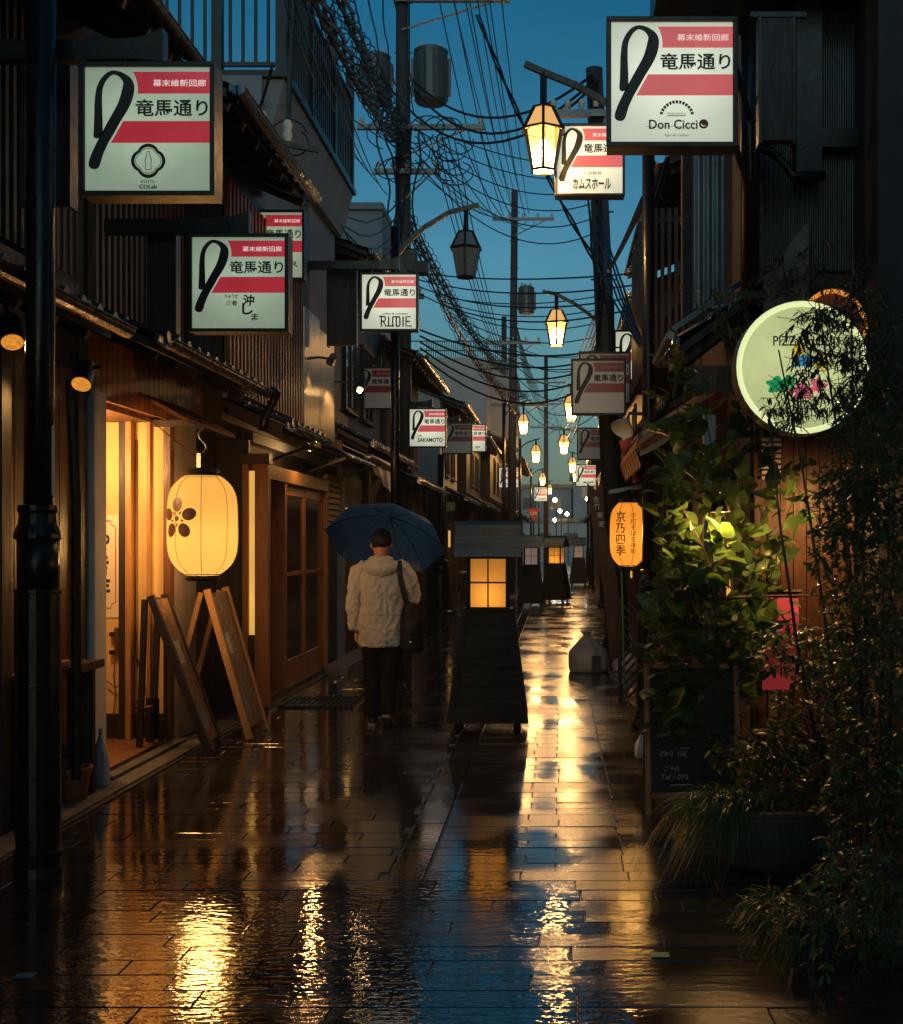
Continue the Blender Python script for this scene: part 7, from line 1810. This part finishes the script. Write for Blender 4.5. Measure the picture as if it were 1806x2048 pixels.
def grass(label, c, n, length, spread, lean, m='grass', w=0.0045, seed=1):
    rg = random.Random(seed); root = thing('grass_clump', label, 'grass', c, 'clumps of ornamental grass'); mb = MB(); c = Vector(c)
    for _ in range(n):
        a = rg.uniform(0, 2 * math.pi); d = Vector((math.cos(a), math.sin(a), 0)) * rg.uniform(0.3, 1.0) + Vector(lean); L = length * rg.uniform(0.6, 1.15)
        p = c + Vector((rg.gauss(0, spread), rg.gauss(0, spread * 0.7), 0)); N = 7; up = rg.uniform(0.35, 1.0)
        side = Vector((-d.y, d.x, 0)); side = side.normalized() if side.length > 0 else Vector((1, 0, 0)); b = len(mb.v); ww = w * rg.uniform(0.7, 1.4)
        for i in range(N + 1):
            t = i / N; q_ = p + d * L * (t * 0.75) + Vector((0, 0, L * (up * t - 1.05 * t * t * (0.5 + 0.6 * d.length))))
            q_.z = max(q_.z, 0.012); mb.v += [q_ - side * ww * (1 - t * 0.85), q_ + side * ww * (1 - t * 0.85)]
        for i in range(N): mb.f.append((b + 2 * i, b + 2 * i + 1, b + 2 * i + 3, b + 2 * i + 2))
    mb.build('blades', m, root, kind='stuff'); return root
grass('long grass trailing over the side of the stone trough', (0.86, 6.12, 0.33), 520, 0.36, 0.075, (-0.55, -0.35, 0), seed=2)
grass('finer bushy grass standing up in the stone trough', (1.10, 6.2, 0.32), 520, 0.32, 0.11, (-0.1, -0.1, 0), w=0.003, seed=3)
grass('arching grass clump on the ground before the stone trough', (W(1555, 0, 5.3).x, 5.3, 0.06), 240, 0.30, 0.045, (-0.25, -0.1, 0), seed=4)
grass('thin grass spilling from the dark blue plastic pot', (W(1615, 0, 4.75).x, 4.75, 0.16), 260, 0.30, 0.04, (-0.2, -0.1, 0), w=0.003, seed=5)

# ================================================================== round sign, lit from inside
rs = thing('round_sign', 'large round pale green lit restaurant sign behind the feathery shrub', 'sign', W(1605, 900, 7.0))
c = W(1605, 735, 7.0); Rr_ = 135 * 7.0 / 2500
mb = MB(); n = 48
for r_, y_ in ((Rr_ * 0.90, -0.002), (0.001, -0.002)):
    for k in range(n): a = 2 * math.pi * k / n; mb.v.append(c + Vector((r_ * math.cos(a), y_, r_ * math.sin(a))))
for k in range(n): j = (k + 1) % n; mb.f.append((k, j, n + j, n + k))
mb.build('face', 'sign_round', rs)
mb = MB(); prof = [(0.90, -0.003), (0.93, -0.02), (0.97, -0.02), (0.985, -0.004)]
for r_, y_ in prof:
    for k in range(n): a = 2 * math.pi * k / n; mb.v.append(c + Vector((Rr_ * r_ * math.cos(a), y_, Rr_ * r_ * math.sin(a))))
for i in range(len(prof) - 1):
    for k in range(n): j = (k + 1) % n; mb.f.append((i * n + k, i * n + j, (i + 1) * n + j, (i + 1) * n + k))
mb.build('lit_rim', 'sign_round_rim', rs)
mb = MB()
for r_, y_ in ((0.985, -0.012), (1.0, -0.012), (1.0, 0.16), (0.9, 0.16)):
    for k in range(n): a = 2 * math.pi * k / n; mb.v.append(c + Vector((Rr_ * r_ * math.cos(a), y_, Rr_ * r_ * math.sin(a))))
for i in range(3):
    for k in range(n): j = (k + 1) % n; mb.f.append((i * n + k, i * n + j, (i + 1) * n + j, (i + 1) * n + k))
mb.f.append(tuple(3 * n + k for k in range(n))); mb.build('housing', 'steel', rs)
def arc_text(body, r_, a0, a1, h, bottom=False):
    mb = MB(); v, f = text_geo(body, 0.012); pts = []
    for u, w_ in v:
        a = a0 + (a1 - a0) * u; rr = r_ + (w_ - 0.5) * h * (-1 if bottom else 1); pts.append(c + Vector((rr * math.cos(a), -0.006, rr * math.sin(a))))
    mb.add(pts, f); mb.build('lettering', 'ink', rs)
S = 7.0 / 2500
for body, x0, x1, y0_, y1_ in (('PIZZAIUOLI', 1546, 1664, 672, 692), ('NAPOLETANI', 1546, 1660, 816, 835)):
    mb = MB(); p0 = W(x0, y1_, 7.0); p1 = W(x1, y0_, 7.0); put_text(mb, body, p0.x, p1.x, p0.z, p1.z, 7.0 - 0.006, 0.012); mb.build('lettering', 'ink', rs)
def disc(mb, x, z, r_, n=30, sy=1.0, y_=-0.005):
    b = len(mb.v); mb.v += [c + Vector((x + r_ * (1 + 0.22 * math.sin(5 * 2 * math.pi * k / n + x * 90) + 0.12 * math.cos(3 * 2 * math.pi * k / n)) * math.cos(2 * math.pi * k / n), y_, z + sy * r_ * (1 + 0.22 * math.sin(5 * 2 * math.pi * k / n + x * 90)) * math.sin(2 * math.pi * k / n))) for k in range(n)]; mb.f.append(tuple(b + k for k in range(n)))
S = 7.0 / 2500
mb = MB(); disc(mb, -7 * S, 30 * S, 15 * S); disc(mb, 38 * S, 12 * S, 14 * S, sy=1.3); mb.build('sun_shape', 'logo_yellow', rs)
mb = MB(); disc(mb, 2 * S, 12 * S, 24 * S, sy=0.5, y_=-0.006); mb.build('sea_shape', 'logo_blue', rs)
mb = MB(); disc(mb, -50 * S, -35 * S, 22 * S, sy=0.7); disc(mb, -28 * S, -28 * S, 12 * S); mb.build('leaf_shape', 'logo_green', rs)
mb = MB(); disc(mb, 0 * S, -48 * S, 22 * S, sy=0.7); disc(mb, 30 * S, -36 * S, 15 * S); mb.build('tomato_shape', 'logo_pink', rs)
mb = MB(); put_text(mb, 'APN', c.x - 20 * S, c.x + 26 * S, c.z - 20 * S, c.z - 4 * S, c.y - 0.007, 0.02); mb.build('lettering', 'crimson', rs)
mb = MB(); mb.bar(c + Vector((0.2, 0.10, Rr_ * 0.9)), c + Vector((0.2, 0.9, Rr_ * 0.9)), 0.03); mb.build('bracket', 'black_paint', rs)
r2_ = thing('round_sign', 'second round sign behind, showing only a warm orange edge', 'sign', W(1680, 800, 7.5)); c2 = W(1665, 660, 7.55)
mb = MB(); mb.tube([c2 + Vector((0.20 * math.cos(a), 0, 0.235 * math.sin(a))) for a in [2 * math.pi * k / 32 for k in range(33)]], 0.014, 6, cap=False); mb.build('rim', 'spot_lens', r2_)
mb = MB(); mb.v = [c2 + Vector((0.19 * math.cos(2 * math.pi * k / 32), 0.02, 0.225 * math.sin(2 * math.pi * k / 32))) for k in range(32)]; mb.f = [tuple(range(32))]; mb.build('face', 'terracotta', r2_)
# added shaded lamps, put in to light the leaves, chalkboard and poster
for lab, px, py, Y, e in (('shaded warm pendant lamp under the striped awning', 1440, 1010, 7.1, 50), ('shaded warm pendant lamp in front of the plank wall', 1695, 960, 7.35, 45)):
    c_ = W(px, py, Y); bl = thing('added_pendant', lab, 'lamp', c_)
    mb = MB(); mb.lathe([(0.06, -0.04), (0.05, 0.0), (0.03, 0.04), (0.02, 0.06)], c_, 18, cap=False); mb.build('shade', 'black_paint', bl, smooth=True)
    mb = MB(); mb.lathe([(0.001, -0.03), (0.024, -0.02), (0.03, 0), (0.018, 0.02)], c_ + Vector((0, 0, 0.01)), 12); mb.build('bulb', 'bulb', bl, smooth=True)
    mb = MB(); mb.tube([c_ + Vector((0, 0, 0.07)), c_ + Vector((0, 0.9, 0.75))], 0.004, 5); mb.build('cord', 'black_paint', bl)
    point('added_pendant_light', c_ + Vector((0, 0, -0.04)), e, WARM, 0.03)
# ================================================================== damp evening air
def add_haze(density):
    mb = MB(); mb.box(-170, 170, -40, 345, -1.5, 32)
    me = bpy.data.meshes.new('haze'); me.from_pydata(mb.v, [], mb.f)
    m = bpy.data.materials.new('haze'); m.use_nodes = True; t = m.node_tree
    for n in list(t.nodes):
        if n.type == 'BSDF_PRINCIPLED': t.nodes.remove(n)
    v = t.nodes.new('ShaderNodeVolumePrincipled'); v.inputs['Color'].default_value = (0.86, 0.92, 0.96, 1); v.inputs['Density'].default_value = density; v.inputs['Anisotropy'].default_value = 0.3
    t.links.new(v.outputs[0], t.nodes['Material Output'].inputs['Volume'])
    me.materials.append(m); o = bpy.data.objects.new('haze', me); C.objects.link(o); o['kind'] = 'stuff'
add_haze(0.0008)
